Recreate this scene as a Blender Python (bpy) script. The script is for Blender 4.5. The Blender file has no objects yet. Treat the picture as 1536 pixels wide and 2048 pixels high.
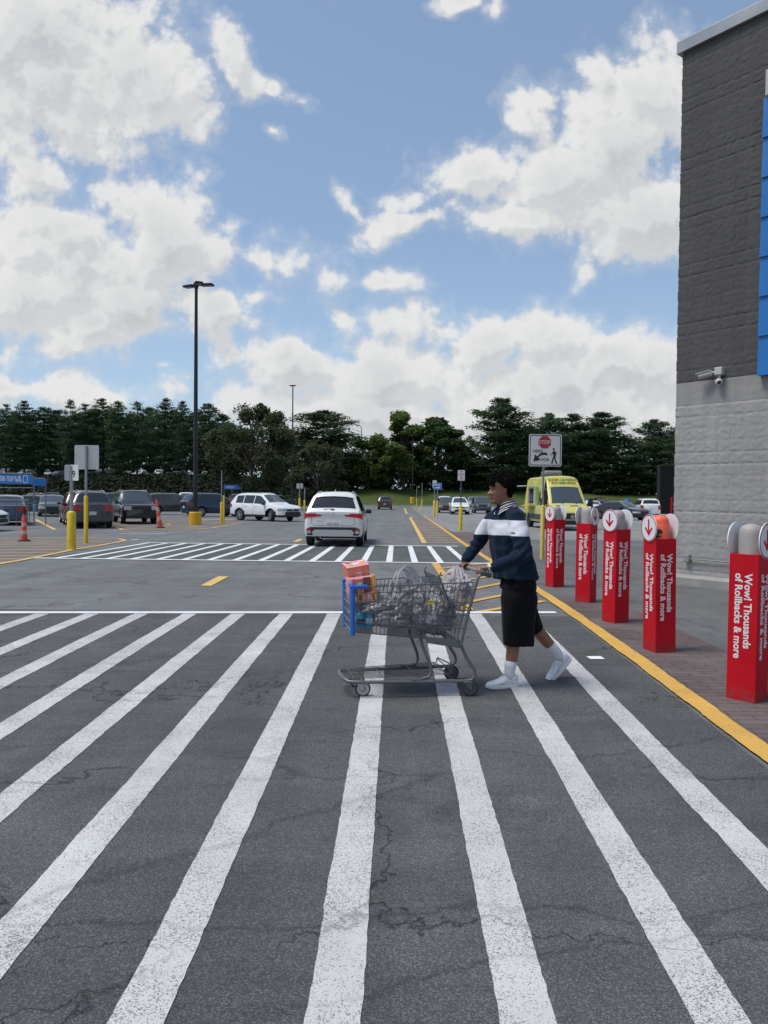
import bpy, bmesh, math, random
import numpy as np
from mathutils import Vector, Matrix, noise as mnoise

R = math.radians
random.seed(7)
rng = np.random.default_rng(7)
scene = bpy.context.scene
col = scene.collection

# ------------------------------------------------------------------ camera
F_PX, CX, CY = 1538.0, 768.0, 1024.0           # photograph is 1536 x 2048
YAW, PITCH, ROLL = math.atan(25 / 1538), math.atan(39 / 1538), R(0.6)
CAM = Vector((0, 0, 1.65))
fwd = Vector((-math.sin(YAW) * math.cos(PITCH), math.cos(YAW) * math.cos(PITCH), -math.sin(PITCH)))
rt0 = Vector((math.cos(YAW), math.sin(YAW), 0))
up0 = rt0.cross(fwd)
rt = rt0 * math.cos(ROLL) + up0 * math.sin(ROLL)
up = up0 * math.cos(ROLL) - rt0 * math.sin(ROLL)
cam_data = bpy.data.cameras.new("camera")
cam_data.sensor_fit = 'AUTO'; cam_data.sensor_width = 36.0
cam_data.lens = 36.0 * F_PX / 2048.0
cam_data.clip_start = 0.05; cam_data.clip_end = 4000
cam = bpy.data.objects.new("camera", cam_data); col.objects.link(cam)
M3 = Matrix((rt, up, -fwd)).transposed()
cam.matrix_world = Matrix.Translation(CAM) @ M3.to_4x4()
scene.camera = cam

# ------------------------------------------------------------------ light
SUN_EL, SUN_AZ = R(65), R(-104)                  # azimuth clockwise from +Y: high, to the left
sun_dir = Vector((math.sin(SUN_AZ) * math.cos(SUN_EL), math.cos(SUN_AZ) * math.cos(SUN_EL), math.sin(SUN_EL)))
sd = bpy.data.lights.new("sun", 'SUN'); sd.energy = 2.4; sd.angle = R(22); sd.color = (1.0, 0.95, 0.87)
so = bpy.data.objects.new("sun", sd); col.objects.link(so)
so.rotation_euler = sun_dir.to_track_quat('Z', 'Y').to_euler()
scene.view_settings.view_transform = 'Standard'
scene.view_settings.look = 'None'
scene.view_settings.exposure = 0.42
scene.view_settings.gamma = 1.0

world = bpy.data.worlds.new("World"); scene.world = world; world.use_nodes = True
wt = world.node_tree; wt.nodes.clear()


class NT:
    """small node-building helper"""
    def __init__(s, tree): s.t = tree
    def n(s, typ, **kw):
        nd = s.t.nodes.new(typ)
        for k, v in kw.items():
            setattr(nd, k, v)
        return nd
    def link(s, a, b): s.t.links.new(a, b)
    def put(s, sock, v):
        if v is None: return
        if isinstance(v, bpy.types.NodeSocket): s.link(v, sock)
        else: sock.default_value = v
    def math(s, op, a, b=None, c=None, clamp=False):
        nd = s.n('ShaderNodeMath', operation=op, use_clamp=clamp)
        s.put(nd.inputs[0], a)
        if b is not None: s.put(nd.inputs[1], b)
        if c is not None: s.put(nd.inputs[2], c)
        return nd.outputs[0]
    def vmath(s, op, a, b=None, sc=None):
        nd = s.n('ShaderNodeVectorMath', operation=op)
        s.put(nd.inputs[0], a)
        if b is not None: s.put(nd.inputs[1], b)
        if sc is not None: s.put(nd.inputs['Scale'], sc)
        return nd.outputs['Value'] if op in ('LENGTH', 'DOT_PRODUCT', 'DISTANCE') else nd.outputs['Vector']
    def smooth(s, v, lo, hi, a=0.0, b=1.0):
        nd = s.n('ShaderNodeMapRange', interpolation_type='SMOOTHSTEP')
        s.put(nd.inputs[0], v); nd.inputs[1].default_value = lo; nd.inputs[2].default_value = hi
        nd.inputs[3].default_value = a; nd.inputs[4].default_value = b
        return nd.outputs[0]
    def lin(s, v, lo, hi, a=0.0, b=1.0):
        nd = s.n('ShaderNodeMapRange')
        s.put(nd.inputs[0], v); nd.inputs[1].default_value = lo; nd.inputs[2].default_value = hi
        nd.inputs[3].default_value = a; nd.inputs[4].default_value = b
        return nd.outputs[0]
    def noise(s, vec, scale, detail=4, rough=0.55, dist=0.0, out=0, dim='3D'):
        nd = s.n('ShaderNodeTexNoise', noise_dimensions=dim)
        s.put(nd.inputs['Vector'], vec); nd.inputs['Scale'].default_value = scale
        nd.inputs['Detail'].default_value = detail; nd.inputs['Roughness'].default_value = rough
        nd.inputs['Distortion'].default_value = dist
        return nd.outputs[out]
    def vor(s, vec, scale, feature='F1', out='Distance'):
        nd = s.n('ShaderNodeTexVoronoi', feature=feature)
        s.put(nd.inputs['Vector'], vec); nd.inputs['Scale'].default_value = scale
        return nd.outputs[out]
    def mix(s, f, a, b, blend='MIX'):
        nd = s.n('ShaderNodeMix', data_type='RGBA', blend_type=blend)
        s.put(nd.inputs[0], f)
        for i, v in ((6, a), (7, b)):
            if isinstance(v, (tuple, list)): v = (*v[:3], 1.0)
            s.put(nd.inputs[i], v)
        return nd.outputs[2]
    def comb(s, x, y, z):
        nd = s.n('ShaderNodeCombineXYZ')
        for i, v in enumerate((x, y, z)): s.put(nd.inputs[i], v)
        return nd.outputs[0]
    def sep(s, v):
        nd = s.n('ShaderNodeSeparateXYZ'); s.put(nd.inputs[0], v); return nd.outputs


# clouds: ellipses in tangent-plane coordinates of the sky (u right, v up), noise-eroded
CLOUDS = [  # (x, y, rx, ry, turn deg) measured on the photograph, turned into directions below
    (60, 60, 190, 120, 0), (90, 170, 200, 110, 0), (230, 120, 150, 130, 0), (320, 195, 105, 125, -25), (130, 260, 150, 60, 20),
    (355, 250, 45, 80, -25),
    (450, 120, 40, 110, -40), (500, 165, 45, 24, 40), (558, 190, 26, 17, 60), (615, 234, 42, 18, 25), (553, 285, 18, 15, 0),
    (70, 375, 130, 55, 10), (225, 400, 62, 62, 0), (285, 440, 90, 70, 30), (120, 500, 200, 95, 0), (330, 500, 130, 75, 35),
    (60, 600, 180, 90, 0), (260, 600, 210, 85, 0), (425, 625, 85, 70, 0), (420, 520, 50, 40, 0), (150, 660, 160, 50, 0),
    (560, 525, 95, 32, 20), (650, 555, 75, 42, 15), (770, 566, 70, 22, 5), (682, 640, 38, 38, 40), (520, 580, 50, 24, 0),
    (1300, 210, 130, 120, -30), (1210, 300, 170, 120, -25), (1090, 360, 190, 95, -10), (930, 345, 110, 62, -10), (1290, 420, 190, 100, 0),
    (830, 445, 75, 30, -10), (815, 385, 32, 38, 20), (1040, 250, 70, 60, -40), (1170, 150, 45, 45, 0), (1000, 440, 150, 45, 5), (1172, 535, 24, 34, 0),
    (620, 755, 150, 62, 0), (545, 745, 75, 45, 0), (840, 670, 95, 62, 0), (930, 690, 110, 70, 0), (800, 760, 230, 85, 0), (1110, 690, 110, 70, 0),
    (1230, 730, 160, 75, 0), (1320, 760, 120, 90, 0), (1050, 790, 300, 75, 0), (760, 830, 330, 60, 0), (1250, 830, 260, 60, 0),
    (100, 695, 150, 40, 0), (20, 690, 55, 42, 0), (60, 785, 160, 36, 0), (170, 790, 80, 26, 0), (320, 785, 60, 26, 0), (320, 745, 24, 12, 0),
    (905, 14, 40, 14, -30), (975, 14, 16, 26, 0), (715, 410, 28, 12, 40), (440, 450, 30, 14, 0),
    (-250, 300, 300, 200, 0), (-300, 650, 330, 160, 0), (1700, 300, 220, 160, 0), (1750, 700, 260, 140, 0), (500, -260, 320, 110, 20), (1500, -420, 320, 200, 0),
]


def cloud_group():
    g = bpy.data.node_groups.new("cloud_density", 'ShaderNodeTree')
    g.interface.new_socket("uv", in_out='INPUT', socket_type='NodeSocketVector')
    g.interface.new_socket("density", in_out='OUTPUT', socket_type='NodeSocketFloat')
    k = NT(g)
    gi = k.n('NodeGroupInput'); go = k.n('NodeGroupOutput')
    p = gi.outputs[0]
    w = k.noise(p, 7.0, 3, 0.5, out=1, dim='2D')
    w = k.vmath('SUBTRACT', w, (0.5, 0.5, 0.5))
    p2 = k.vmath('ADD', p, k.vmath('SCALE', w, sc=0.085))
    best = None
    for (x, y, rx, ry, a) in CLOUDS:
        m = k.n('ShaderNodeMapping', vector_type='TEXTURE')
        k.link(p2, m.inputs[0])
        m.inputs[1].default_value = ((x - 793) / F_PX, (985 - y) / F_PX, 0)
        m.inputs[2].default_value = (0, 0, R(-a))
        m.inputs[3].default_value = (rx * 1.13 / F_PX, ry * 1.13 / F_PX, 1)
        ln = k.vmath('LENGTH', m.outputs[0])
        # small ellipses reach their full density sooner, so their edges stay as crisp as the big ones'
        d = k.math('MULTIPLY', k.math('SUBTRACT', 1.0, ln), min(1.0, 0.36 + (rx * ry) ** 0.5 / 170.0))
        best = d if best is None else k.math('SMOOTH_MAX', best, d, 0.12)
    f1 = k.noise(p, 9.0, 7, 0.6, 0.15, dim='2D')
    f2 = k.noise(p, 30.0, 4, 0.6, dim='2D')
    vn = k.n('ShaderNodeTexVoronoi', feature='F1', voronoi_dimensions='2D'); vn.inputs['Scale'].default_value = 15.0; vn.inputs['Detail'].default_value = 2.5; vn.inputs['Roughness'].default_value = 0.62; vn.inputs['Lacunarity'].default_value = 2.3
    k.link(k.vmath('ADD', p, k.vmath('SCALE', w, sc=0.02)), vn.inputs['Vector']); bill = vn.outputs['Distance']
    n1 = k.math('MULTIPLY', k.math('SUBTRACT', f1, 0.5), 1.5)
    n2 = k.math('MULTIPLY', k.math('SUBTRACT', f2, 0.5), 0.55)
    n3 = k.math('MULTIPLY', k.math('SUBTRACT', 1.10, bill), 0.45)
    tot = k.math('ADD', k.math('ADD', best, n1), k.math('ADD', n2, n3))
    k.link(tot, go.inputs[0])
    return g


def build_sky():
    k = NT(wt)
    sky = k.n('ShaderNodeTexSky', sky_type='NISHITA')
    sky.sun_disc = False; sky.sun_elevation = SUN_EL; sky.sun_rotation = SUN_AZ
    sky.altitude = 200; sky.air_density = 1.0; sky.dust_density = 0.9; sky.ozone_density = 1.6
    tc = k.n('ShaderNodeTexCoord')
    d = tc.outputs['Generated']
    sx, sy, sz = k.sep(d)
    ay = k.math('MAXIMUM', k.math('ABSOLUTE', sy), 0.22)
    uv = k.comb(k.math('DIVIDE', sx, ay), k.math('DIVIDE', sz, ay), 0.0)
    g = cloud_group()
    a = k.n('ShaderNodeGroup', node_tree=g); k.link(uv, a.inputs[0])
    b = k.n('ShaderNodeGroup', node_tree=g); k.link(k.vmath('ADD', uv, (-0.011, 0.024, 0)), b.inputs[0])
    dens, dens2 = a.outputs[0], b.outputs[0]
    mask = k.smooth(dens, -0.04, 0.50)
    wisp = k.math('MULTIPLY', k.smooth(dens, -0.28, 0.2), 0.22)
    mask = k.math('MAXIMUM', mask, wisp)
    # thick parts and parts with more cloud between them and the sun are greyer
    lit = k.math('SUBTRACT', dens, dens2)
    edge = k.smooth(lit, -0.26, 0.26, 0.0, 1.0)
    thick = k.smooth(k.math('ADD', dens, k.math('MULTIPLY', k.noise(uv, 5.5, 3, 0.55, dim='2D'), 1.3)), 0.95, 2.2, 1.0, 0.0)
    br = k.math('ADD', k.math('MULTIPLY', edge, 0.5), k.math('MULTIPLY', thick, 0.5))
    ccol = k.mix(br, (3.75, 3.95, 4.2), (5.95, 5.98, 5.95))
    haze = k.smooth(sz, 0.0, 0.34, 1.0, 0.0)
    blue = k.mix(k.math('ADD', k.math('MULTIPLY', haze, 0.36), 0.30), sky.outputs[0], (3.15, 4.35, 5.9))
    c = k.mix(mask, blue, ccol)
    below = k.smooth(sz, -0.06, -0.005, 1.0, 0.0)
    c = k.mix(below, c, (0.9, 0.95, 0.9))
    bg = k.n('ShaderNodeBackground'); bg.inputs[1].default_value = 0.1
    k.link(c, bg.inputs[0])
    out = k.n('ShaderNodeOutputWorld'); k.link(bg.outputs[0], out.inputs[0])


build_sky()
world.cycles.sampling_method = 'MANUAL'; world.cycles.sample_map_resolution = 512
scene.cycles.max_bounces = 6; scene.cycles.diffuse_bounces = 2; scene.cycles.glossy_bounces = 3; scene.cycles.transparent_max_bounces = 12

# ------------------------------------------------------------------ terrain
ROWS = sorted(set([round(-12 + 1.0 * i, 3) for i in range(12)] + [round(0.5 * i, 3) for i in range(0, 61)] +
                  [30 + 2.0 * i for i in range(1, 47)]))     # to y = 122
_ky = np.array([-14, 0, 4, 8, 10, 14, 19, 25, 47, 74, 97, 122, 4000.0])
_kz = np.array([-0.16, 0, .052, .100, .108, .085, .02, -.05, -.16, -.41, -.5, -.5, -.5])


def _pchip(x):
    h = np.diff(_ky); dl = np.diff(_kz) / h
    m = np.zeros(len(_ky)); m[0] = dl[0]; m[-1] = dl[-1]
    for i in range(1, len(_ky) - 1):
        if dl[i - 1] * dl[i] > 0:
            w1, w2 = 2 * h[i] + h[i - 1], h[i] + 2 * h[i - 1]
            m[i] = (w1 + w2) / (w1 / dl[i - 1] + w2 / dl[i])
    x = np.clip(x, _ky[0], _ky[-1]); i = int(np.clip(np.searchsorted(_ky, x) - 1, 0, len(h) - 1))
    t = (x - _ky[i]) / h[i]
    return ((2*t**3-3*t**2+1)*_kz[i] + (t**3-2*t**2+t)*h[i]*m[i] + (-2*t**3+3*t**2)*_kz[i+1] + (t**3-t**2)*h[i]*m[i+1])


_rz = np.array([_pchip(y) for y in ROWS])
_ra = np.array(ROWS)


def sstep(a, b, x):
    t = min(1, max(0, (x - a) / (b - a))); return t * t * (3 - 2 * t)


def G(x, y):
    """ground height: a gently crowned lot, then a grass bank with a second lot on it at the left"""
    z = float(np.interp(y, _ra, _rz))
    if y > 122:
        top = 2.75 + 1.55 * sstep(-8, -34, x) - 0.5 * sstep(14, 50, x)
        z += top * sstep(122, 141, y)
    return z


def ray(px, py):
    return (fwd * F_PX + rt * (px - CX) + up * (CY - py)).normalized()


def at(px, py, dz=0.0):
    """world point of the ground seen at a photograph pixel"""
    d = ray(px, py); lo, hi, t = 0.0, 0.0, 0.3
    while t < 3000:
        p = CAM + d * t
        if p.z < G(p.x, p.y) + dz: hi = t; break
        lo = t; t *= 1.02
    for _ in range(50):
        m = (lo + hi) / 2; p = CAM + d * m
        if p.z < G(p.x, p.y) + dz: hi = m
        else: lo = m
    return CAM + d * hi


def at_y(px, py, y):
    """world point seen at a pixel, at the distance y down the road"""
    d = ray(px, py); return CAM + d * (y / d.y)


# ------------------------------------------------------------------ object helpers
def obj(name, mesh, mats=None, parent=None, smooth=None):
    o = bpy.data.objects.new(name, mesh); col.objects.link(o)
    if mats is not None:
        for m in (mats if isinstance(mats, (list, tuple)) else [mats]): mesh.materials.append(m)
    if parent is not None: o.parent = parent
    if smooth is not None:
        if smooth > 0:
            mesh.shade_smooth()
            if smooth < 179: mesh.set_sharp_from_angle(angle=R(smooth))
    return o


def pydata(name, v, f, mats=None, parent=None, smooth=None):
    me = bpy.data.meshes.new(name); me.from_pydata([tuple(p) for p in v], [], f); me.update()
    return obj(name, me, mats, parent, smooth)


def frombm(name, bm, mats=None, parent=None, smooth=None):
    me = bpy.data.meshes.new(name); bm.normal_update(); bm.to_mesh(me); bm.free()
    return obj(name, me, mats, parent, smooth)


def tag(o, label=None, cat=None, group=None, kind=None):
    if label: o['label'] = label
    if cat: o['category'] = cat
    if group: o['group'] = group
    if kind: o['kind'] = kind
    return o


def empty(name, loc, rz=0.0, label=None, cat=None, group=None):
    o = bpy.data.objects.new(name, None); col.objects.link(o)
    o.location = loc; o.rotation_euler = (0, 0, rz); o.empty_display_size = 0.2
    return tag(o, label, cat, group)


class MB:
    """collects shapes into one mesh"""
    def __init__(s): s.v = []; s.f = []
    def add(s, v, f):
        o = len(s.v); s.v += [tuple(p) for p in v]; s.f += [tuple(i + o for i in q) for q in f]; return s
    def box(s, c, d, rot=None):
        cx, cy, cz = c; x, y, z = d[0] / 2, d[1] / 2, d[2] / 2
        v = [Vector((sx * x, sy * y, sz * z)) for sz in (-1, 1) for sy in (-1, 1) for sx in (-1, 1)]
        if rot is not None: v = [rot @ p for p in v]
        v = [p + Vector(c) for p in v]
        return s.add(v, [(0, 2, 3, 1), (4, 5, 7, 6), (0, 1, 5, 4), (2, 6, 7, 3), (0, 4, 6, 2), (1, 3, 7, 5)])
    def bbox(s, c, d, b=0.01, rot=None, seg=2):
        """box with bevelled edges"""
        bm = bmesh.new(); bmesh.ops.create_cube(bm, size=1.0)
        for v in bm.verts: v.co = Vector((v.co.x * d[0], v.co.y * d[1], v.co.z * d[2]))
        bmesh.ops.bevel(bm, geom=list(bm.edges), offset=min(b, min(d) * 0.45), segments=seg, profile=0.5, affect='EDGES')
        return s.bm(bm, Matrix.Translation(Vector(c)) @ (rot.to_4x4() if rot is not None else Matrix.Identity(4)))
    def bm(s, bm, M=None):
        bm.verts.index_update()
        v = [(M @ q.co if M is not None else q.co.copy()) for q in bm.verts]
        f = [[q.index for q in fc.verts] for fc in bm.faces]
        bm.free(); return s.add(v, f)
    def cyl(s, a, b, r0, r1=None, n=16, caps=True):
        a, b = Vector(a), Vector(b); r1 = r0 if r1 is None else r1
        d = (b - a).normalized(); t = d.orthogonal().normalized(); u = d.cross(t)
        v = []
        for p, r in ((a, r0), (b, r1)):
            v += [p + t * (r * math.cos(2 * math.pi * i / n)) + u * (r * math.sin(2 * math.pi * i / n)) for i in range(n)]
        f = [(i, (i + 1) % n, n + (i + 1) % n, n + i) for i in range(n)]
        if caps: f += [tuple(range(n - 1, -1, -1)), tuple(range(n, 2 * n))]
        return s.add(v, f)
    def lathe(s, prof, n=24, M=None):
        """profile of (r, z) turned round z"""
        v = []; f = []
        for (r, z) in prof:
            v += [Vector((r * math.cos(2 * math.pi * i / n), r * math.sin(2 * math.pi * i / n), z)) for i in range(n)]
        for j in range(len(prof) - 1):
            f += [(j * n + i, j * n + (i + 1) % n, (j + 1) * n + (i + 1) % n, (j + 1) * n + i) for i in range(n)]
        if prof[0][0] > 1e-5: f.append(tuple(range(n - 1, -1, -1)))
        if prof[-1][0] > 1e-5: f.append(tuple((len(prof) - 1) * n + i for i in range(n)))
        if M is not None: v = [M @ p for p in v]
        return s.add(v, f)
    def tube(s, pts, r, n=8, closed=False, caps=True, flat=None):
        """tube along points; r is a number or one per point; flat=(a,b) scales the two radii"""
        pts = [Vector(p) for p in pts]; m = len(pts)
        rr = [r] * m if isinstance(r, (int, float)) else list(r)
        v = []; t_prev = None; nrm = None
        for i, p in enumerate(pts):
            if closed: t = pts[(i + 1) % m] - pts[i - 1]
            else: t = pts[min(i + 1, m - 1)] - pts[max(i - 1, 0)]
            t = t.normalized() if t.length > 1e-9 else Vector((0, 0, 1))
            if nrm is None:
                ref = Vector((0, 0, 1)) if abs(t.z) < 0.9 else Vector((1, 0, 0))
                nrm = (ref - t * ref.dot(t)).normalized()
            else:
                nrm = (nrm - t * nrm.dot(t)).normalized()
            bi = t.cross(nrm)
            q = rr[i]
            a, b = (q, q) if not isinstance(q, (tuple, list)) else q
            if flat: a, b = a * flat[0], b * flat[1]
            v += [p + nrm * (a * math.cos(2 * math.pi * j / n)) + bi * (b * math.sin(2 * math.pi * j / n)) for j in range(n)]
        f = []
        for i in range(m if closed else m - 1):
            k = (i + 1) % m
            f += [(i * n + j, i * n + (j + 1) % n, k * n + (j + 1) % n, k * n + j) for j in range(n)]
        if caps and not closed: f += [tuple(range(n - 1, -1, -1)), tuple((m - 1) * n + j for j in range(n))]
        return s.add(v, f)
    def prism(s, poly, z0, z1, M=None):
        """polygon (x, y) extruded from z0 to z1"""
        n = len(poly)
        v = [Vector((x, y, z0)) for x, y in poly] + [Vector((x, y, z1)) for x, y in poly]
        if M is not None: v = [M @ p for p in v]
        f = [tuple(range(n - 1, -1, -1)), tuple(range(n, 2 * n))] + [(i, (i + 1) % n, n + (i + 1) % n, n + i) for i in range(n)]
        return s.add(v, f)
    def ball(s, c, r, seg=12, rings=8, M=None):
        rx, ry, rz = (r, r, r) if isinstance(r, (int, float)) else r
        v = [Vector((0, 0, -1))]; f = []
        for j in range(1, rings):
            ph = -math.pi / 2 + math.pi * j / rings
            v += [Vector((math.cos(ph) * math.cos(2 * math.pi * i / seg), math.cos(ph) * math.sin(2 * math.pi * i / seg), math.sin(ph))) for i in range(seg)]
        v.append(Vector((0, 0, 1)))
        for i in range(seg):
            f.append((0, 1 + (i + 1) % seg, 1 + i))
            f.append((len(v) - 1, 1 + (rings - 2) * seg + i, 1 + (rings - 2) * seg + (i + 1) % seg))
        for j in range(rings - 2):
            for i in range(seg):
                f.append((1 + j * seg + i, 1 + j * seg + (i + 1) % seg, 1 + (j + 1) * seg + (i + 1) % seg, 1 + (j + 1) * seg + i))
        v = [Vector((p.x * rx, p.y * ry, p.z * rz)) for p in v]
        if M is not None: v = [M @ p for p in v]
        v = [p + Vector(c) for p in v]
        return s.add(v, f)
    def build(s, name, mats=None, parent=None, smooth=None):
        return pydata(name, s.v, s.f, mats, parent, smooth)


def rounded(w, h, r, n=5, cx=0, cy=0):
    p = []
    for (sx, sy, a0) in ((1, 1, 0), (-1, 1, 90), (-1, -1, 180), (1, -1, 270)):
        for i in range(n + 1):
            a = R(a0 + 90 * i / n)
            p.append((cx + sx * (w / 2 - r) + r * math.cos(a), cy + sy * (h / 2 - r) + r * math.sin(a)))
    return p


def text(name, body, size, m, parent=None, M=None, bold=0.0, align='CENTER', ext=0.0006, sx=1.0, spacing=1.0):
    c = bpy.data.curves.new(name, 'FONT'); c.body = body; c.size = size; c.align_x = align; c.align_y = 'CENTER'
    c.extrude = ext; c.offset = bold; c.space_character = spacing; c.resolution_u = 3
    t = bpy.data.objects.new(name + "_src", c); col.objects.link(t)
    bpy.context.view_layer.update()
    me = bpy.data.meshes.new_from_object(t.evaluated_get(bpy.context.evaluated_depsgraph_get()))
    col.objects.unlink(t); bpy.data.objects.remove(t); bpy.data.curves.remove(c)
    if sx != 1.0: me.transform(Matrix.Diagonal((sx, 1, 1, 1)))
    if M is not None: me.transform(M)
    me.materials.clear()
    return obj(name, me, m, parent)


def face_frame(origin, xdir, ydir):
    """matrix whose local x, y lie in a plane and z points out of it"""
    x = Vector(xdir).normalized(); y = Vector(ydir).normalized(); z = x.cross(y)
    M = Matrix((x, y, z)).transposed().to_4x4(); M.translation = Vector(origin); return M


def voxel(o, size, smooth=0, name=None, mats=None, parent=None):
    """fuse overlapping shapes of one mesh into one continuous surface"""
    md = o.modifiers.new('r', 'REMESH'); md.mode = 'VOXEL'; md.voxel_size = size
    if smooth:
        s = o.modifiers.new('s', 'SMOOTH'); s.iterations = smooth; s.factor = 0.5
    bpy.context.view_layer.update()
    me = bpy.data.meshes.new_from_object(o.evaluated_get(bpy.context.evaluated_depsgraph_get()))
    nm = name or o.name
    old = o.data; bpy.data.objects.remove(o); bpy.data.meshes.remove(old)
    me.materials.clear()
    me.shade_smooth()
    return obj(nm, me, mats, parent)


# ------------------------------------------------------------------ materials
MATS = {}


def principled(name):
    m = bpy.data.materials.new(name); m.use_nodes = True
    nt = m.node_tree; b = nt.nodes['Principled BSDF']
    return m, NT(nt), b


def mat(name, c, rough=0.5, metal=0.0, var=0.0, scale=6.0, bump=0.0, bscale=40.0, coat=0.0, spec=0.5, emit=None, alpha=1.0):
    if name in MATS: return MATS[name]
    m, k, b = principled(name)
    b.inputs['Base Color'].default_value = (*c, 1); b.inputs['Roughness'].default_value = rough
    b.inputs['Metallic'].default_value = metal; b.inputs['Specular IOR Level'].default_value = spec
    if coat: b.inputs['Coat Weight'].default_value = coat; b.inputs['Coat Roughness'].default_value = 0.06
    tc = k.n('ShaderNodeTexCoord').outputs['Object']
    if var:
        n = k.noise(tc, scale, 5, 0.6)
        lo = tuple(x * (1 - var) for x in c); hi = tuple(min(1, x * (1 + var)) for x in c)
        k.link(k.mix(k.lin(n, 0.3, 0.7), lo, hi), b.inputs['Base Color'])
        k.link(k.lin(n, 0.3, 0.7, max(0.02, rough - 0.08), min(1, rough + 0.1)), b.inputs['Roughness'])
    if bump:
        bp = k.n('ShaderNodeBump'); bp.inputs['Strength'].default_value = bump; bp.inputs['Distance'].default_value = 0.01
        k.link(k.noise(tc, bscale, 6, 0.6), bp.inputs['Height']); k.link(bp.outputs[0], b.inputs['Normal'])
    if emit:
        b.inputs['Emission Color'].default_value = (*emit[:3], 1); b.inputs['Emission Strength'].default_value = emit[3]
    if alpha < 1: b.inputs['Alpha'].default_value = alpha
    MATS[name] = m; return m


def crack_nodes(k, tc, amount=1.0):
    """0..1 mask of thin wandering cracks in the asphalt, in metres"""
    w = k.noise(tc, 1.3, 5, 0.65, out=1)
    p = k.vmath('ADD', tc, k.vmath('SCALE', k.vmath('SUBTRACT', w, (0.5, 0.5, 0.5)), sc=0.9))
    p = k.vmath('MULTIPLY', p, (0.55, 1.0, 1.0))
    e = k.vor(p, 0.62, 'DISTANCE_TO_EDGE')
    wide = k.lin(k.noise(tc, 0.6, 2), 0.32, 0.68, 0.001, 0.013)
    line = k.math('SUBTRACT', 1.0, k.math('DIVIDE', e, wide), clamp=True)
    gate = k.smooth(k.noise(tc, 0.45, 2), 0.38, 0.5)
    fine = k.vor(k.vmath('MULTIPLY', p, (1.0, 1.0, 1.0)), 2.6, 'DISTANCE_TO_EDGE')
    fl = k.math('SUBTRACT', 1.0, k.math('DIVIDE', fine, 0.012), clamp=True)
    fg = k.smooth(k.noise(k.vmath('ADD', tc, (3.1, 8.7, 0)), 0.5, 3), 0.60, 0.68)
    q = k.vmath('ADD', k.vmath('MULTIPLY', k.vmath('ADD', tc, k.vmath('SCALE', k.vmath('SUBTRACT', w, (0.5, 0.5, 0.5)), sc=0.35)), (0.16, 1.0, 1.0)), (4.0, 9.3, 0.0))
    q = k.vmath('ADD', q, k.comb(0.0, k.math('MULTIPLY', k.sep(tc)[0], -0.22), 0.0))
    le = k.vor(q, 0.75, 'DISTANCE_TO_EDGE')
    ll = k.math('SUBTRACT', 1.0, k.math('DIVIDE', le, 0.010), clamp=True)
    line = k.math('MAXIMUM', line, k.math('MULTIPLY', ll, 0.5))
    return k.math('MULTIPLY', k.math('MAXIMUM', k.math('MULTIPLY', line, gate), k.math('MULTIPLY', k.math('MULTIPLY', fl, fg), 0.7)), amount)


def asphalt(name, c, contrast=0.55, cracks=1.0, tint=(1, 1, 1), streak=0.25, dark_patch=True):
    m, k, b = principled(name)
    tc = k.n('ShaderNodeTexCoord').outputs['Object']
    big = k.noise(tc, 0.35, 4, 0.6); mid = k.noise(tc, 2.3, 5, 0.65)
    st = k.noise(k.vmath('MULTIPLY', k.vmath('ADD', tc, k.vmath('SCALE', k.noise(tc, 0.5, 2, out=1), sc=0.6)), (0.35, 2.4, 1)), 1.1, 6, 0.7)
    agg = k.vor(tc, 215.0, 'F1', 'Color'); aggv = k.sep(agg)[0]
    grain = k.noise(tc, 300.0, 3, 0.7)
    v = k.math('ADD', k.lin(big, 0.3, 0.7, 0.86, 1.14), k.lin(mid, 0.3, 0.7, -0.12, 0.12))
    v = k.math('ADD', v, k.lin(st, 0.3, 0.75, -streak, streak))
    g = k.math('ADD', k.math('MULTIPLY', k.math('POWER', aggv, 2.5), 1.3), k.math('MULTIPLY', k.math('SUBTRACT', grain, 0.5), 1.6))
    v = k.math('MULTIPLY', v, k.math('ADD', 1.0 - 0.45 * contrast, k.math('MULTIPLY', g, contrast)))
    sp = k.vor(k.vmath('ADD', tc, k.vmath('SCALE', k.noise(tc, 2.0, 3, out=1), sc=0.5)), 0.55)
    spot = k.math('MULTIPLY', k.smooth(sp, 0.30, 0.10), k.smooth(k.noise(tc, 5.0, 4, 0.7), 0.42, 0.6))
    trk = k.noise(k.vmath('MULTIPLY', k.vmath('ADD', tc, k.vmath('SCALE', k.noise(tc, 0.3, 2, out=1), sc=0.8)), (1.9, 0.06, 1)), 1.0, 3, 0.6)
    v = k.math('MULTIPLY', v, k.math('SUBTRACT', k.lin(trk, 0.35, 0.68, 0.88, 1.08), k.math('MULTIPLY', spot, 0.28)))
    v = k.math('MAXIMUM', v, 0.18)
    cr = crack_nodes(k, tc, cracks)
    v = k.math('MULTIPLY', v, k.math('SUBTRACT', 1.0, k.math('MULTIPLY', cr, 0.82)))
    rgb = k.n('ShaderNodeRGB'); rgb.outputs[0].default_value = (*c, 1)
    base = k.vmath('SCALE', rgb.outputs[0], sc=v)
    k.link(base, b.inputs['Base Color'])
    b.inputs['Roughness'].default_value = 0.86; b.inputs['Specular IOR Level'].default_value = 0.3
    bp = k.n('ShaderNodeBump'); bp.inputs['Strength'].default_value = 0.5; bp.inputs['Distance'].default_value = 0.006
    h = k.math('SUBTRACT', k.math('ADD', grain, k.math('MULTIPLY', aggv, 0.5)), k.math('MULTIPLY', cr, 2.0))
    k.link(h, bp.inputs['Height']); k.link(bp.outputs[0], b.inputs['Normal'])
    MATS[name] = m; return m


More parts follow.
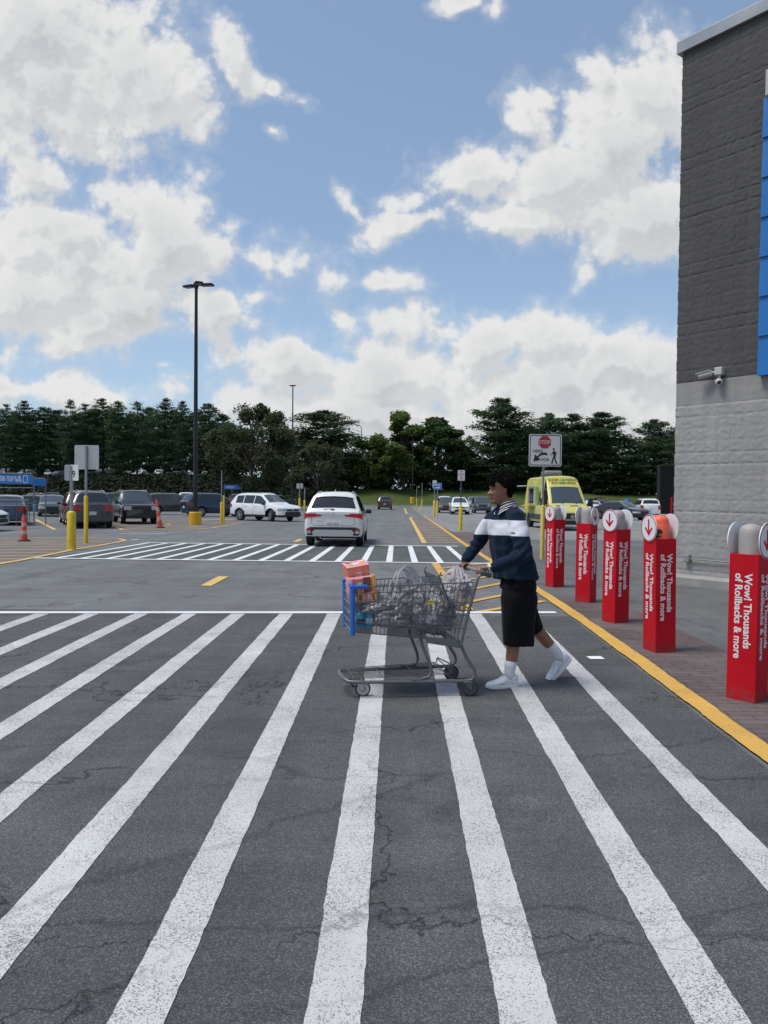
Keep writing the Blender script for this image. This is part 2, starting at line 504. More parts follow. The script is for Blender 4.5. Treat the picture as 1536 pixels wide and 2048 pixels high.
def road_paint(name, c, under, wear=0.5, cracks=0.8):
    """worn marking paint: aggregate shows through in specks and patches"""
    m, k, b = principled(name)
    tc = k.n('ShaderNodeTexCoord').outputs['Object']
    w1 = k.noise(tc, 190.0, 4, 0.75); patch = k.noise(tc, 3.2, 5, 0.6); w3 = k.vor(tc, 190.0, 'F1', 'Color')
    s = k.math('ADD', k.math('MULTIPLY', w1, 0.75), k.math('MULTIPLY', k.sep(w3)[0], 0.25))
    s = k.math('ADD', s, k.math('MULTIPLY', k.math('SUBTRACT', patch, 0.5), 0.30))
    worn = k.smooth(s, 0.70 - 0.22 * wear, 0.82 - 0.22 * wear)
    cr = crack_nodes(k, tc, cracks)
    worn = k.math('MAXIMUM', worn, k.math('MULTIPLY', cr, 0.8))
    dirt = k.lin(k.noise(tc, 1.1, 4, 0.6), 0.3, 0.75, 0.80, 1.05)
    pc = k.n('ShaderNodeRGB'); pc.outputs[0].default_value = (*c, 1)
    k.link(k.mix(worn, k.vmath('SCALE', pc.outputs[0], sc=dirt), under), b.inputs['Base Color'])
    b.inputs['Roughness'].default_value = 0.75; b.inputs['Specular IOR Level'].default_value = 0.3
    bp = k.n('ShaderNodeBump'); bp.inputs['Strength'].default_value = 0.4; bp.inputs['Distance'].default_value = 0.004
    k.link(w1, bp.inputs['Height']); k.link(bp.outputs[0], b.inputs['Normal'])
    MATS[name] = m; return m


M_ROAD = asphalt('road_asphalt', (0.158, 0.163, 0.167), 0.38, 0.8, streak=0.10)
M_XWALK = asphalt('crosswalk_asphalt', (0.096, 0.100, 0.102), 0.85, 0.85, streak=0.20)
M_XFAR = asphalt('far_crosswalk_asphalt', (0.092, 0.104, 0.102), 0.4, 0.5, streak=0.12)
M_SIDE = asphalt('driveway_asphalt', (0.225, 0.225, 0.222), 0.3, 0.4, streak=0.08)
M_ISLAND = asphalt('island_asphalt', (0.165, 0.152, 0.148), 0.3, 0.3, streak=0.08)
M_WHITE = road_paint('white_road_paint', (0.57, 0.57, 0.57), (0.15, 0.133, 0.135), 0.80)
M_WHITE2 = road_paint('white_line_paint', (0.72, 0.73, 0.75), (0.2, 0.2, 0.21), 0.2, 0.3)
M_YELLOW = road_paint('yellow_curb_paint', (0.66, 0.39, 0.085), (0.26, 0.19, 0.10), 0.6, 0.4)
M_YELLOW2 = road_paint('yellow_line_paint', (0.68, 0.45, 0.15), (0.25, 0.2, 0.13), 0.25, 0.3)

# ------------------------------------------------------------------ ground sheets
def ground_sheet():
    xs = sorted(set([-2000, -900, -400, -220, -130, -90] + [-70 + 4 * i for i in range(36)] + [90, 130, 220, 400, 900, 2000]))
    ys = [-300, -60] + ROWS + [123 + 1.5 * i for i in range(14)] + [150, 170, 220, 320, 600, 1200, 3000]
    v = [(x, y, G(x, y)) for y in ys for x in xs]
    n = len(xs)
    f = [(j * n + i, j * n + i + 1, (j + 1) * n + i + 1, (j + 1) * n + i) for j in range(len(ys) - 1) for i in range(n - 1)]
    return tag(pydata('ground', v, f, M_ROAD), kind='structure')


ground_sheet()


def drape(name, polys, dz, m, parent=None):
    """flat polygons (x, y) laid on the ground, dz above it, cut at every ground row"""
    bm = bmesh.new()
    for poly in polys:
        vs = [bm.verts.new((p[0], p[1], 0)) for p in poly]
        bm.faces.new(vs)
    y0 = min(v.co.y for v in bm.verts); y1 = max(v.co.y for v in bm.verts)
    for r in ROWS:
        if y0 < r < y1:
            bmesh.ops.bisect_plane(bm, geom=bm.verts[:] + bm.edges[:] + bm.faces[:], plane_co=(0, r, 0), plane_no=(0, 1, 0), dist=1e-5)
    for fc in bm.faces:
        if fc.normal.z < 0: fc.normal_flip()
    for v in bm.verts: v.co.z = G(v.co.x, v.co.y) + dz
    bm.normal_update()
    for fc in bm.faces:
        if fc.normal.z < 0: fc.normal_flip()
    return frombm(name, bm, m, parent)


def P(px, py):
    p = at(px, py); return (p.x, p.y)


def strip(pts, w):
    """polyline (x, y) given width -> quads' outline polygons"""
    out = []
    for a, b in zip(pts[:-1], pts[1:]):
        dx, dy = b[0] - a[0], b[1] - a[1]; l = math.hypot(dx, dy); nx, ny = -dy / l * w / 2, dx / l * w / 2
        out.append([(a[0] - nx, a[1] - ny), (b[0] - nx, b[1] - ny), (b[0] + nx, b[1] + ny), (a[0] + nx, a[1] + ny)])
    return out


def wavy(x0, x1, y0, y1, amp=0.006, step=0.12, seed=0, rag=0.0):
    """stripe along y with slightly uneven hand-laid edges"""
    if rag: step = 0.045
    n = max(2, int((y1 - y0) / step)); L = []; Rr = []
    rg = lambda y, s: rag * (mnoise.noise(Vector((seed * 3.1 + s, y * 11, 4))) + .7 * mnoise.noise(Vector((seed * 3.1 + s, y * 23, 8))))
    for i in range(n + 1):
        y = y0 + (y1 - y0) * i / n
        L.append((x0 + amp * mnoise.noise(Vector((seed * 7.3, y * 2.1, 0))) * 2 + rg(y, 0), y))
        Rr.append((x1 + amp * mnoise.noise(Vector((seed * 7.3 + 50, y * 2.1, 0))) * 2 + rg(y, 9), y))
    return L + Rr[::-1]


CURB_X = (P(1536, 1540)[0] + P(1085, 1196)[0]) / 2 + 0.02       # left edge of the yellow kerb line
LINE_Y = P(500, 1226)[1]                                          # far edge line of the near crosswalk
FAR_Y0, FAR_Y1 = P(500, 1122)[1], P(500, 1088.5)[1]

L0, L1 = P(0, 1226.5), P(1112, 1226.5)
# driveway right of the yellow line (lighter), dark crosswalk beds
tag(drape('driveway', [[(CURB_X + 0.1, -12), (60, -12), (60, 121.5), (CURB_X + 0.1, 121.5)]], 0.004, M_SIDE), kind='structure')
tag(drape('crosswalk_bed', [[(-14, -6), (CURB_X - 0.02, -6), (CURB_X - 0.02, LINE_Y + 0.05), (-14, LINE_Y + 0.05)]], 0.004, M_XWALK), kind='structure')
tag(drape('far_crosswalk_bed', [[(-8.6, FAR_Y0), (CURB_X - 0.02, FAR_Y0), (CURB_X - 0.02, FAR_Y1), (-6.9, FAR_Y1)]], 0.004, M_XFAR), kind='structure')
# white stripes of the near crosswalk, 0.6 m apart
xk = P(667, 2040)[0]
stripes = []
for i in range(-24, 4):
    x = xk + 0.597 * i
    if x > CURB_X - 0.3: break
    ye = L0[1] + (L1[1] - L0[1]) * (x - L0[0]) / (L1[0] - L0[0])
    stripes.append(wavy(x - 0.086, x + 0.086, -3.0, ye - 0.04, 0.0028, seed=i, rag=0.0055))
tag(drape('crosswalk_stripes', stripes, 0.0075, M_WHITE), kind='structure')
tag(drape('crosswalk_edge_line', [[(2 * L0[0] - L1[0], 2 * L0[1] - L1[1] - .08), (L1[0], L1[1] - .08), (L1[0], L1[1] + .08), (2 * L0[0] - L1[0], 2 * L0[1] - L1[1] + .08)]], 0.013, M_WHITE2), kind='structure')
fs = []
for i in range(-15, 4):
    x = xk + 0.597 * i + 0.02
    fs.append([(x - 0.075, FAR_Y0), (x + 0.075, FAR_Y0), (x + 0.075, FAR_Y1), (x - 0.075, FAR_Y1)])
fs = [p for p in fs if p[0][0] > -8.2]
tag(drape('far_crosswalk_stripes', fs, 0.009, M_WHITE2), kind='structure')
tag(drape('far_crosswalk_lines', [[(-8.5, FAR_Y0 - 0.12), (CURB_X, FAR_Y0 - 0.12), (CURB_X, FAR_Y0 + 0.1), (-8.5, FAR_Y0 + 0.1)],
                                  [(-8.0, FAR_Y1 - 0.1), (CURB_X - 0.25, FAR_Y1 - 0.1), (CURB_X - 0.25, FAR_Y1 + 0.14), (-8.0, FAR_Y1 + 0.14)]], 0.013, M_WHITE2), kind='structure')
# yellow kerb line all along the driveway
tag(drape('yellow_curb_line', [wavy(CURB_X + .004, CURB_X + 0.16, -5, P(853, 1033)[1], 0.008, 0.3, 91, rag=0.006)], 0.017, M_YELLOW), kind='structure')

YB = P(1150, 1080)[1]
tag(drape('store_shade_sheet', [[(CURB_X + 0.17, -6), (14, -6), (14, YB), (CURB_X + 0.17, YB)]], 0.006, asphalt('shaded_driveway_asphalt', (0.135, 0.137, 0.139), 0.4, 0.35, streak=0.12)), kind='structure')  # darker driveway sheet: the building's shade is put into its colour
# paved strip (stamped brick) behind the kerb line
def brick_mat():
    m, k, b = principled('stamped_brick')
    tc = k.n('ShaderNodeTexCoord').outputs['Object']
    br = k.n('ShaderNodeTexBrick'); k.link(k.vmath('MULTIPLY', tc, (1, 1, 1)), br.inputs[0])
    br.inputs['Scale'].default_value = 1.0; br.inputs['Brick Width'].default_value = 0.30; br.inputs['Row Height'].default_value = 0.10
    br.inputs['Mortar Size'].default_value = 0.006; br.inputs['Mortar Smooth'].default_value = 0.4
    br.inputs['Color1'].default_value = (0.122, 0.096, 0.094, 1); br.inputs['Color2'].default_value = (0.155, 0.117, 0.112, 1)
    br.inputs['Mortar'].default_value = (0.06, 0.055, 0.056, 1)
    n = k.noise(tc, 1.4, 6, 0.65); n2 = k.noise(tc, 60, 4, 0.7)
    v = k.math('MULTIPLY', k.lin(n, 0.3, 0.7, 0.62, 1.25), k.lin(n2, 0.3, 0.7, 0.85, 1.15))
    k.link(k.vmath('SCALE', k.mix(k.smooth(n, 0.5, 0.8), br.outputs[0], (0.125, 0.108, 0.107)), sc=v), b.inputs['Base Color'])
    b.inputs['Roughness'].default_value = 0.8; b.inputs['Specular IOR Level'].default_value = 0.3
    bp = k.n('ShaderNodeBump'); bp.inputs['Strength'].default_value = 0.6; bp.inputs['Distance'].default_value = 0.01
    k.link(k.math('SUBTRACT', n2, br.outputs['Fac']), bp.inputs['Height']); k.link(bp.outputs[0], b.inputs['Normal'])
    return m


M_BRICK = brick_mat()
x0 = CURB_X + 0.17
a1, a2, a3 = P(1150, 1198), P(1250, 1212), P(1450, 1304)
tag(drape('brick_paving', [[(x0, -5), (8, -5), (8, 1.0), a3, a2, a1, (x0, a1[1] + 0.1)],
                           [(x0, P(985, 1126)[1]), P(1045, 1124), P(968, 1066), P(905, 1064), (x0, P(880, 1052)[1])]], 0.011, M_BRICK), kind='structure')

# hatched island left (yellow outline and bars)
out = [P(-60, 1139), P(35, 1122.5), P(150, 1099.5), P(230, 1086), P(251, 1081.5), P(238, 1078), P(150, 1076.2), P(60, 1075.8), P(-60, 1079)]
tag(drape('hatched_island', [out], 0.006, M_ISLAND), kind='structure')
bars = []
for (x1, y) in ((205, 1084.2), (190, 1088.6), (165, 1093.6), (140, 1099), (108, 1106), (76, 1112), (44, 1118.5), (10, 1125)):
    bars += strip([P(-60, y + 0.6), P(x1, y)], 0.11)
bars += strip([P(-60, 1080.3), P(225, 1080.3)], 0.09)
tag(drape('island_bars', bars, 0.010, M_YELLOW2), kind='structure')
tag(drape('island_outline', strip(out[:5], 0.15) + strip(out[4:], 0.12), 0.014, M_YELLOW2), kind='structure')

# second island round the lamp post
o2 = [P(205, 1045), P(246, 1060), P(262, 1061.2), P(395, 1059.5), P(420, 1057), P(486, 1046), P(470, 1036), P(300, 1036)]
tag(drape('lamp_island', [o2], 0.006, M_ISLAND), kind='structure')
b2 = []
for (xa, xb, y) in ((236, 440, 1054), (228, 455, 1050), (222, 470, 1046), (250, 478, 1042.5), (245, 420, 1057.3)):
    b2 += strip([P(xa, y), P(xb, y)], 0.10)
tag(drape('lamp_island_bars', b2, 0.010, M_YELLOW2), kind='structure')
tag(drape('lamp_island_outline', strip(o2[:6], 0.14), 0.014, M_YELLOW2), kind='structure')

# hatched island between the lanes
La, Lb = P(820, 1036), P(849, 1087)
lx = lambda y: La[0] + (Lb[0] - La[0]) * (y - La[1]) / (Lb[1] - La[1])
ctr = [La, P(826, 1034), (CURB_X, P(853, 1033)[1]), (CURB_X, Lb[1]), Lb]
tag(drape('lane_island', [ctr], 0.005, M_ISLAND), kind='structure')
b3 = []
for y in (1042, 1045, 1048.3, 1051.6, 1055, 1058.6, 1062.4, 1066.4, 1070.6, 1075.2, 1080, 1085):
    Y = P(850, y)[1]; b3.append([(lx(Y), Y - 0.05 * Y / 20), (CURB_X, Y - 0.05 * Y / 20), (CURB_X, Y + 0.05 * Y / 20), (lx(Y), Y + 0.05 * Y / 20)])
tag(drape('lane_island_bars', b3, 0.009, M_YELLOW2), kind='structure')
tag(drape('lane_island_outline', strip([P(826, 1034), La, Lb], 0.17), 0.013, M_YELLOW2), kind='structure')
# the same island goes on in front of the far crosswalk
b4 = strip([P(869, 1126), P(886, 1150), P(935, 1222)], 0.16)
for (xa, ya, xb, yb) in ((880, 1138, 984, 1125.5), (893, 1166, 1012, 1149), (906, 1187, 1040, 1160), (919, 1209, 1070, 1178), (958, 1225, 1088, 1203)):
    b4 += strip([P(xa, ya), P(xb, yb)], 0.115)
tag(drape('near_island_bars', b4, 0.011, M_YELLOW), kind='structure')

# loose marks
marks_y = [[P(401, 1172), P(422, 1173), P(457, 1154), P(437, 1153)], [P(585, 1084), P(596, 1084.3), P(607, 1078.6), P(598, 1078.2)],
           [P(808, 1017), P(811, 1017), P(815.5, 1028), P(812, 1028)]] + strip([P(72, 1039.5), P(110, 1059.5)], 0.16) + strip([P(312, 1043), P(340, 1050)], 0.14)
tag(drape('yellow_road_marks', marks_y, 0.009, M_YELLOW2), kind='structure')
marks_w = strip([P(238, 1068.3), P(332, 1067.6)], 0.13) + strip([P(843, 1031.5), P(1005, 1031)], 0.25) + strip([P(262, 1081), P(277, 1079.3)], 0.12)
marks_w += strip([P(400, 1040), P(470, 1039)], 0.3)
tag(drape('white_road_marks', marks_w, 0.012, M_WHITE2), kind='structure')
pp = [P(1172, 1314.5), P(1201, 1314), P(1210, 1320), P(1181, 1320)]
tag(drape('paper_scrap', [pp], 0.010, mat('paper', (0.72, 0.72, 0.72), 0.8)), 'flat white paper scrap on the asphalt beside the yellow line', 'paper')

# ------------------------------------------------------------------ grass bank and upper lot
def grass_mat():
    m, k, b = principled('grass_blades')
    tc = k.n('ShaderNodeTexCoord').outputs['Object']
    n = k.noise(tc, 0.25, 5, 0.6); n2 = k.noise(k.vmath('MULTIPLY', tc, (1, 1, 1)), 3.0, 6, 0.75)
    c = k.mix(k.lin(n, 0.3, 0.7), (0.050, 0.078, 0.020), (0.085, 0.105, 0.032))
    k.link(k.vmath('SCALE', c, sc=k.lin(n2, 0.3, 0.7, 0.6, 1.35)), b.inputs['Base Color'])
    b.inputs['Roughness'].default_value = 0.9; b.inputs['Specular IOR Level'].default_value = 0.15
    bp = k.n('ShaderNodeBump'); bp.inputs['Strength'].default_value = 0.8; bp.inputs['Distance'].default_value = 0.1
    k.link(n2, bp.inputs['Height']); k.link(bp.outputs[0], b.inputs['Normal'])
    return m


def bank():
    xs = [-400, -220, -130, -90] + [-70 + 4 * i for i in range(36)] + [90, 130, 220, 400]
    ys = [122.3] + [123 + 1.5 * i for i in range(14)] + [150, 170, 220, 320, 600]
    v = [(x, y, G(x, y) + 0.06) for y in ys for x in xs]; n = len(xs)
    f = [(j * n + i, j * n + i + 1, (j + 1) * n + i + 1, (j + 1) * n + i) for j in range(len(ys) - 1) for i in range(n - 1)]
    tag(pydata('grass_bank', v, f, grass_mat(), smooth=180), kind='structure')
    k = MB()
    for i in range(40):                              # concrete kerb at the foot of the bank
        x = -60 + 3.0 * i
        k.bbox((x, 122.2, G(x, 122) + 0.05), (2.985, 0.2, 0.24), 0.02)
    tag(k.build('bank_curb', mat('curb_concrete', (0.32, 0.31, 0.29), 0.85, var=0.15, scale=2)), kind='structure')
    v = [(x, y, G(x, y) + 0.12) for y in [123.5 + 1.5 * i for i in range(14)] for x in [-130, -90] + [-70 + 4 * i for i in range(16)]]
    f = [(j * 18 + i, j * 18 + i + 1, (j + 1) * 18 + i + 1, (j + 1) * 18 + i) for j in range(13) for i in range(17)]
    tag(pydata('shaded_straw_bank', v, f, mat('shaded_straw', (.008, .0105, .0065), .95, var=.35, scale=1.2, bump=.5, bscale=4), smooth=180), kind='structure')  # dark straw cover; the trees' shade on the bank is mixed into its colour
    v = [(x, y, G(x, y) + 0.10) for y in (146, 170, 200) for x in (-130, -90, -60, -40, -24)]
    f = [(j * 5 + i, j * 5 + i + 1, (j + 1) * 5 + i + 1, (j + 1) * 5 + i) for j in range(2) for i in range(4)]
    tag(pydata('upper_lot', v, f, M_ROAD), kind='structure')


bank()

# ------------------------------------------------------------------ building
def block_wall_mat(name, c, var):
    m, k, b = principled(name)
    tc = k.n('ShaderNodeTexCoord').outputs['Object']
    n = k.noise(tc, 0.8, 5, 0.6); n2 = k.noise(tc, 55, 5, 0.7); n3 = k.noise(tc, 9, 5, 0.65)
    st = k.noise(k.vmath('MULTIPLY', tc, (5.0, 5.0, 0.22)), 1.0, 5, 0.65)
    v = k.math('MULTIPLY', k.lin(n, 0.3, 0.7, 1 - var, 1 + var), k.lin(n2, 0.3, 0.7, 0.86, 1.14))
    v = k.math('MULTIPLY', v, k.lin(st, 0.32, 0.7, 0.90, 1.06))
    rgb = k.n('ShaderNodeRGB'); rgb.outputs[0].default_value = (*c, 1)
    k.link(k.vmath('SCALE', rgb.outputs[0], sc=v), b.inputs['Base Color'])
    b.inputs['Roughness'].default_value = 0.9; b.inputs['Specular IOR Level'].default_value = 0.25
    bp = k.n('ShaderNodeBump'); bp.inputs['Strength'].default_value = 0.7; bp.inputs['Distance'].default_value = 0.012
    k.link(k.math('ADD', k.math('MULTIPLY', n2, 0.5), n3), bp.inputs['Height']); k.link(bp.outputs[0], b.inputs['Normal'])
    return m


def build_store():
    c0 = at(1345, 1168); c1 = at(1536, 1188)
    s = Vector((c1.x - c0.x, c1.y - c0.y, 0)); s.normalize()
    n = Vector((s.y, -s.x, 0))                       # towards the camera
    if n.dot(CAM - c0) < 0: n = -n
    base = Vector((c0.x, c0.y, G(c0.x, c0.y)))
    root = empty('store_building', base, math.atan2(s.y, s.x), 'large grey split-face block store with blue siding panel beside the red bollards', 'building')
    # local frame: x along the wall to the right, y into the building (-y faces the camera), z up
    Minv = root_m(root).inverted()
    def loc(px, py, proud=0.0):
        d = ray(px, py); o = base + n * proud
        t = (o - CAM).dot(n) / d.dot(n); p = Minv @ (CAM + d * t); return p
    z_top = loc(1370, 82).z; z_cap = loc(1370, 106).z
    z_dark = loc(1350, 768).z; z_band = loc(1350, 812).z
    z_led = loc(1365, 1148).z
    W, D = 9.0, 16.0
    CH, CW = 0.2032, 0.406
    z_band = z_dark - 2 * CH
    def disp(u, z, side):
        if z_band < z < z_dark + 0.001: return 0.004 * mnoise.noise(Vector((u * 9, z * 9, 3 + side)))
        row = math.floor((z - z_dark) / CH); fz = (z - z_dark) / CH - row
        off = 0.5 * (row % 2); ci = math.floor(u / CW + off); fu = u / CW + off - ci
        e = min(min(fz, 1 - fz) * CH, min(fu, 1 - fu) * CW)
        rough = mnoise.fractal(Vector((u * 13, z * 16, 11 + side * 5)), 0.75, 2.1, 5)
        big = mnoise.noise(Vector((ci * 3.7, row * 5.1, side * 9.0)))
        d = 0.006 + 0.0060 * rough + 0.0015 * big
        return d * min(1, e / 0.018) - (0.003 if e < 0.006 else 0)
    def panel(name, x0, x1, z0, z1, m, fine=0.022, side=0):
        nx = int((x1 - x0) / fine); nz = int((z1 - z0) / fine)
        v = []
        for j in range(nz + 1):
            z = z0 + (z1 - z0) * j / nz
            for i in range(nx + 1):
                x = x0 + (x1 - x0) * i / nx
                d = disp(x, z, side)
                v.append((x, -d, z) if side == 0 else (-d, x, z))
        w = nx + 1
        f = [(j * w + i, j * w + i + 1, (j + 1) * w + i + 1, (j + 1) * w + i) for j in range(nz) for i in range(nx)]
        if side: f = [q[::-1] for q in f]
        # the corner column sits out with the face it meets
        if side == 0:
            for j in range(nz + 1):
                x, y, z = v[j * w]; v[j * w] = (-disp(0.02, z, 1), y, z)
        else:
            for j in range(nz + 1):
                x, y, z = v[j * w]; v[j * w] = (x, -disp(0.0, z, 0), z)
        return pydata(name, v, f, m, root, 40)
    dark = block_wall_mat('dark_block_paint', (0.088, 0.085, 0.084), 0.10)
    light = block_wall_mat('light_block_paint', (0.335, 0.325, 0.315), 0.08)
    band = block_wall_mat('smooth_band_paint', (0.30, 0.29, 0.28), 0.05)
    panel('upper_block_wall', 0, 3.2, z_dark, z_cap + 0.03, dark)
    panel('smooth_course', 0, 3.2, z_band, z_dark, band)
    panel('lower_block_wall', 0, 3.2, z_led - 0.1, z_band, light)
    panel('upper_return_wall', 0, 0.6, z_dark, z_cap + 0.03, dark, side=1)
    panel('smooth_return_course', 0, 0.6, z_band, z_dark, band, side=1)
    panel('lower_return_wall', 0, 0.6, z_led - 0.1, z_band, light, side=1)
    # the rest of the store, out of the picture
    MB().box((3.2 + (W - 3.2) / 2, D / 2, (z_cap + z_dark) / 2), (W - 3.2, D, z_cap - z_dark)).box((1.6, 0.6 + (D - .6) / 2 + .01, (z_cap + z_dark) / 2), (3.195, D - .62, z_cap - z_dark)).build('upper_store_wall', dark, root)
    MB().box((3.2 + (W - 3.2) / 2, D / 2, z_dark / 2), (W - 3.2, D, z_dark - .002)).box((1.6, 0.6 + (D - .6) / 2 + .01, z_dark / 2), (3.195, D - .62, z_dark - .002)).build('lower_store_wall', light, root)
    MB().box((W / 2, D / 2, z_cap - 0.15), (W - .1, D - .1, 0.1)).build('roof', mat('roof_membrane', (.3, .3, .3), .9), root)
    capm = mat('parapet_metal', (0.33, 0.34, 0.34), 0.45, 0.6, var=0.06, scale=1.5)
    cp = MB()
    cp.bbox((W / 2 - 0.03, -0.01, (z_top + z_cap) / 2), (W + 0.1, 0.12, z_top - z_cap), 0.006)
    cp.bbox((-0.02, D / 2 + 0.06, (z_top + z_cap) / 2), (0.12, D, z_top - z_cap), 0.006)
    cp.build('parapet_cap', capm, root)
    conc = mat('ledge_concrete', (0.27, 0.265, 0.25), 0.85, var=0.18, scale=3, bump=0.4, bscale=30)
    lg = MB()
    prof = [(-0.11, -0.5), (-0.11, z_led - 0.05), (-0.05, z_led), (0.1, z_led), (0.1, -0.5)]
    def ext(prof, xa, xb):
        v = [(xa, y, z) for y, z in prof] + [(xb, y, z) for y, z in prof]; k = len(prof)
        lg.add(v, [tuple(range(k)), tuple(range(2 * k - 1, k - 1, -1))] + [(i, k + i, k + (i + 1) % k, (i + 1) % k) for i in range(k)])
    ext(prof, -0.10, W); lg.box((-0.05, D / 2 + 0.1, (z_led - .5) / 2 - 0.002), (0.1, D, z_led + .5))
    lg.build('concrete_ledge', conc, root)
    # blue lapped siding panel
    pb = loc(1513, 752, 0.10); pt2 = loc(1530, 196, 0.10)
    xl = (pb.x + pt2.x) / 2; zb, zt = pb.z, pt2.z
    blue = mat('blue_siding', (0.010, 0.145, 0.42), 0.45, var=0.08, scale=2)
    sd = MB(); nb = 7; hgt = (zt - zb) / nb
    for i in range(nb):
        za, zc = zb + i * hgt, zb + (i + 1) * hgt
        v = [(xl, -0.10 - 0.028, za), (W, -0.128, za), (W, -0.10, zc), (xl, -0.10, zc), (xl, 0.02, za), (W, 0.02, za), (W, 0.02, zc), (xl, 0.02, zc)]
        sd.add(v, [(0, 1, 2, 3), (0, 3, 7, 4), (0, 4, 5, 1), (3, 2, 6, 7)])
    sd.build('blue_siding_panel', blue, root)
    MB().bbox(((xl + W) / 2 + 0.03, -0.07, zt + 0.20), (W - xl - 0.04, 0.19, 0.40), 0.008).build('siding_cap', mat('siding_cap_paint', (.42, .40, .42), .6), root)
    # conduit with a junction box along the foot of the wall
    g1 = loc(1368, 1117, 0.05); g2 = loc(1500, 1124, 0.05)
    cg = mat('grey_conduit_paint', (.25, .25, .26), .6)
    cd = MB().tube([(g1.x, -0.045, g1.z), (3.5, -0.045, g1.z)], 0.013, 8)
    cd.build('conduit', cg, root)
    MB().bbox((g1.x + 0.06, -0.05, g1.z + 0.01), (0.10, 0.07, 0.13), 0.012).build('junction_box', cg, root)
    return root, loc


def root_m(o):
    return Matrix.Translation(o.location) @ o.rotation_euler.to_matrix().to_4x4()


store, store_loc = build_store()


def cameras_on_wall():
    Mr = root_m(store)
    white = mat('camera_housing', (0.46, 0.45, 0.44), 0.5); black = mat('lens_black', (0.012, 0.012, 0.014), 0.15)
    p = store_loc(1437, 742, 0.1)
    r = empty('security_camera', Mr @ Vector((p.x, 0, p.z)), store.rotation_euler.z, 'pale twin security camera with bullet and turret heads on the dark block wall', 'camera')
    MB().bbox((0, -0.06, 0), (0.13, 0.12, 0.13), 0.012).build('mount_box', white, r)
    b = MB().tube([(-0.06, -0.07, -0.01), (-0.14, -0.09, -0.01)], 0.018, 10)
    b.build('bracket_arm', white, r)
    ax = Vector((-0.93, -0.30, -0.2)).normalized(); c = Vector((-0.14, -0.09, -0.02))
    h = MB().cyl(c - ax * 0.02, c + ax * 0.2, 0.045, 0.045, 18)
    h.bbox(c + ax * 0.12 + Vector((0, 0, 0.045)), (0.25, 0.11, 0.015), 0.006, rot=ax.to_track_quat('X', 'Z').to_matrix())
    hh = h.build('bullet_housing', white, r, 30)
    MB().cyl(c + ax * 0.201, c + ax * 0.206, 0.036, n=18).build('lens', black, hh)
    MB().tube([(0, -0.06, -0.05), (0, -0.07, -0.14)], 0.022, 10).build('drop_stem', white, r)
    t = MB().ball((0, -0.08, -0.18), 0.062, 16, 10).build('turret_housing', white, r, 180)
    MB().ball((0.025, -0.12, -0.19), 0.032, 12, 8).build('lens', black, t, 180)


cameras_on_wall()

# ------------------------------------------------------------------ vehicles
def paint(name, c, metal=0.0, rough=0.28):
    return mat('paint_' + name, c, rough, metal, var=0.03, scale=3, coat=0.7)


GLASS = mat('car_glass', (0.018, 0.022, 0.026), 0.06, spec=0.8)
GLASS_F = mat('windshield_glass', (0.045, 0.06, 0.07), 0.05, spec=1.0)
BLACKP = mat('black_plastic', (0.018, 0.018, 0.02), 0.55)
TYRE = mat('tyre_rubber', (0.016, 0.016, 0.017), 0.8)
RIM = mat('wheel_alloy', (0.42, 0.43, 0.45), 0.35, 0.8)
RIM_D = mat('dark_wheel', (0.07, 0.07, 0.075), 0.4, 0.5)
RED_L = mat('tail_lamp_red', (0.42, 0.008, 0.012), 0.15, coat=0.8)
RED_LIT = mat('brake_lamp_lit', (0.30, 0.006, 0.010), 0.15, emit=(1.0, 0.01, 0.012, 0.05))
HEAD_L = mat('head_lamp', (0.55, 0.58, 0.6), 0.12, 0.3, coat=0.9)
AMBER = mat('amber_lamp', (0.6, 0.2, 0.02), 0.2)
PLATE = mat('number_plate', (0.52, 0.53, 0.52), 0.5)
PLATE_T = mat('plate_ink', (0.10, 0.12, 0.15), 0.6)
CHROME = mat('chrome_trim', (0.6, 0.6, 0.62), 0.2, 0.9)
SILVERP = mat('silver_skid', (0.45, 0.45, 0.46), 0.35, 0.4)

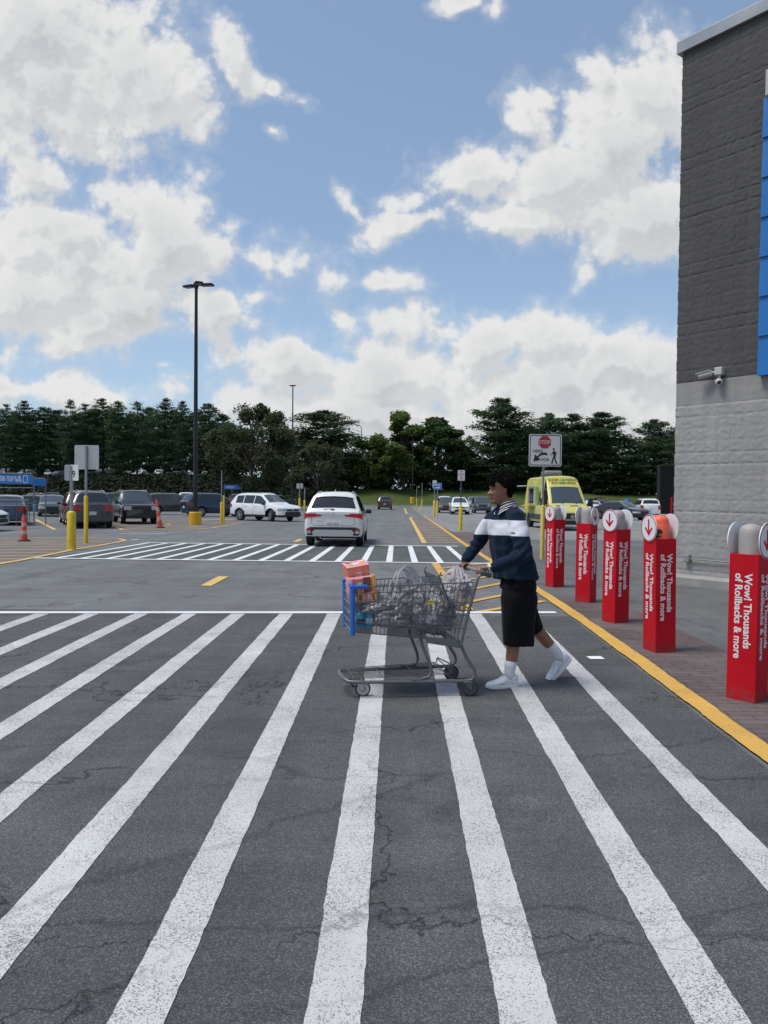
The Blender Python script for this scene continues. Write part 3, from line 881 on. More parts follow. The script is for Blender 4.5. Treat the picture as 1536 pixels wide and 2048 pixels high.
# kind -> length, height, width, wheelbase, tyre radius, sill, belt (x, z), top (x, z), windscreen x range, rear glass x range, side windows
KINDS = {
    'suv': dict(L=4.62, H=1.69, W=1.84, wb=2.68, R=0.355, sill=0.27,
        belt=[(-2.31, 1.06), (-1.2, 1.03), (0.9, 0.99), (1.2, .97), (2.0, .86), (2.31, .74)],
        top=[(-2.31, 1.06), (-2.22, 1.16), (-1.93, 1.58), (-1.75, 1.645), (-1.1, 1.685), (0.0, 1.675), (0.35, 1.62), (1.05, 1.14), (1.25, 1.06), (1.95, .96), (2.2, .87), (2.31, .76)],
        ws=(0.42, 1.06), rg=(-2.20, -1.95), side=[(-1.75, -1.12), (-1.05, -0.18), (-0.12, 0.86)], rake=0.125),
    'boxy': dict(L=4.6, H=1.75, W=1.82, wb=2.7, R=0.37, sill=0.33,
        belt=[(-2.3, 1.08), (1.0, 1.05), (2.05, 1.0), (2.3, .86)],
        top=[(-2.3, 1.08), (-2.26, 1.2), (-2.08, 1.66), (-1.9, 1.73), (0.1, 1.74), (0.3, 1.70), (0.92, 1.15), (1.05, 1.10), (2.05, 1.04), (2.25, .97), (2.3, .88)],
        ws=(0.36, 0.93), rg=(-2.25, -2.1), side=[(-2.0, -1.15), (-1.08, -0.2), (-0.14, 0.74)], rake=0.08),
    'sedan': dict(L=4.8, H=1.45, W=1.83, wb=2.78, R=0.33, sill=0.22,
        belt=[(-2.4, .90), (-1.2, .95), (0.8, .91), (1.9, .80), (2.4, .64)],
        top=[(-2.4, .92), (-2.25, 1.03), (-1.75, 1.06), (-1.05, 1.36), (-0.6, 1.43), (0.1, 1.44), (0.4, 1.38), (1.2, 1.01), (1.4, .95), (2.1, .84), (2.35, .72), (2.4, .66)],
        ws=(0.46, 1.16), rg=(-1.70, -1.08), side=[(-1.32, -0.45), (-0.38, 0.8)], rake=0.10),
    'minivan': dict(L=5.1, H=1.75, W=1.96, wb=3.0, R=0.34, sill=0.22,
        belt=[(-2.55, 1.10), (0.9, 1.02), (1.7, .92), (2.55, .68)],
        top=[(-2.55, 1.10), (-2.5, 1.2), (-2.3, 1.62), (-2.1, 1.70), (-0.5, 1.74), (0.3, 1.68), (1.45, 1.12), (1.65, 1.04), (2.2, .90), (2.5, .76), (2.55, .70)],
        ws=(0.42, 1.42), rg=(-2.48, -2.32), side=[(-2.2, -1.3), (-1.22, -0.1), (-0.03, 1.05)], rake=0.10),
    'pickup': dict(L=5.6, H=1.88, W=2.0, wb=3.5, R=0.40, sill=0.42,
        belt=[(-2.8, 1.22), (0.9, 1.18), (2.4, 1.14), (2.8, 1.0)],
        top=[(-2.8, 1.22), (-0.95, 1.23), (-0.82, 1.3), (-0.62, 1.80), (-0.4, 1.87), (0.45, 1.87), (0.65, 1.82), (1.3, 1.28), (1.45, 1.22), (2.5, 1.18), (2.75, 1.1), (2.8, 1.02)],
        ws=(0.70, 1.28), rg=(-0.80, -0.66), side=[(-0.55, 0.15), (0.22, 1.1)], rake=0.07),
    'van': dict(L=5.95, H=2.68, W=2.02, wb=3.66, R=0.36, sill=0.36,
        belt=[(-2.97, 1.20), (1.6, 1.20), (2.2, 1.16), (2.75, .98), (2.97, .80)],
        top=[(-2.97, 2.5), (-2.9, 2.62), (-2.6, 2.68), (0.75, 2.68), (1.05, 2.62), (1.45, 2.22), (1.55, 2.08), (2.22, 1.30), (2.35, 1.22), (2.75, 1.06), (2.93, .93), (2.97, .84)],
        ws=(1.52, 2.2), rg=(-9, -8), side=[(0.95, 1.86)], rake=0.09),
}


class Car:
    def __init__(s, kind, W=None, H=None):
        s.k = KINDS[kind]; k = s.k; s.kind = kind
        s.L, s.H, s.W = k['L'], k['H'], k['W']
        s.xw = [-k['wb'] / 2 - 0.03, k['wb'] / 2 - 0.03]
        if kind == 'minivan': s.xw = [-1.45, 1.55]
        if kind == 'van': s.xw = [-1.75, 1.95]
        s.Ra = k['R'] + 0.065
        s.bx, s.bz = zip(*k['belt']); s.tx, s.tz = zip(*k['top'])

    def w(s, x):
        h = s.W / 2; e = s.L / 2 - abs(x)
        fr = 0.42 if x > 0 else 0.26
        cut = (0.17 if x > 0 else 0.12) if s.kind != 'van' else (0.14 if x > 0 else 0.03)
        if e < fr: h -= cut * (1 - math.sqrt(max(0, 1 - (1 - e / fr) ** 2)))
        return h - 0.02 * abs(x) / (s.L / 2)

    def zlow(s, x):
        z = s.k['sill'] + (0.06 if abs(x) > s.L / 2 - 0.3 else 0)
        for c in s.xw:
            d = abs(x - c)
            if d < s.Ra: z = max(z, s.k['R'] + math.sqrt(max(0, s.Ra ** 2 - d * d)))
        return z

    def sec(s, x):
        """half section from sill to roof centre: list of (y, z)"""
        w = s.w(x); zl = s.zlow(x); belt = float(np.interp(x, s.bx, s.bz)); top = float(np.interp(x, s.tx, s.tz))
        top = max(top, belt + 0.012)
        g = min(1, max(0, (top - belt) / 0.3)); H = s.H; wr = w * 0.955 - s.k['rake'] * 2.1 * min(1.0, (H - belt) / 0.65)
        def wat(z): return w * 0.945 + (wr - w * 0.945) * min(1, max(0, (z - belt) / (H - belt)))
        z5 = top - 0.075 * g - 0.003; y5 = wat(z5)
        p = [(w * .955, zl), (w * .985, max(.40, zl + .012)), (w, max(.62, zl + .024)), (w * .99, max(belt - .10, zl + .036)), (w * .955, max(belt, zl + .05)),
             (y5, max(z5, belt + .002)), (y5 - .045 - .05 * g, top - .020 * g), (y5 * .6, top + .010 * g + .006), (0, top + .024 * g + .010)]
        return p

    def xs(s):
        q = set(np.round(np.linspace(-s.L / 2, s.L / 2, 44), 4)) | set(s.tx) | set(s.bx)
        for c in s.xw:
            q |= {round(c + s.Ra * math.cos(a), 4) for a in np.linspace(0, math.pi, 15)} | {round(c - s.Ra - .004, 4), round(c + s.Ra + .004, 4)}
        for e in (-1, 1): q |= {round(e * (s.L / 2 - d), 4) for d in (.02, .05, .09, .14, .2, .28)}
        q = sorted(x for x in q if -s.L / 2 <= x <= s.L / 2); o = [q[0]]
        for x in q[1:]:
            if x - o[-1] > .0035: o.append(x)
        return o

    def body(s, m_body, m_clad, clad_z, parent, arch_clad=True):
        xs = s.xs(); v = []; f = []; mi = []
        n = 17
        for x in xs:
            h = s.sec(x)
            v += [(x, y, z) for y, z in h] + [(x, -y, z) for y, z in h[-2::-1]]
        for j in range(len(xs) - 1):
            for i in range(n - 1):
                f.append((j * n + i, (j + 1) * n + i, (j + 1) * n + i + 1, j * n + i + 1))
                c = [sum(v[q][a] for q in f[-1]) / 4 for a in range(3)]
                near = any((c[0] - w) ** 2 + (c[2] - s.k['R']) ** 2 < (s.Ra + .065) ** 2 for w in s.xw) and c[2] < 0.9
                mi.append(1 if (c[2] < clad_z or (arch_clad and near and i in (0, 1, 14, 15))) else 0)
        f.append(tuple(range(n))); mi.append(0); f.append(tuple((len(xs) - 1) * n + i for i in range(n - 1, -1, -1))); mi.append(0)
        me = bpy.data.meshes.new('body'); me.from_pydata(v, [], f); me.update()
        o = obj('body', me, [m_body, m_clad], parent, 32)
        for p, i in zip(me.polygons, mi): p.material_index = i
        return o

    def side_patch(s, xa, xb, lo, hi, sgn, off=0.006, n=9):
        """patch on the greenhouse side, from lo to hi of the way up"""
        v = []; xs = np.linspace(xa, xb, n); keep = []
        for x in xs:
            h = s.sec(float(x)); (y4, z4), (y5, z5) = h[4], h[5]
            if z5 - z4 < .07: continue
            for t in (lo, hi):
                v.append((float(x), sgn * (y4 + (y5 - y4) * t + off), z4 + (z5 - z4) * t))
        m = len(v) // 2
        f = [(2 * i, 2 * i + 2, 2 * i + 3, 2 * i + 1) for i in range(m - 1)]
        if sgn > 0: f = [q[::-1] for q in f]
        return v, f

    def top_patch(s, xa, xb, wid=0.93, off=0.008, n=9, nu=9, inset=0.0):
        v = []; xs = np.linspace(xa, xb, n)
        for x in xs:
            x = float(x); h = s.sec(x); e = 0.02
            dz = (float(np.interp(x + e, s.tx, s.tz)) - float(np.interp(x - e, s.tx, s.tz))) / (2 * e)
            nn = Vector((-dz, 0, 1)).normalized() * off
            ys = [q[0] for q in h[8:5:-1]]; zs = [q[1] for q in h[8:5:-1]]
            for i in range(nu):
                u = -1 + 2 * i / (nu - 1); y = u * (h[6][0] + inset) * wid
                v.append((x + nn.x, y, float(np.interp(abs(y), ys, zs)) + nn.z))
        f = [(j * nu + i, (j + 1) * nu + i, (j + 1) * nu + i + 1, j * nu + i + 1) for j in range(n - 1) for i in range(nu - 1)]
        return v, f

    def wrap(s, end, z0, z1, y_in, x_out, sgn, off=0.012, taper=0.0):
        """lamp that wraps round a corner: plan curve from y_in on the end face, round the corner, x_out along the side"""
        e = s.L / 2 * end; pts = []
        wend = s.w(e)
        for t in np.linspace(0, 1, 4): pts.append((e + end * off, y_in + (wend - y_in) * t * 0.98))
        for t in np.linspace(0.12, 1, 6):
            x = e - end * x_out * t; pts.append((x + end * off * (1 - t), s.w(x) + off))
        m = len(pts); v = []
        for i, (x, y) in enumerate(pts):
            q = i / (m - 1); a, b = (z0 + taper * (1 - q), z1) if end > 0 else (z0 + taper * (1 - q), z1)
            v += [(x, sgn * y, a), (x, sgn * y, b), (x - end * .04 * (1 - q), sgn * (y - .04 * q), b), (x - end * .04 * (1 - q), sgn * (y - .04 * q), a)]
        f = []
        for i in range(m - 1):
            for a in range(4):
                q = (i * 4 + a, i * 4 + (a + 1) % 4, (i + 1) * 4 + (a + 1) % 4, (i + 1) * 4 + a)
                f.append(q if sgn * end > 0 else q[::-1])
        f += [(3, 2, 1, 0), tuple((m - 1) * 4 + a for a in range(4))]
        return v, f

    def end_plate(s, end, poly, off0=-0.03, off1=0.012):
        """polygon (y, z) stood on the front or rear face"""
        x = s.L / 2 * end
        mb = MB(); n = len(poly)
        v = [(x + end * off0, y, z) for y, z in poly] + [(x + end * off1, y, z) for y, z in poly]
        return v, [tuple(range(n)), tuple(range(2 * n - 1, n - 1, -1))] + [(i, n + i, n + (i + 1) % n, (i + 1) % n) for i in range(n)]


def wheel(parent, c, r, w, rim_m, steer=0.0, spokes=5):
    """wheel centre c; axis along y"""
    s = 1 if c[1] > 0 else -1
    M = Matrix.Translation(Vector(c)) @ Matrix.Rotation(steer, 4, 'Z') @ Matrix.Rotation(R(-90 * s), 4, 'X')
    t = MB().lathe([(r * .62, -w / 2), (r * .9, -w / 2), (r, -w / 2 + .03), (r, w / 2 - .03), (r * .93, w / 2), (r * .66, w / 2 + .004), (r * .62, w / 2 - .02)], 28, M)
    tw = t.build('wheel', TYRE, parent, 40)
    q = MB().lathe([(r * .64, w / 2 - .03), (r * .655, w / 2 + .002), (r * .60, w / 2 + .004), (r * .57, w / 2 - .05), (0.0, w / 2 - .055)], 24, M)
    for i in range(spokes):
        a = 2 * math.pi * i / spokes
        q.bbox(M @ Vector((r * .33 * math.cos(a), r * .33 * math.sin(a), w / 2 - .018)), (r * .56, r * .17, .03), .008,
               rot=(M.to_3x3() @ Matrix.Rotation(a, 3, 'Z')))
    q.cyl(M @ Vector((0, 0, w / 2 - .05)), M @ Vector((0, 0, w / 2 + .002)), r * .16, n=12)
    q.build('rim', rim_m, tw, 40)
    return tw


def make_car(kind, pm, label, cat, loc, rz, group=None, clad=0.30, steer=0.0, rim=RIM, detail=2, front='plain', tail='plain', lit=False, rails=True, scale=1.0, plate=None, name=None, arch=True, roof_m=None):
    c = Car(kind)
    nm = name or {'suv': 'sport_utility_car', 'boxy': 'sport_utility_car', 'sedan': 'sedan_car', 'minivan': 'minivan', 'pickup': 'pickup_truck', 'van': 'food_van'}[kind]
    root = empty(nm, loc, rz, label, cat, group)
    root.scale = (scale,) * 3
    if abs(loc[1]) > 1e-6:                          # follow the slope of the lot
        d = Vector((math.cos(rz), math.sin(rz)))
        g1, g0 = G(loc[0] + d.x * 1.4, loc[1] + d.y * 1.4), G(loc[0] - d.x * 1.4, loc[1] - d.y * 1.4)
        root.rotation_euler = (0, -math.atan2(g1 - g0, 2.8), rz)
        root.location.z = (g0 + g1) / 2
    body = c.body(pm, BLACKP if clad > 0.28 else pm, clad, root, arch)
    k = c.k
    # underside
    ub = MB()
    ub.box((0, 0, k['sill'] + .10), (c.L * .94, c.W * .78, .22)); ub.box((c.xw[0], 0, .5), (1.0, c.W * .80, .5)); ub.box((c.xw[1], 0, .5), (1.0, c.W * .80, .42))
    ub.build('underbody', BLACKP, root)
    for i, x in enumerate(c.xw):
        for sg in (1, -1):
            wheel(root, (x, sg * (c.W / 2 - .135), k['R']), k['R'], .225, rim, steer if i else 0.0)
    v, f = c.top_patch(*k['ws']); pydata('windshield', v, f, GLASS_F, root, 180)
    if k['rg'][0] > -5:
        v, f = c.top_patch(*k['rg'], wid=0.95); rg = pydata('rear_window', v, f, GLASS, root, 180)
    for sg in (1, -1):
        for (xa, xb) in k['side']:
            v, f = c.side_patch(xa, xb, .10, .93, sg); pydata('side_window', v, f, GLASS, root)
    hz = float(np.interp(c.L / 2 - .1, c.bx, c.bz))
    bz = float(np.interp(-c.L / 2 + .1, c.bx, c.bz))
    for sg in (1, -1):
        if front == 'round':
            p = MB().cyl((c.L / 2 - .05, sg * .56, hz - .06), (c.L / 2 + .02, sg * .56, hz - .06), .10, n=16); p.build('headlight', HEAD_L, root, 30)
        elif front == 'square':
            v, f = c.wrap(1, hz - .17, hz + .03, .50, .10, sg); pydata('headlight', v, f, HEAD_L, root)
        else:
            v, f = c.wrap(1, hz - .13, hz + .01, .46, .38, sg, taper=.0); pydata('headlight', v, f, HEAD_L, root)
        tl = RED_LIT if lit else RED_L
        if tail == 'bar': v, f = c.wrap(-1, bz - .235, bz - .03, .36, .26, sg, taper=.12)
        elif tail == 'tall': v, f = c.wrap(-1, bz - .42, bz + .0, c.W / 2 - .30, .16, sg)
        else: v, f = c.wrap(-1, bz - .24, bz - .02, .50, .24, sg)
        pydata('tail_light', v, f, tl, root)
    # grille, lower intake, bumpers, plates
    if front == 'slots':
        pass
    gz = hz - .02
    v, f = c.end_plate(1, [(-.42, gz - .13), (.42, gz - .13), (.45, gz), (-.45, gz)], -.05, .006); pydata('grille', v, f, BLACKP, root)
    v, f = c.end_plate(1, [(-.60, .34), (.60, .34), (.50, .50), (-.50, .50)], -.05, .010); pydata('lower_intake', v, f, BLACKP, root)
    v, f = c.end_plate(-1, [(-.24, bz - .46), (.24, bz - .46), (.24, bz - .28), (-.24, bz - .28)], -.02, .004)
    if kind != 'van': pydata('plate_recess', v, f, pm, root)
    pl = MB().bbox((-c.L / 2 - .012, 0, bz - .37), (.012, .31, .155), .004).build('number_plate', PLATE, root)
    if plate:
        text('plate_lettering', plate, .085, PLATE_T, pl, face_frame((-c.L / 2 - .0195, 0, bz - .37), (0, -1, 0), (0, 0, 1)), .001)
    mir = MB()
    for sg in (1, -1):
        x = k['ws'][1] - .28; y = c.w(x) * .96
        m_ = MB().bbox((x, sg * (y + .10), float(np.interp(x, c.bx, c.bz)) + .06), (.12, .19, .14), .035); m_.box((x, sg * y, float(np.interp(x, c.bx, c.bz)) + .02), (.05, .12, .03))
        m_.build('side_mirror', BLACKP if clad > .34 else pm, root, 40)
    if detail >= 1:
        for sg in (1, -1):
            for x in (k['side'][-1][0] + .06, k['side'][-2][0] + .06) if len(k['side']) > 1 else (k['side'][0][0] + .06,):
                xx = x + .02; h = c.sec(xx); y = h[3][0]
                MB().bbox((xx + .12, sg * (y + .012), h[3][1] - .02), (.19, .03, .028), .010).build('door_handle', pm if clad < .5 else BLACKP, root)
    if detail >= 1 and kind in ('suv', 'boxy', 'minivan') and rails:
        rl = [MB(), MB()]
        for q, sg in enumerate((1, -1)):
            pts = []
            for x in np.linspace(k['rg'][1] + .12, k['ws'][0] - .15, 9):
                h = c.sec(float(x)); pts.append((float(x), sg * (h[6][0] - .02), h[6][1] + .045))
            pts[0] = (pts[0][0] - .03, pts[0][1], pts[0][2] - .05); pts[-1] = (pts[-1][0] + .03, pts[-1][1], pts[-1][2] - .05)
            rl[q].tube(pts, .016, 6).build('roof_rail', SILVERP if detail > 1 else BLACKP, root, 60)
    return root, c


def place(px, py, rz_deg, kind, far_end=True):
    """ground spot of a car whose nearest wheels stand at the pixel"""
    p = at(px, py); rz = R(rz_deg)
    k = KINDS[kind]; h = Vector((math.cos(rz), math.sin(rz), 0))
    view = Vector((p.x, p.y, 0)).normalized()
    reach = abs(h.dot(view)) * (k['wb'] / 2 + .1) + abs(h.cross(view).z) * (k['W'] / 2 - .15)
    q = Vector((p.x, p.y, 0)) + view * reach
    return (q.x, q.y, 0), rz


WHITE = paint('white', (0.74, 0.75, 0.76)); PEARL = paint('pearl_white', (0.70, 0.71, 0.71))
BLACK = paint('black', (0.006, 0.0065, 0.008)); GREY = paint('grey', (0.065, 0.07, 0.08), .4)
DGREY = paint('dark_grey', (0.045, 0.047, 0.05), .4); NAVY = paint('navy', (0.012, 0.03, 0.075), .4)
RED = paint('red', (0.20, 0.008, 0.010)); MAROON = paint('maroon', (0.09, 0.015, 0.02)); SILVER = paint('silver', (0.42, 0.43, 0.44), .6)
GREEN = paint('dark_green', (0.035, 0.055, 0.05), .3); BLUEC = paint('slate_blue', (0.06, 0.085, 0.16), .4); BRONZE = paint('bronze', (0.10, 0.055, 0.035), .4)
TAN = paint('tan', (0.33, 0.30, 0.25), .4)


def hero_suv():
    loc, rz = place(677, 1091, 90, 'suv')
    root, c = make_car('suv', PEARL, 'white sport utility car driving away across the far crosswalk with red tail lamps', 'car', loc, rz, clad=0.36, tail='bar', lit=True, plate='RXC 3216', arch=False)
    Lr = -c.L / 2
    # tailgate outline, garnish, lower bumper with skid plate, reflectors, wiper, aerial
    def bar(name, poly, m, o0=-.03, o1=.012):
        v, f = c.end_plate(-1, poly, o0, o1); return pydata(name, v, f, m, root)
    bar('tailgate_garnish', [(-.52, 1.00), (.52, 1.00), (.40, 1.08), (-.40, 1.08)], PEARL, -.02, .035)
    bar('bumper_cladding', [(-.80, .36), (.80, .36), (.82, .55), (.70, .61), (-.70, .61), (-.82, .55)], BLACKP, -.06, .016)
    bar('skid_plate', [(-.60, .33), (.60, .33), (.64, .46), (.56, .53), (-.56, .53), (-.64, .46)], SILVERP, -.02, .034)
    for sg in (1, -1):
        bar('reflector', [(sg * .69, .51), (sg * .80, .52), (sg * .80, .57), (sg * .67, .57)][::sg], RED_L, -.02, .026)
        bar('fog_lamp', [(sg * .68, .42), (sg * .79, .42), (sg * .79, .50), (sg * .69, .50)][::sg], SILVERP, -.02, .026)
    seam = mat('panel_gap', (0.05, 0.05, 0.05), .8)
    t = MB()
    pts = [(Lr - .002, -.66, 1.02), (Lr - .002, -.66, .72), (Lr - .002, -.58, .66), (Lr - .002, .58, .66), (Lr - .002, .66, .72), (Lr - .002, .66, 1.02)]
    t.tube(pts, .005, 5).build('tailgate_gap', seam, root)
    t = MB().tube([(Lr + .10, -.05, 1.17), (Lr + .07, .30, 1.15)], .012, 6); t.box((Lr + .075, .02, 1.14), (.06, .12, .05)); t.build('rear_wiper', BLACKP, root)
    MB().prism([(-.09, 0), (.06, 0), (-.07, .075)], -.008, .008, Matrix.Translation((-1.45, 0, 1.70)) @ Matrix.Rotation(R(90), 4, 'X')).build('roof_aerial', PEARL, root)
    sp = MB()
    v, f = c.top_patch(-1.98, -1.80, 1.0, .035, 5, 9); sp.add(v, f); sp.build('spoiler', PEARL, root, 180)
    e = MB().tube([(Lr + .1, .38, .30), (Lr - .02, .38, .28)], .03, 10); e.build('exhaust_pipe', CHROME, root)
    MB().bbox((Lr - .02, .40, .80), (.012, .20, .022), .003).build('badge', CHROME, root)
    MB().bbox((Lr - .03, 0, 1.02), (.02, .085, .07), .01).build('emblem', CHROME, root)


hero_suv()


def white_suv_right():
    loc, rz = place(531, 1043, -36, 'suv')
    root, c = make_car('suv', WHITE, 'white sport utility car with black trim turning out beside the lamp post', 'car', loc, rz, clad=0.40, steer=R(-24), plate=None)
    v, f = c.end_plate(1, [(-.72, .33), (.72, .33), (.60, .60), (-.60, .60)], -.06, .016); pydata('front_bumper_trim', v, f, BLACKP, root)
    v, f = c.end_plate(1, [(-.50, .63), (.50, .63), (.56, .72), (-.56, .72)], -.06, .018); pydata('upper_grille', v, f, BLACKP, root)
    t = MB().cyl((c.L / 2, 0, .73), (c.L / 2 + .03, 0, .73), .06, n=14); t.build('emblem', CHROME, root, 30)
    seam = mat('panel_gap', (0.05, 0.05, 0.05), .8)
    for sg in (1, -1):
        for x in (-1.08, -.15, .92):
            pts = [(x, sg * (c.sec(x)[i][0] + .001), c.sec(x)[i][1]) for i in (1, 2, 3, 4)]
            MB().tube(pts, .006, 5).build('door_gap', seam, root)


white_suv_right()

# parked and passing cars: kind, paint, label, category, pixel of the near wheels, heading, options
CARS = [
    ('sedan', BLUEC, 'slate blue sedan parked behind the cart corral rail, seen from the rear', 15, 1050, 115, dict(tail='plain')),
    ('sedan', GREEN, 'dark green sedan seen from its side beyond the cart corral', 72, 1029, 10, dict()),
    ('sedan', GREEN, 'dark green sedan with pale roof parked nose-out left of the hidden red car', 104, 1033, -64, dict(roof_m=1)),
    ('suv', RED, 'red car just showing at the left flank of the grey parked sport utility car', 160, 1049, 117, dict(detail=0)),
    ('suv', GREY, 'grey sport utility car parked rear-on behind the two tall yellow bollards', 176, 1056, 117, dict(clad=.42)),
    ('boxy', BLACK, 'black boxy sport utility car parked nose-out with square headlamps', 268, 1048, -62, dict(clad=.42, front='square', arch=False)),
    ('suv', DGREY, 'charcoal crossover car angled away between the black boxy car and the lamp post', 348, 1030, 22, dict(clad=.36)),
    ('suv', NAVY, 'navy blue sport utility car behind the yellow lamp base', 428, 1034, 38, dict(clad=.34, tail='bar')),
    ('pickup', WHITE, 'white pickup truck nose-out behind the charcoal crossover', 374, 1020, -72, dict(detail=0)),
    ('suv', MAROON, 'small pinkish red car in the far row above the dark green sedan', 78, 1017, 100, dict(detail=0)),
    ('boxy', BLACK, 'black boxy car in the far row above the two yellow bollards', 107, 1016, 112, dict(detail=0)),
    ('suv', DGREY, 'dark car parked between the grey and the black boxy cars', 226, 1030, 110, dict(detail=0)),
    ('suv', SILVER, 'silver car in the far row seen over the roof of the grey parked car', 180, 1014, -68, dict(detail=0)),
    ('boxy', WHITE, 'white car in the far row seen over the roof of the black boxy car', 240, 1014, -70, dict(detail=0)),
    ('boxy', BRONZE, 'brown car with raised tailgate colour behind the white turning car', 488, 1014, 60, dict(detail=0)),
    ('suv', BLACK, 'black car under the small broad tree right of the white turning car', 557, 1018, 98, dict(detail=0)),
    ('pickup', DGREY, 'dark grey pickup truck behind the three thin yellow bollards', 606, 1020, 10, dict(detail=0)),
    ('suv', GREY, 'distant grey sport utility car driving away along the lane with lit tail lamps', 770, 1019, 90, dict(detail=1, lit=True)),
    ('boxy', WHITE, 'white car parked nose-out behind the blue arrow sign', 889, 1020, -88, dict(detail=0)),
    ('suv', BRONZE, 'brown car parked tight beside the white car with black grille', 892, 1026, -91, dict(detail=0)),
    ('suv', WHITE, 'white sport utility car with black grille parked nose-out by the no parking sign', 918, 1029, -91, dict(clad=.34)),
    ('suv', SILVER, 'silver car peeking out between the white car and the grey one with round lamps', 945, 1018, -90, dict(detail=0)),
    ('boxy', GREY, 'grey sport utility car with round headlamps left of the person', 962, 1027, -91, dict(clad=.40, front='round')),
    ('sedan', WHITE, 'white sedan parked nose-out right of the yellow food van', 1184, 1028, -96, dict()),
    ('sedan', MAROON, 'dark red car in the far row right of the white sedan', 1201, 1016, -92, dict(detail=0)),
    ('sedan', BLACK, 'black sedan angled across the driveway behind the red bollards', 1240, 1040, -58, dict()),
    ('minivan', WHITE, 'white minivan seen from the rear beside the dark container', 1290, 1033, 84, dict(tail='tall')),
    ('sedan', WHITE, 'white car nose cut by the left edge of the picture', -118, 1064, 5, dict()),
]
for (kind, pm, label, px, py, rzd, kw) in CARS:
    loc, rz = place(px, py, rzd, kind)
    make_car(kind, pm, label, 'car', loc, rz, group='cars parked in the lot', **kw)

# cars on the upper lot behind the pines
UP = [(50, 'suv', SILVER, 'silver'), (92, 'boxy', WHITE, 'white'), (118, 'sedan', GREY, 'grey'), (150, 'suv', BLACK, 'black'), (182, 'sedan', SILVER, 'silver'), (205, 'pickup', DGREY, 'dark'),
      (252, 'suv', TAN, 'tan'), (283, 'pickup', WHITE, 'white'), (320, 'pickup', WHITE, 'white'), (352, 'suv', GREY, 'grey'), (384, 'sedan', WHITE, 'white'), (412, 'suv', WHITE, 'white'), (442, 'pickup', SILVER, 'silver'), (14, 'pickup', DGREY, 'dark')]
ORD = ['first', 'second', 'third', 'fourth', 'fifth', 'sixth', 'seventh', 'eighth', 'ninth', 'tenth', 'eleventh', 'twelfth', 'thirteenth', 'fourteenth', 'fifteenth', 'sixteenth', 'seventeenth', 'eighteenth', 'nineteenth', 'twentieth']
for i, (px, kind, pm, cn) in enumerate(sorted(UP, key=lambda u: u[0])):
    p = at_y(px, 960, 151 + 2.5 * (i % 3))
    make_car(kind, pm, f'{cn} car on the upper lot among the pine trunks, {ORD[i]} from the left', 'car', (p.x, p.y, 0), R(-90 + random.uniform(-25, 60)), group='cars on the upper lot', detail=0)


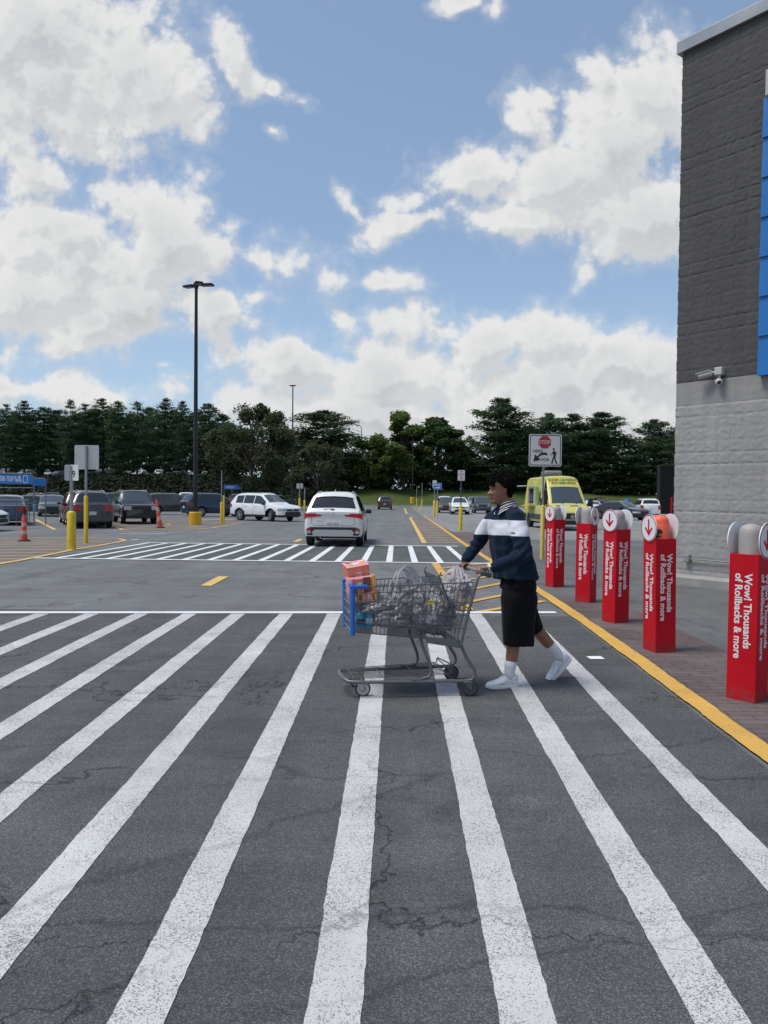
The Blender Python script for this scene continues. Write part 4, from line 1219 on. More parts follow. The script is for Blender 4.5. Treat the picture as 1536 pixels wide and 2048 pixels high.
def food_van():
    yel = None
    m, k, b = principled('van_wrap')
    tc = k.n('ShaderNodeTexCoord').outputs['Object']
    x, y, z = k.sep(tc)
    n = k.noise(k.vmath('MULTIPLY', tc, (.6, .8, 1)), 1.6, 4, .6)
    c1 = k.mix(k.smooth(n, .44, .52), (.56, .47, .085), (.40, .43, .10))
    c1 = k.mix(k.smooth(k.noise(tc, 3.2, 3, .6), .58, .66), c1, (.62, .58, .30))
    c1 = k.mix(k.smooth(k.math('ADD', z, k.math('MULTIPLY', n, .3)), 1.18, .95), c1, (.44, .47, .20))
    c1 = k.mix(k.math('MULTIPLY', k.smooth(x, -.4, .3), k.smooth(z, 2.35, 2.2)), c1, k.mix(k.smooth(n, .42, .55), (.54, .50, .13), (.48, .50, .22)))
    k.link(c1, b.inputs['Base Color']); b.inputs['Roughness'].default_value = .35
    rz = R(-86)
    h = Vector((math.cos(rz), math.sin(rz), 0)); lft = Vector((-h.y, h.x, 0))
    # nearest side corner: right-hand flank of the van shows at the left of the picture
    near = at(1094, 1060)
    c = Vector((near.x, near.y, 0)) - h * 1.95 + lft * 0.95
    root, car = make_car('van', m, 'yellow and green food van with open serving window parked behind the red bollards', 'van', (c.x, c.y, 0), rz, clad=.30, rim=RIM_D, detail=0, arch=False)
    sg = -1                                          # the flank towards the picture's left
    side = lambda x, z, o=0.0: (x, sg * (car.sec(x)[4][0] - (z - 1.2) * .075 + o), z)
    white = mat('window_frame_white', (.70, .70, .66), .5)
    band = mat('van_dark_band', (.055, .05, .05), .5)
    x0, x1, z0, z1 = -1.55, -.45, 1.28, 2.08
    fr = MB()
    for (xa, xb, za, zb) in ((x0 - .06, x1 + .06, z0 - .07, z0), (x0 - .06, x1 + .06, z1, z1 + .07), (x0 - .06, x0, z0, z1), (x1, x1 + .06, z0, z1)):
        fr.bbox(((xa + xb) / 2, sg * (car.W / 2 - .02), (za + zb) / 2), (xb - xa, .12, zb - za), .01)
    f_ = fr.build('serving_window', white, root)
    MB().box(((x0 + x1) / 2, sg * (car.W / 2 - .035), (z0 + z1) / 2), (x1 - x0, .04, z1 - z0)).build('glass', mat('serving_glass', (.05, .06, .09), .1), f_)
    it = MB()
    for i in range(5): it.box((x0 + .12 + i * .2, sg * (car.W / 2 - .012), 1.52 + .1 * (i % 2)), (.05 + .02 * (i % 3), .01, .42))
    it.build('hanging_menu_cards', mat('menu_card', (.30, .33, .40), .6), f_)
    MB().bbox(((x0 + x1) / 2, sg * (car.W / 2 + .32), z1 + .12), (x1 - x0 + .2, .66, .035), .01).build('awning_flap', white, root)
    MB().bbox(((x0 + x1) / 2, sg * (car.W / 2 + .18), z0 - .12), (x1 - x0 + .25, .40, .05), .01).build('serving_shelf', mat('shelf_yellow', (.62, .50, .05), .5), root)
    MB().bbox((.15, sg * (car.W / 2 - .005), 1.72), (.62, .012, .86), .003).build('menu_board', mat('menu_green', (.16, .30, .06), .5, var=.3, scale=8), root)
    lt = text('roof_lettering', 'SNACKS', .26, mat('van_ink', (.06, .07, .04), .6), root, face_frame((-.95, sg * (car.W / 2 - .095), 2.33), (1, 0, 0), (0, -sg * .0, 1)), .004) if False else None
    bd = MB()
    for (xa, xb) in ((-2.9, car.xw[0] - .45), (car.xw[0] + .45, car.xw[1] - .45)):
        bd.box(((xa + xb) / 2, sg * (car.W / 2 + .004), .62), (xb - xa, .02, .26)); bd.box(((xa + xb) / 2, -sg * (car.W / 2 + .004), .62), (xb - xa, .02, .26))
    bd.build('side_rub_band', band, root)
    ink = mat('van_ink', (.05, .06, .035), .6)
    # lettering on the forehead above the windscreen
    e = .02; xm = 1.26
    zt = lambda x: float(np.interp(x, car.tx, car.tz))
    sl = Vector((-(zt(1.44) - zt(1.06)) / .38, 0, 1)).normalized(); upv = Vector((-(1.44 - 1.06), 0, zt(1.06) - zt(1.44))).normalized()
    for (s_, q, sz) in (('BOOK US NOW!', .62, .20), ('437-665-4750', .22, .22)):
        pos = Vector((1.44, 0, zt(1.44))) + upv * (q * .56) + sl * .045
        text('forehead_lettering', s_, sz, ink, root, face_frame(pos, (0, 1, 0), upv), .003)
    text('bonnet_lettering', 'FRESH  LEMONADE', .10, mat('van_pale_ink', (.65, .72, .75), .5), root, face_frame((2.62, .25, 1.20), (0, 1, 0), Vector((-.85, 0, .5)).normalized()), .002) if False else None
    # bonnet strip, grille, wipers, roof unit
    v, f = car.end_plate(1, [(-.62, .58), (.62, .58), (.66, .80), (-.66, .80)], -.06, .02); pydata('radiator_grille', v, f, BLACKP, root)
    v, f = car.end_plate(1, [(-.80, .30), (.80, .30), (.80, .50), (-.80, .50)], -.06, .03); pydata('front_bumper', v, f, BLACKP, root)
    MB().cyl((car.L / 2, 0, .69), (car.L / 2 + .04, 0, .69), .10, n=16).build('emblem', CHROME, root, 30)
    for yy in (-.35, .35): MB().tube([(2.26, yy, 1.285), (2.05, yy + .42, 1.53)], .012, 6).build('wiper', BLACKP, root)
    for yy in (-.45, .25): MB().bbox((2.45, yy, 1.215), (.05, .40, .02), .006, rot=Matrix.Rotation(R(18), 3, 'Y')).build('bonnet_vent', BLACKP, root)
    ac = mat('roof_unit_grey', (.20, .21, .21), .6)
    a = MB().bbox((-.3, -.15, 2.86), (.9, .9, .28), .10, seg=3); a.box((-.3, -.15, 2.71), (1.0, 1.0, .05)); a.build('roof_air_unit', ac, root, 40)
    for sg2 in (1, -1):
        mm = MB().bbox((1.98, sg2 * 1.20, 1.38), (.14, .24, .42), .05, seg=3); mm.box((1.98, sg2 * 1.04, 1.3), (.06, .18, .05)); mm.build('big_mirror', BLACKP, root, 40)


food_van()

# ------------------------------------------------------------------ street furniture
YEL = mat('bollard_yellow', (0.66, 0.46, 0.02), 0.55, var=0.10, scale=5, bump=0.1)
YEL_P = mat('faded_yellow', (0.60, 0.49, 0.10), 0.6, var=0.10, scale=5)
GALV = mat('galvanised_post', (0.30, 0.31, 0.32), 0.5, 0.5, var=0.12, scale=20)
SIGN_W = mat('sign_white', (0.66, 0.66, 0.67), 0.5)
SIGN_BACK = mat('bare_aluminium', (0.50, 0.51, 0.52), 0.42, 0.55, var=0.12, scale=2.5)
SIGN_K = mat('sign_black', (0.015, 0.015, 0.017), 0.5)
SIGN_R = mat('sign_red', (0.42, 0.03, 0.055), 0.5)
SIGN_B = mat('sign_blue', (0.012, 0.17, 0.52), 0.45)
ORANGE_P = mat('cone_orange', (0.62, 0.085, 0.055), 0.5, var=0.12, scale=9)
REFL = mat('reflective_band', (0.62, 0.36, 0.30), 0.45)
RUBBER = mat('black_rubber', (0.02, 0.02, 0.02), 0.8)


def px_at(p):
    """pixels per metre at a point"""
    return F_PX / (Vector(p) - CAM).dot(fwd)


def h_at(p, py):
    """height above the ground of the point over p that is seen at picture row py"""
    d = ray(793, py); y = p.y
    t = y / d.y; return (CAM.z + d.z * t) - G(p.x, p.y)


def sleeve(root, r, h, m, z0=0.0):
    MB().lathe([(r * 1.0, z0), (r, z0 + h - r * .5), (r * .86, z0 + h - r * .18), (r * .5, z0 + h), (0, z0 + h + .01)], 20).build('yellow_sleeve', m, root, 50)


def post(root, r, z0, z1, m=GALV, square=False, name='post', dx=0.0):
    if square: MB().bbox((dx, 0, (z0 + z1) / 2), (r * 2, r * 1.4, z1 - z0), .004).build(name, m, root)
    else: MB().cyl((dx, 0, z0), (dx, 0, z1), r, n=12).build(name, m, root, 40)


def plate_sign(root, w, h, zc, y=-0.045, m=SIGN_W, r=.03, border=None, name='sign_plate', dx=0.0, back=None):
    M = face_frame((dx, y, zc), (1, 0, 0), (0, 0, 1))
    pl = MB().prism(rounded(w, h, r), -.002, .002, M).build(name, m, root)
    if border:
        bw = w * .022; ins = w * .028
        o = rounded(w - 2 * ins, h - 2 * ins, r); i_ = rounded(w - 2 * ins - 2 * bw, h - 2 * ins - 2 * bw, r * .8); n = len(o)
        v = [M @ Vector((a, b, .0035)) for a, b in o] + [M @ Vector((a, b, .0035)) for a, b in i_]
        pydata('border', v, [(i, (i + 1) % n, n + (i + 1) % n, n + i) for i in range(n)], border, pl)
    return pl, M


def flat(name, poly, m, parent, M, z=.0035):
    return MB().prism(poly, z - .001, z, M).build(name, m, parent)


# --- stop-here-for-pedestrians sign
def stop_sign():
    b = at(1084, 1119)
    root = empty('road_sign', (b.x, b.y, b.z), R(0), 'white stop here for pedestrians sign on a grey post with yellow sleeve', 'sign')
    s = px_at(b); h0 = h_at(b, 1007); zt = h_at(b, 866); zb = h_at(b, 930); sc = (zt - zb)
    sleeve(root, .052, h0, YEL_P)
    post(root, .024, h0 - .05, zt - .02, square=True)
    w = 65 / s; zc = (zt + zb) / 2
    pl, M = plate_sign(root, w, sc, zc, -.045, SIGN_W, .05, SIGN_K, dx=.03)
    q = w
    oc = [(-.02 * q + .205 * q * math.cos(R(22.5 + 45 * i)), .245 * q + .205 * q * math.sin(R(22.5 + 45 * i))) for i in range(8)]
    flat('stop_octagon', oc, SIGN_R, pl, M, .004)
    text('stop_lettering', 'STOP', .155 * q, SIGN_W, pl, M @ Matrix.Translation((-.02 * q, .245 * q, .005)), .001, sx=.92)
    text('sign_lettering', 'HERE', .125 * q, SIGN_K, pl, M @ Matrix.Translation((-.225 * q, -.03 * q, .004)), .0015)
    text('sign_lettering', 'FOR', .125 * q, SIGN_K, pl, M @ Matrix.Translation((.0 * q, -.29 * q, .004)), .0015)
    arc = []
    for i in range(9):
        t = i / 8; arc.append((.06 * q - .33 * q * t, -.10 * q - .045 * q * (2 * t - .6) ** 2 * 1.8))
    up_ = [(x, y + .038 * q) for x, y in arc]; dn = [(x, y - .036 * q) for x, y in arc]
    v = [M @ Vector((x, y, .0042)) for x, y in up_ + dn]
    f = [(i, i + 1, 10 + i, 9 + i) for i in range(8)]
    ar = [M @ Vector((x * q, y * q, .0043)) for x, y in ((-.36, -.345), (-.315, -.12), (-.135, -.295))]
    pydata('arrow', v + ar, f + [(18, 19, 20)], SIGN_K, pl)
    ped = MB()
    fig = lambda pts: ped.prism([(x * q, y * q) for x, y in pts], .003, .0042, M)
    ped.prism([(.255 * q + .035 * q * math.cos(a), .035 * q + .035 * q * math.sin(a)) for a in np.linspace(0, 2 * math.pi, 14, endpoint=False)], .003, .0042, M)
    fig([(.235, -.02), (.30, -.02), (.315, -.10), (.315, -.20), (.245, -.20), (.245, -.10)])
    fig([(.24, -.03), (.26, -.075), (.20, -.135), (.165, -.155), (.16, -.135), (.19, -.115)])
    fig([(.295, -.02), (.335, -.06), (.345, -.14), (.325, -.145), (.315, -.075), (.29, -.06)])
    fig([(.245, -.19), (.29, -.20), (.245, -.31), (.225, -.415), (.185, -.415), (.205, -.30)])
    fig([(.28, -.19), (.315, -.19), (.325, -.29), (.375, -.40), (.335, -.415), (.285, -.30)])
    ped.build('pedestrian_symbol', SIGN_K, pl)


stop_sign()


# --- yellow bollards with posts and small signs
def yellow_post(px, pyb, py_sleeve, py_top, label, r=.075, group='yellow sign posts', name='sign_post', pr=.028, m=YEL, postm=GALV):
    b = at(px, pyb)
    root = empty(name, (b.x, b.y, b.z), R(0), label, 'sign post', group)
    hs = h_at(b, py_sleeve); sleeve(root, r, hs, m)
    if py_top: post(root, pr, hs - .03, h_at(b, py_top), postm)
    return root, b


r_, b_ = yellow_post(143, 1100, 1029, 938, 'thick yellow bollard at the left with a narrow two-faced sign reading 9', .115, pr=.045)
s_ = px_at(b_); zt, zb = h_at(b_, 936), h_at(b_, 968)
w = .26
for (rz, dx) in ((62, .03), (118, -.06)):
    a = R(rz); M = face_frame((dx + .055, -.05 if rz == 62 else .02, (zt + zb) / 2), (math.sin(a), -math.cos(a) * (1 if rz == 62 else 1), 0), (0, 0, 1))
    pl = MB().prism(rounded(.36, zt - zb, .04), -.003, .003, M).build('sign_plate', SIGN_W if rz == 62 else SIGN_BACK, r_)
    if rz == 62:
        text('sign_digit', '9', (zt - zb) * .62, SIGN_K, pl, M @ Matrix.Translation((0, -.05, .004)), .004)
        text('sign_lettering', 'AISLE', (zt - zb) * .18, SIGN_K, pl, M @ Matrix.Translation((0, (zt - zb) * .36, .004)), .001) if False else None
r_, b_ = yellow_post(172, 1087, 998, 898, 'slim yellow bollard carrying the bare metal back of a large square sign', .062, pr=.036)
s_ = px_at(b_); zt, zb = h_at(b_, 896), h_at(b_, 945)
plate_sign(r_, 49 / s_, zt - zb, (zt + zb) / 2, .05, SIGN_BACK, .05)
# pair by the lamp post
r_, b_ = yellow_post(443, 1048, 1008, 945, 'yellow bollard right of the lamp post with an edge-on sign on its post', .075)
zt, zb = h_at(b_, 943), h_at(b_, 968)
M = face_frame((0.0, -.05, (zt + zb) / 2), (.20, -.98, 0), (0, 0, 1))
MB().prism(rounded(.46, zt - zb, .05), -.004, .004, M).build('sign_plate', SIGN_BACK, r_)
yellow_post(447.5, 1046, 995, 0, 'thinner taller yellow post touching the bollard with the edge-on sign', .05)
# three in the middle
r_, b_ = yellow_post(599, 1024, 998, 970, 'yellow bollard with back of a small grey sign, leftmost of three near the white car', .10, pr=.05)
zt, zb = h_at(b_, 969), h_at(b_, 979)
plate_sign(r_, 13 / px_at(b_), zt - zb, (zt + zb) / 2, .06, SIGN_BACK, .05)
yellow_post(602.5, 1022, 995, 966, 'yellow bollard with a bare tall post, middle one of three behind the white car', .07, pr=.04, m=YEL_P)
yellow_post(609, 1023, 1002, 977, 'yellow bollard with a short post, rightmost of three behind the white car', .10, pr=.05)
# right-hand group
yellow_post(833, 1023, 996, 972, 'thin faded yellow post with a bare rod, left of the pair at the lane end', .055, pr=.03, m=YEL_P)
yellow_post(843.5, 1028, 999, 966, 'thin faded yellow post with a bare rod, right of the pair at the lane end', .055, pr=.03, m=YEL_P)
r_, b_ = yellow_post(868.5, 1033, 1000, 960, 'yellow bollard with a small white notice, left of the blue arrow sign', .10, pr=.03)
zt, zb = h_at(b_, 960), h_at(b_, 974)
plate_sign(r_, 8 / px_at(b_), zt - zb, (zt + zb) / 2, -.05, SIGN_W, .03)
r_, b_ = yellow_post(874.2, 1035, 1002, 966, 'yellow bollard carrying the blue pickup sign with a white arrow', .065, pr=.03, m=YEL_P)
zt, zb = h_at(b_, 965), h_at(b_, 978); w = 16.5 / px_at(b_)
pl, M = plate_sign(r_, w, zt - zb, (zt + zb) / 2, -.08, SIGN_B, .03, SIGN_W)
text('sign_lettering', 'Pickup', w * .27, SIGN_W, pl, M @ Matrix.Translation((-.04, (zt - zb) * .20, .004)), .006)
flat('arrow', [(x * w, y * w) for x, y in ((-.34, -.24), (.12, -.24), (.12, -.32), (.33, -.18), (.12, -.04), (.12, -.12), (-.34, -.12))], SIGN_W, pl, M, .006)
r_, b_ = yellow_post(921, 1062, 1009, 942, 'yellow bollard with the white no parking fire lane sign left of the person', .082, pr=.03, postm=mat('dark_post', (.06, .065, .06), .6))
zt, zb = h_at(b_, 939), h_at(b_, 960); w = 14 / px_at(b_)
pl, M = plate_sign(r_, w, zt - zb, (zt + zb) / 2, -.05, SIGN_W, .03)
for i, s_ in enumerate(('NO', 'PARKING', 'FIRE', 'LANE')):
    text('sign_lettering', s_, w * .20, SIGN_R, pl, M @ Matrix.Translation((0, (zt - zb) * (.34 - .22 * i), .004)), .003)


# --- lamp posts
LAMP_DARK = mat('lamp_bronze', (0.028, 0.026, 0.026), 0.45, 0.4)
LENS = mat('lamp_lens', (0.22, 0.22, 0.21), 0.3)
BASE_Y = mat('base_yellow', (0.68, 0.38, 0.012), 0.6, var=0.10, scale=3, bump=.15)


def lamp_head(root, z, a, L=.75, W=.42, arm=.45):
    M = Matrix.Translation((0, 0, z)) @ Matrix.Rotation(a, 4, 'Z')
    hd = MB().tube([M @ Vector((0, 0, 0)), M @ Vector((arm, 0, .03))], .04, 8)
    bm_c = M @ Vector((arm + L / 2 - .05, 0, .04))
    hd.bbox(bm_c, (L, W, .11), .04, rot=M.to_3x3(), seg=3)
    h = hd.build('lamp_head', LAMP_DARK, root, 40)
    MB().bbox(M @ Vector((arm + L / 2 - .02, 0, -.018)), (L * .72, W * .72, .012), .004, rot=M.to_3x3()).build('lens', LENS, h)


def lamp_post(px, pyb, py_base_top, py_top, label, heads, base_r, pole_r, base=True, square=False):
    b = at(px, pyb)
    root = empty('lamp_post', (b.x, b.y, b.z), 0, label, 'lamp post', 'parking lot lamp posts')
    hb = h_at(b, py_base_top) if base else 0.0; ht = h_at(b, py_top)
    if base: MB().lathe([(base_r, -.05), (base_r, hb - .03), (base_r - .03, hb), (0, hb + .002)], 32).build('concrete_base', BASE_Y, root, 40)
    MB().bbox((0, 0, hb + .02), (pole_r * 3.2, pole_r * 3.2, .04), .006).build('foot_plate', LAMP_DARK, root)
    MB().cyl((0, 0, hb), (0, 0, ht), pole_r, pole_r * .62, 16).build('pole', LAMP_DARK, root, 40)
    MB().cyl((0, 0, ht - .10), (0, 0, ht + .10), pole_r * .8, pole_r * .8, 12).build('top_cap', LAMP_DARK, root, 40)
    for (a, L, W, arm) in heads: lamp_head(root, ht + .04, R(a), L, W, arm)
    return root


lamp_post(390.5, 1050, 1028, 576, 'tall dark lamp post with three flat heads on a yellow concrete base', [(150, .62, .40, .22), (-8, .66, .42, .30), (-62, .56, .40, .16)], .315, .125)
lamp_post(584, 1012, 1006, 774, 'dark lamp post with one small head behind the broad tree, thinner than the near one', [(170, .55, .6, .0), (-10, .5, .6, .0)], .4, .13, base=False)
lamp_post(824.5, 1007, 994, 872, 'dark pole with yellow base standing in front of the grass bank', [(200, .6, .4, .2)], .36, .11)


def far_light():
    p = at_y(722, 975, 175)
    root = empty('street_light', (p.x, p.y, G(p.x, p.y)), 0, 'far street light with a bent arm showing above the tree gap', 'street light')
    ht = CAM.z + ray(720, 855).z * p.y / ray(720, 855).y - G(p.x, p.y)
    MB().cyl((0, 0, 0), (0, 0, ht - .5), .14, .10, 10).tube([(0, 0, ht - .6), (-.05, 0, ht - .1), (-.3, 0, ht + .3), (-.55, 0, ht + .45)], .09, 8).build('pole', GALV, root, 50)
    MB().bbox((-.85, 0, ht + .5), (.8, .4, .2), .06).build('lamp_head', LAMP_DARK, root)


far_light()


# --- orange channelizer posts
def delineator(px, pyb, pyt, label, lean, rot=0.0):
    b = at(px, pyb)
    root = empty('traffic_delineator', (b.x, b.y, b.z), rot, label, 'traffic post', 'orange traffic posts')
    h = h_at(b, pyt)
    M = Matrix.Rotation(R(lean), 4, 'Y')
    MB().lathe([(.21, 0), (.20, .045), (.12, .06), (0, .062)], 8).build('rubber_base', RUBBER, root)
    L = lambda z, r: (r, z)
    prof = [L(.05, .105), L(h * .28, .10), L(h * .29, .085), L(h * .58, .085), L(h * .59, .072), L(h * .95, .066), L(h, .05), (0, h)]
    t = MB().lathe(prof, 16, M).build('tube', ORANGE_P, root, 30)
    for (a, c) in ((.30, .44), (.62, .76)):
        ra = .087 if a < .5 else .073
        MB().lathe([(ra, h * a), (ra, h * (a + .03)), (ra, h * c)], 16, M).build('reflective_band', REFL, t)
    MB().lathe([(.02, h), (.035, h + .03), (.02, h + .07), (0, h + .07)], 10, M).build('grip', ORANGE_P, t, 40)


delineator(48, 1083, 1041, 'upright orange traffic post on a black base in the left hatched island', 0)
delineator(321, 1056, 1006, 'leaning orange traffic post between the black boxy car and the lamp base', -9)


# --- cart corral with blue signs
def corral():
    b = at(68, 1052)
    rail = mat('corral_rail', (.16, .17, .18), .5, .4)
    root = empty('cart_corral', (b.x, b.y, b.z), R(4), 'grey pipe cart corral topped by blue app signs at the left edge', 'cart corral')
    s = px_at(b); m = lambda px: (px - 68) / s
    z = lambda py: h_at(b, py)
    pp = MB()
    pp.tube([(0, 0, 0), (0, 0, z(962)), (m(60), 0, z(955)), (m(-60), 0, z(954.5)), (m(-160), 0, z(954))], .028, 8)
    pp.build('near_hoop', rail, root, 50)
    MB().tube([(m(75), 1.0, 0), (m(75), 1.0, z(966)), (m(72), 1.0, z(963.5)), (m(40), 1.0, z(963.5))], .026, 8).build('far_hoop', rail, root, 50)
    for zz in (983.5, 1008.5, 1020): MB().tube([(m(-160), 0.0, z(zz)), (m(58 if zz > 990 else 66), 0.0, z(zz))], .022, 8).build('side_rail', rail, root, 50)
    for px in (-60, 33, 58): MB().tube([(m(px), 0.03, 0), (m(px), 0.03, z(1009))], .022, 8).build('rail_post', rail, root, 50)
    MB().bbox((m(70), -.05, z(1024)), (.14, .10, .34), .03).build('blue_holder', mat('faded_blue', (.10, .22, .38), .5), root)
    w = m(67) - m(-95); zc = (z(957) + z(976)) / 2; hh = z(957) - z(976)
    pl, M = plate_sign(root, w, hh, zc, -.035, SIGN_B, .16, name='sign_panel', dx=(m(67) + m(-95)) / 2)
    x0 = -w / 2
    tx = lambda px: m(px) - (m(67) + m(-95)) / 2
    text('sign_lettering', 'Shop this store &', .215, SIGN_W, pl, M @ Matrix.Translation((tx(43), hh * .22, .004)), .004, 'RIGHT')
    text('sign_lettering', 'more with our app.', .215, SIGN_W, pl, M @ Matrix.Translation((tx(47), -hh * .06, .004)), .004, 'RIGHT')
    ph = MB(); o = rounded(.22, .36, .05); i_ = rounded(.17, .29, .03); n = len(o); off = (tx(52), .02)
    v = [M @ Vector((a + off[0], c + off[1], .005)) for a, c in o] + [M @ Vector((a + off[0], c + off[1], .005)) for a, c in i_]
    pydata('phone_symbol', v, [(i, (i + 1) % n, n + (i + 1) % n, n + i) for i in range(n)], SIGN_W, pl)
    plate_sign(root, m(76) - m(48), hh * .82, zc - .12, .97, SIGN_B, .12, name='rear_sign_panel', dx=(m(76) + m(48)) / 2)


corral()


def far_corral(px0, px1, y0, y1, pyb, label):
    b = at((px0 + px1) / 2, pyb); s = px_at(b)
    root = empty('cart_corral', (b.x, b.y, b.z), 0, label, 'cart corral', 'far cart corrals')
    w = (px1 - px0) / s; z0, z1 = h_at(b, y1), h_at(b, y0)
    MB().prism(rounded(w, z1 - z0, .12), -.01, .01, face_frame((0, -.03, (z0 + z1) / 2), (1, 0, 0), (0, 0, 1))).build('sign_panel', SIGN_B, root)
    for sg in (-1, 1): MB().tube([(sg * w / 2, 0, 0), (sg * w / 2, 0, z1)], .03, 6).build('rail_post', GALV, root)
    for zz in (.5, 1.0): MB().tube([(-w / 2, 0, zz), (w / 2, 0, zz)], .022, 6).build('side_rail', GALV, root)
    t = MB()
    for i in range(2): t.box((-.15 * w, -.043, z0 + (z1 - z0) * (.62 - .3 * i)), (w * .5, .006, (z1 - z0) * .12))
    t.build('sign_writing', SIGN_W, root)


far_corral(448, 483, 973, 982, 1018, 'blue-signed cart corral in the far row above the navy car')
far_corral(1170, 1180, 992, 1005, 1026, 'narrow blue-signed cart corral just right of the food van')
far_corral(1248, 1260, 992, 999, 1018, 'small blue corral sign over the roof of the black sedan')


# --- red advertising sleeves over steel bollards
def sleeve_mat():
    m, k, b = principled('sleeve_red')
    tc = k.n('ShaderNodeTexCoord').outputs['Object']; oi = k.n('ShaderNodeObjectInfo').outputs['Random']
    p = k.vmath('ADD', tc, k.comb(k.math('MULTIPLY', oi, 17.0), k.math('MULTIPLY', oi, 31.0), 0.0))
    n = k.noise(p, 3.5, 5, .6); sc_ = k.noise(k.vmath('MULTIPLY', p, (9, 9, 1.6)), 2.6, 6, .75); z = k.sep(tc)[2]
    c = k.mix(k.lin(n, .3, .7), (.44, .002, .010), (.54, .004, .016))
    dirt = k.math('MULTIPLY', k.smooth(z, .16, .0), k.smooth(k.noise(p, 14, 5, .7), .35, .65))
    c = k.mix(k.math('MULTIPLY', dirt, .6), c, (.10, .07, .06))
    c = k.mix(k.math('MULTIPLY', k.smooth(sc_, .70, .76), .5), c, (.55, .30, .28))
    k.link(c, b.inputs['Base Color']); b.inputs['Roughness'].default_value = .55; b.inputs['Specular IOR Level'].default_value = .22
    bp = k.n('ShaderNodeBump'); bp.inputs['Strength'].default_value = .25; bp.inputs['Distance'].default_value = .02
    k.link(k.noise(k.vmath('MULTIPLY', p, (3, 3, 1)), 3, 3, .5), bp.inputs['Height']); k.link(bp.outputs[0], b.inputs['Normal'])
    return m


RED_S = sleeve_mat()
BOLL = mat('bollard_steel', (0.33, 0.31, 0.30), 0.55, var=0.10, scale=8)
BOLL_W = mat('disc_white', (0.72, 0.73, 0.75), 0.45)
BOLL_PINK = mat('orange_wrap', (0.85, 0.13, 0.07), 0.5)


def make_bollard(side=.225, h_red=1.13, h_cyl=1.36):
    root = empty('advert_bollard', (0, 0, 0), 0)
    hs = side / 2
    sl = MB().prism(rounded(side, side, .008, 2), 0.0, h_red)
    slv = sl.build('red_sleeve', RED_S, root)
    for a in range(4):
        ang = a * math.pi / 2; n = Vector((math.sin(ang), -math.cos(ang), 0)); xx = Vector((math.cos(ang), math.sin(ang), 0))
        # words run down the face: text x axis points down, its y axis to the right
        M = face_frame(n * (hs + .0012) + Vector((0, 0, h_red * .87)), (0, 0, -1), xx)
        for (s_, off) in (('Wow! Thousands', .036), ('of Rollbacks & more', -.036)):
            text('sleeve_lettering', s_, .079, BOLL_W, slv, M @ Matrix.Translation((0, off, 0)), .0020, 'LEFT')
    MB().lathe([(.088, 0.2), (.088, h_cyl - .075), (.082, h_cyl - .04), (.065, h_cyl - .015), (.03, h_cyl), (0, h_cyl + .003)], 24).build('steel_post', BOLL, root, 50)
    for a in (0, 2):
        ang = a * math.pi / 2; n = Vector((math.sin(ang), -math.cos(ang), 0)); xx = Vector((math.cos(ang), math.sin(ang), 0))
        M = face_frame(n * (hs + .006) + Vector((0, 0, 1.235)), xx, (0, 0, 1))
        circ = lambda r, k=36: [(r * math.cos(2 * math.pi * i / k), r * math.sin(2 * math.pi * i / k)) for i in range(k)]
        d = MB().prism(circ(.136), -.004, .004, M).build('disc', BOLL_W, root)
        o, i_ = circ(.134), circ(.123); k = 36
        v = [M @ Vector((x, y, .0052)) for x, y in o] + [M @ Vector((x, y, .0052)) for x, y in i_]
        pydata('red_rim', v, [(i, (i + 1) % k, k + (i + 1) % k, k + i) for i in range(k)], RED_S, d)
        ar = [(-.012, .085), (.012, .085), (.012, -.03), (.05, .012), (.066, -.004), (0, -.078), (-.066, -.004), (-.05, .012), (-.012, -.03)]
        MB().prism(ar, .0042, .0055, M).build('arrow', RED_S, d)
    return root


def copy_tree(o, parent=None):
    c = o.copy(); col.objects.link(c)
    if parent is not None: c.parent = parent
    for ch in [q for q in col.objects if q.parent == o]: copy_tree(ch, c)
    return c


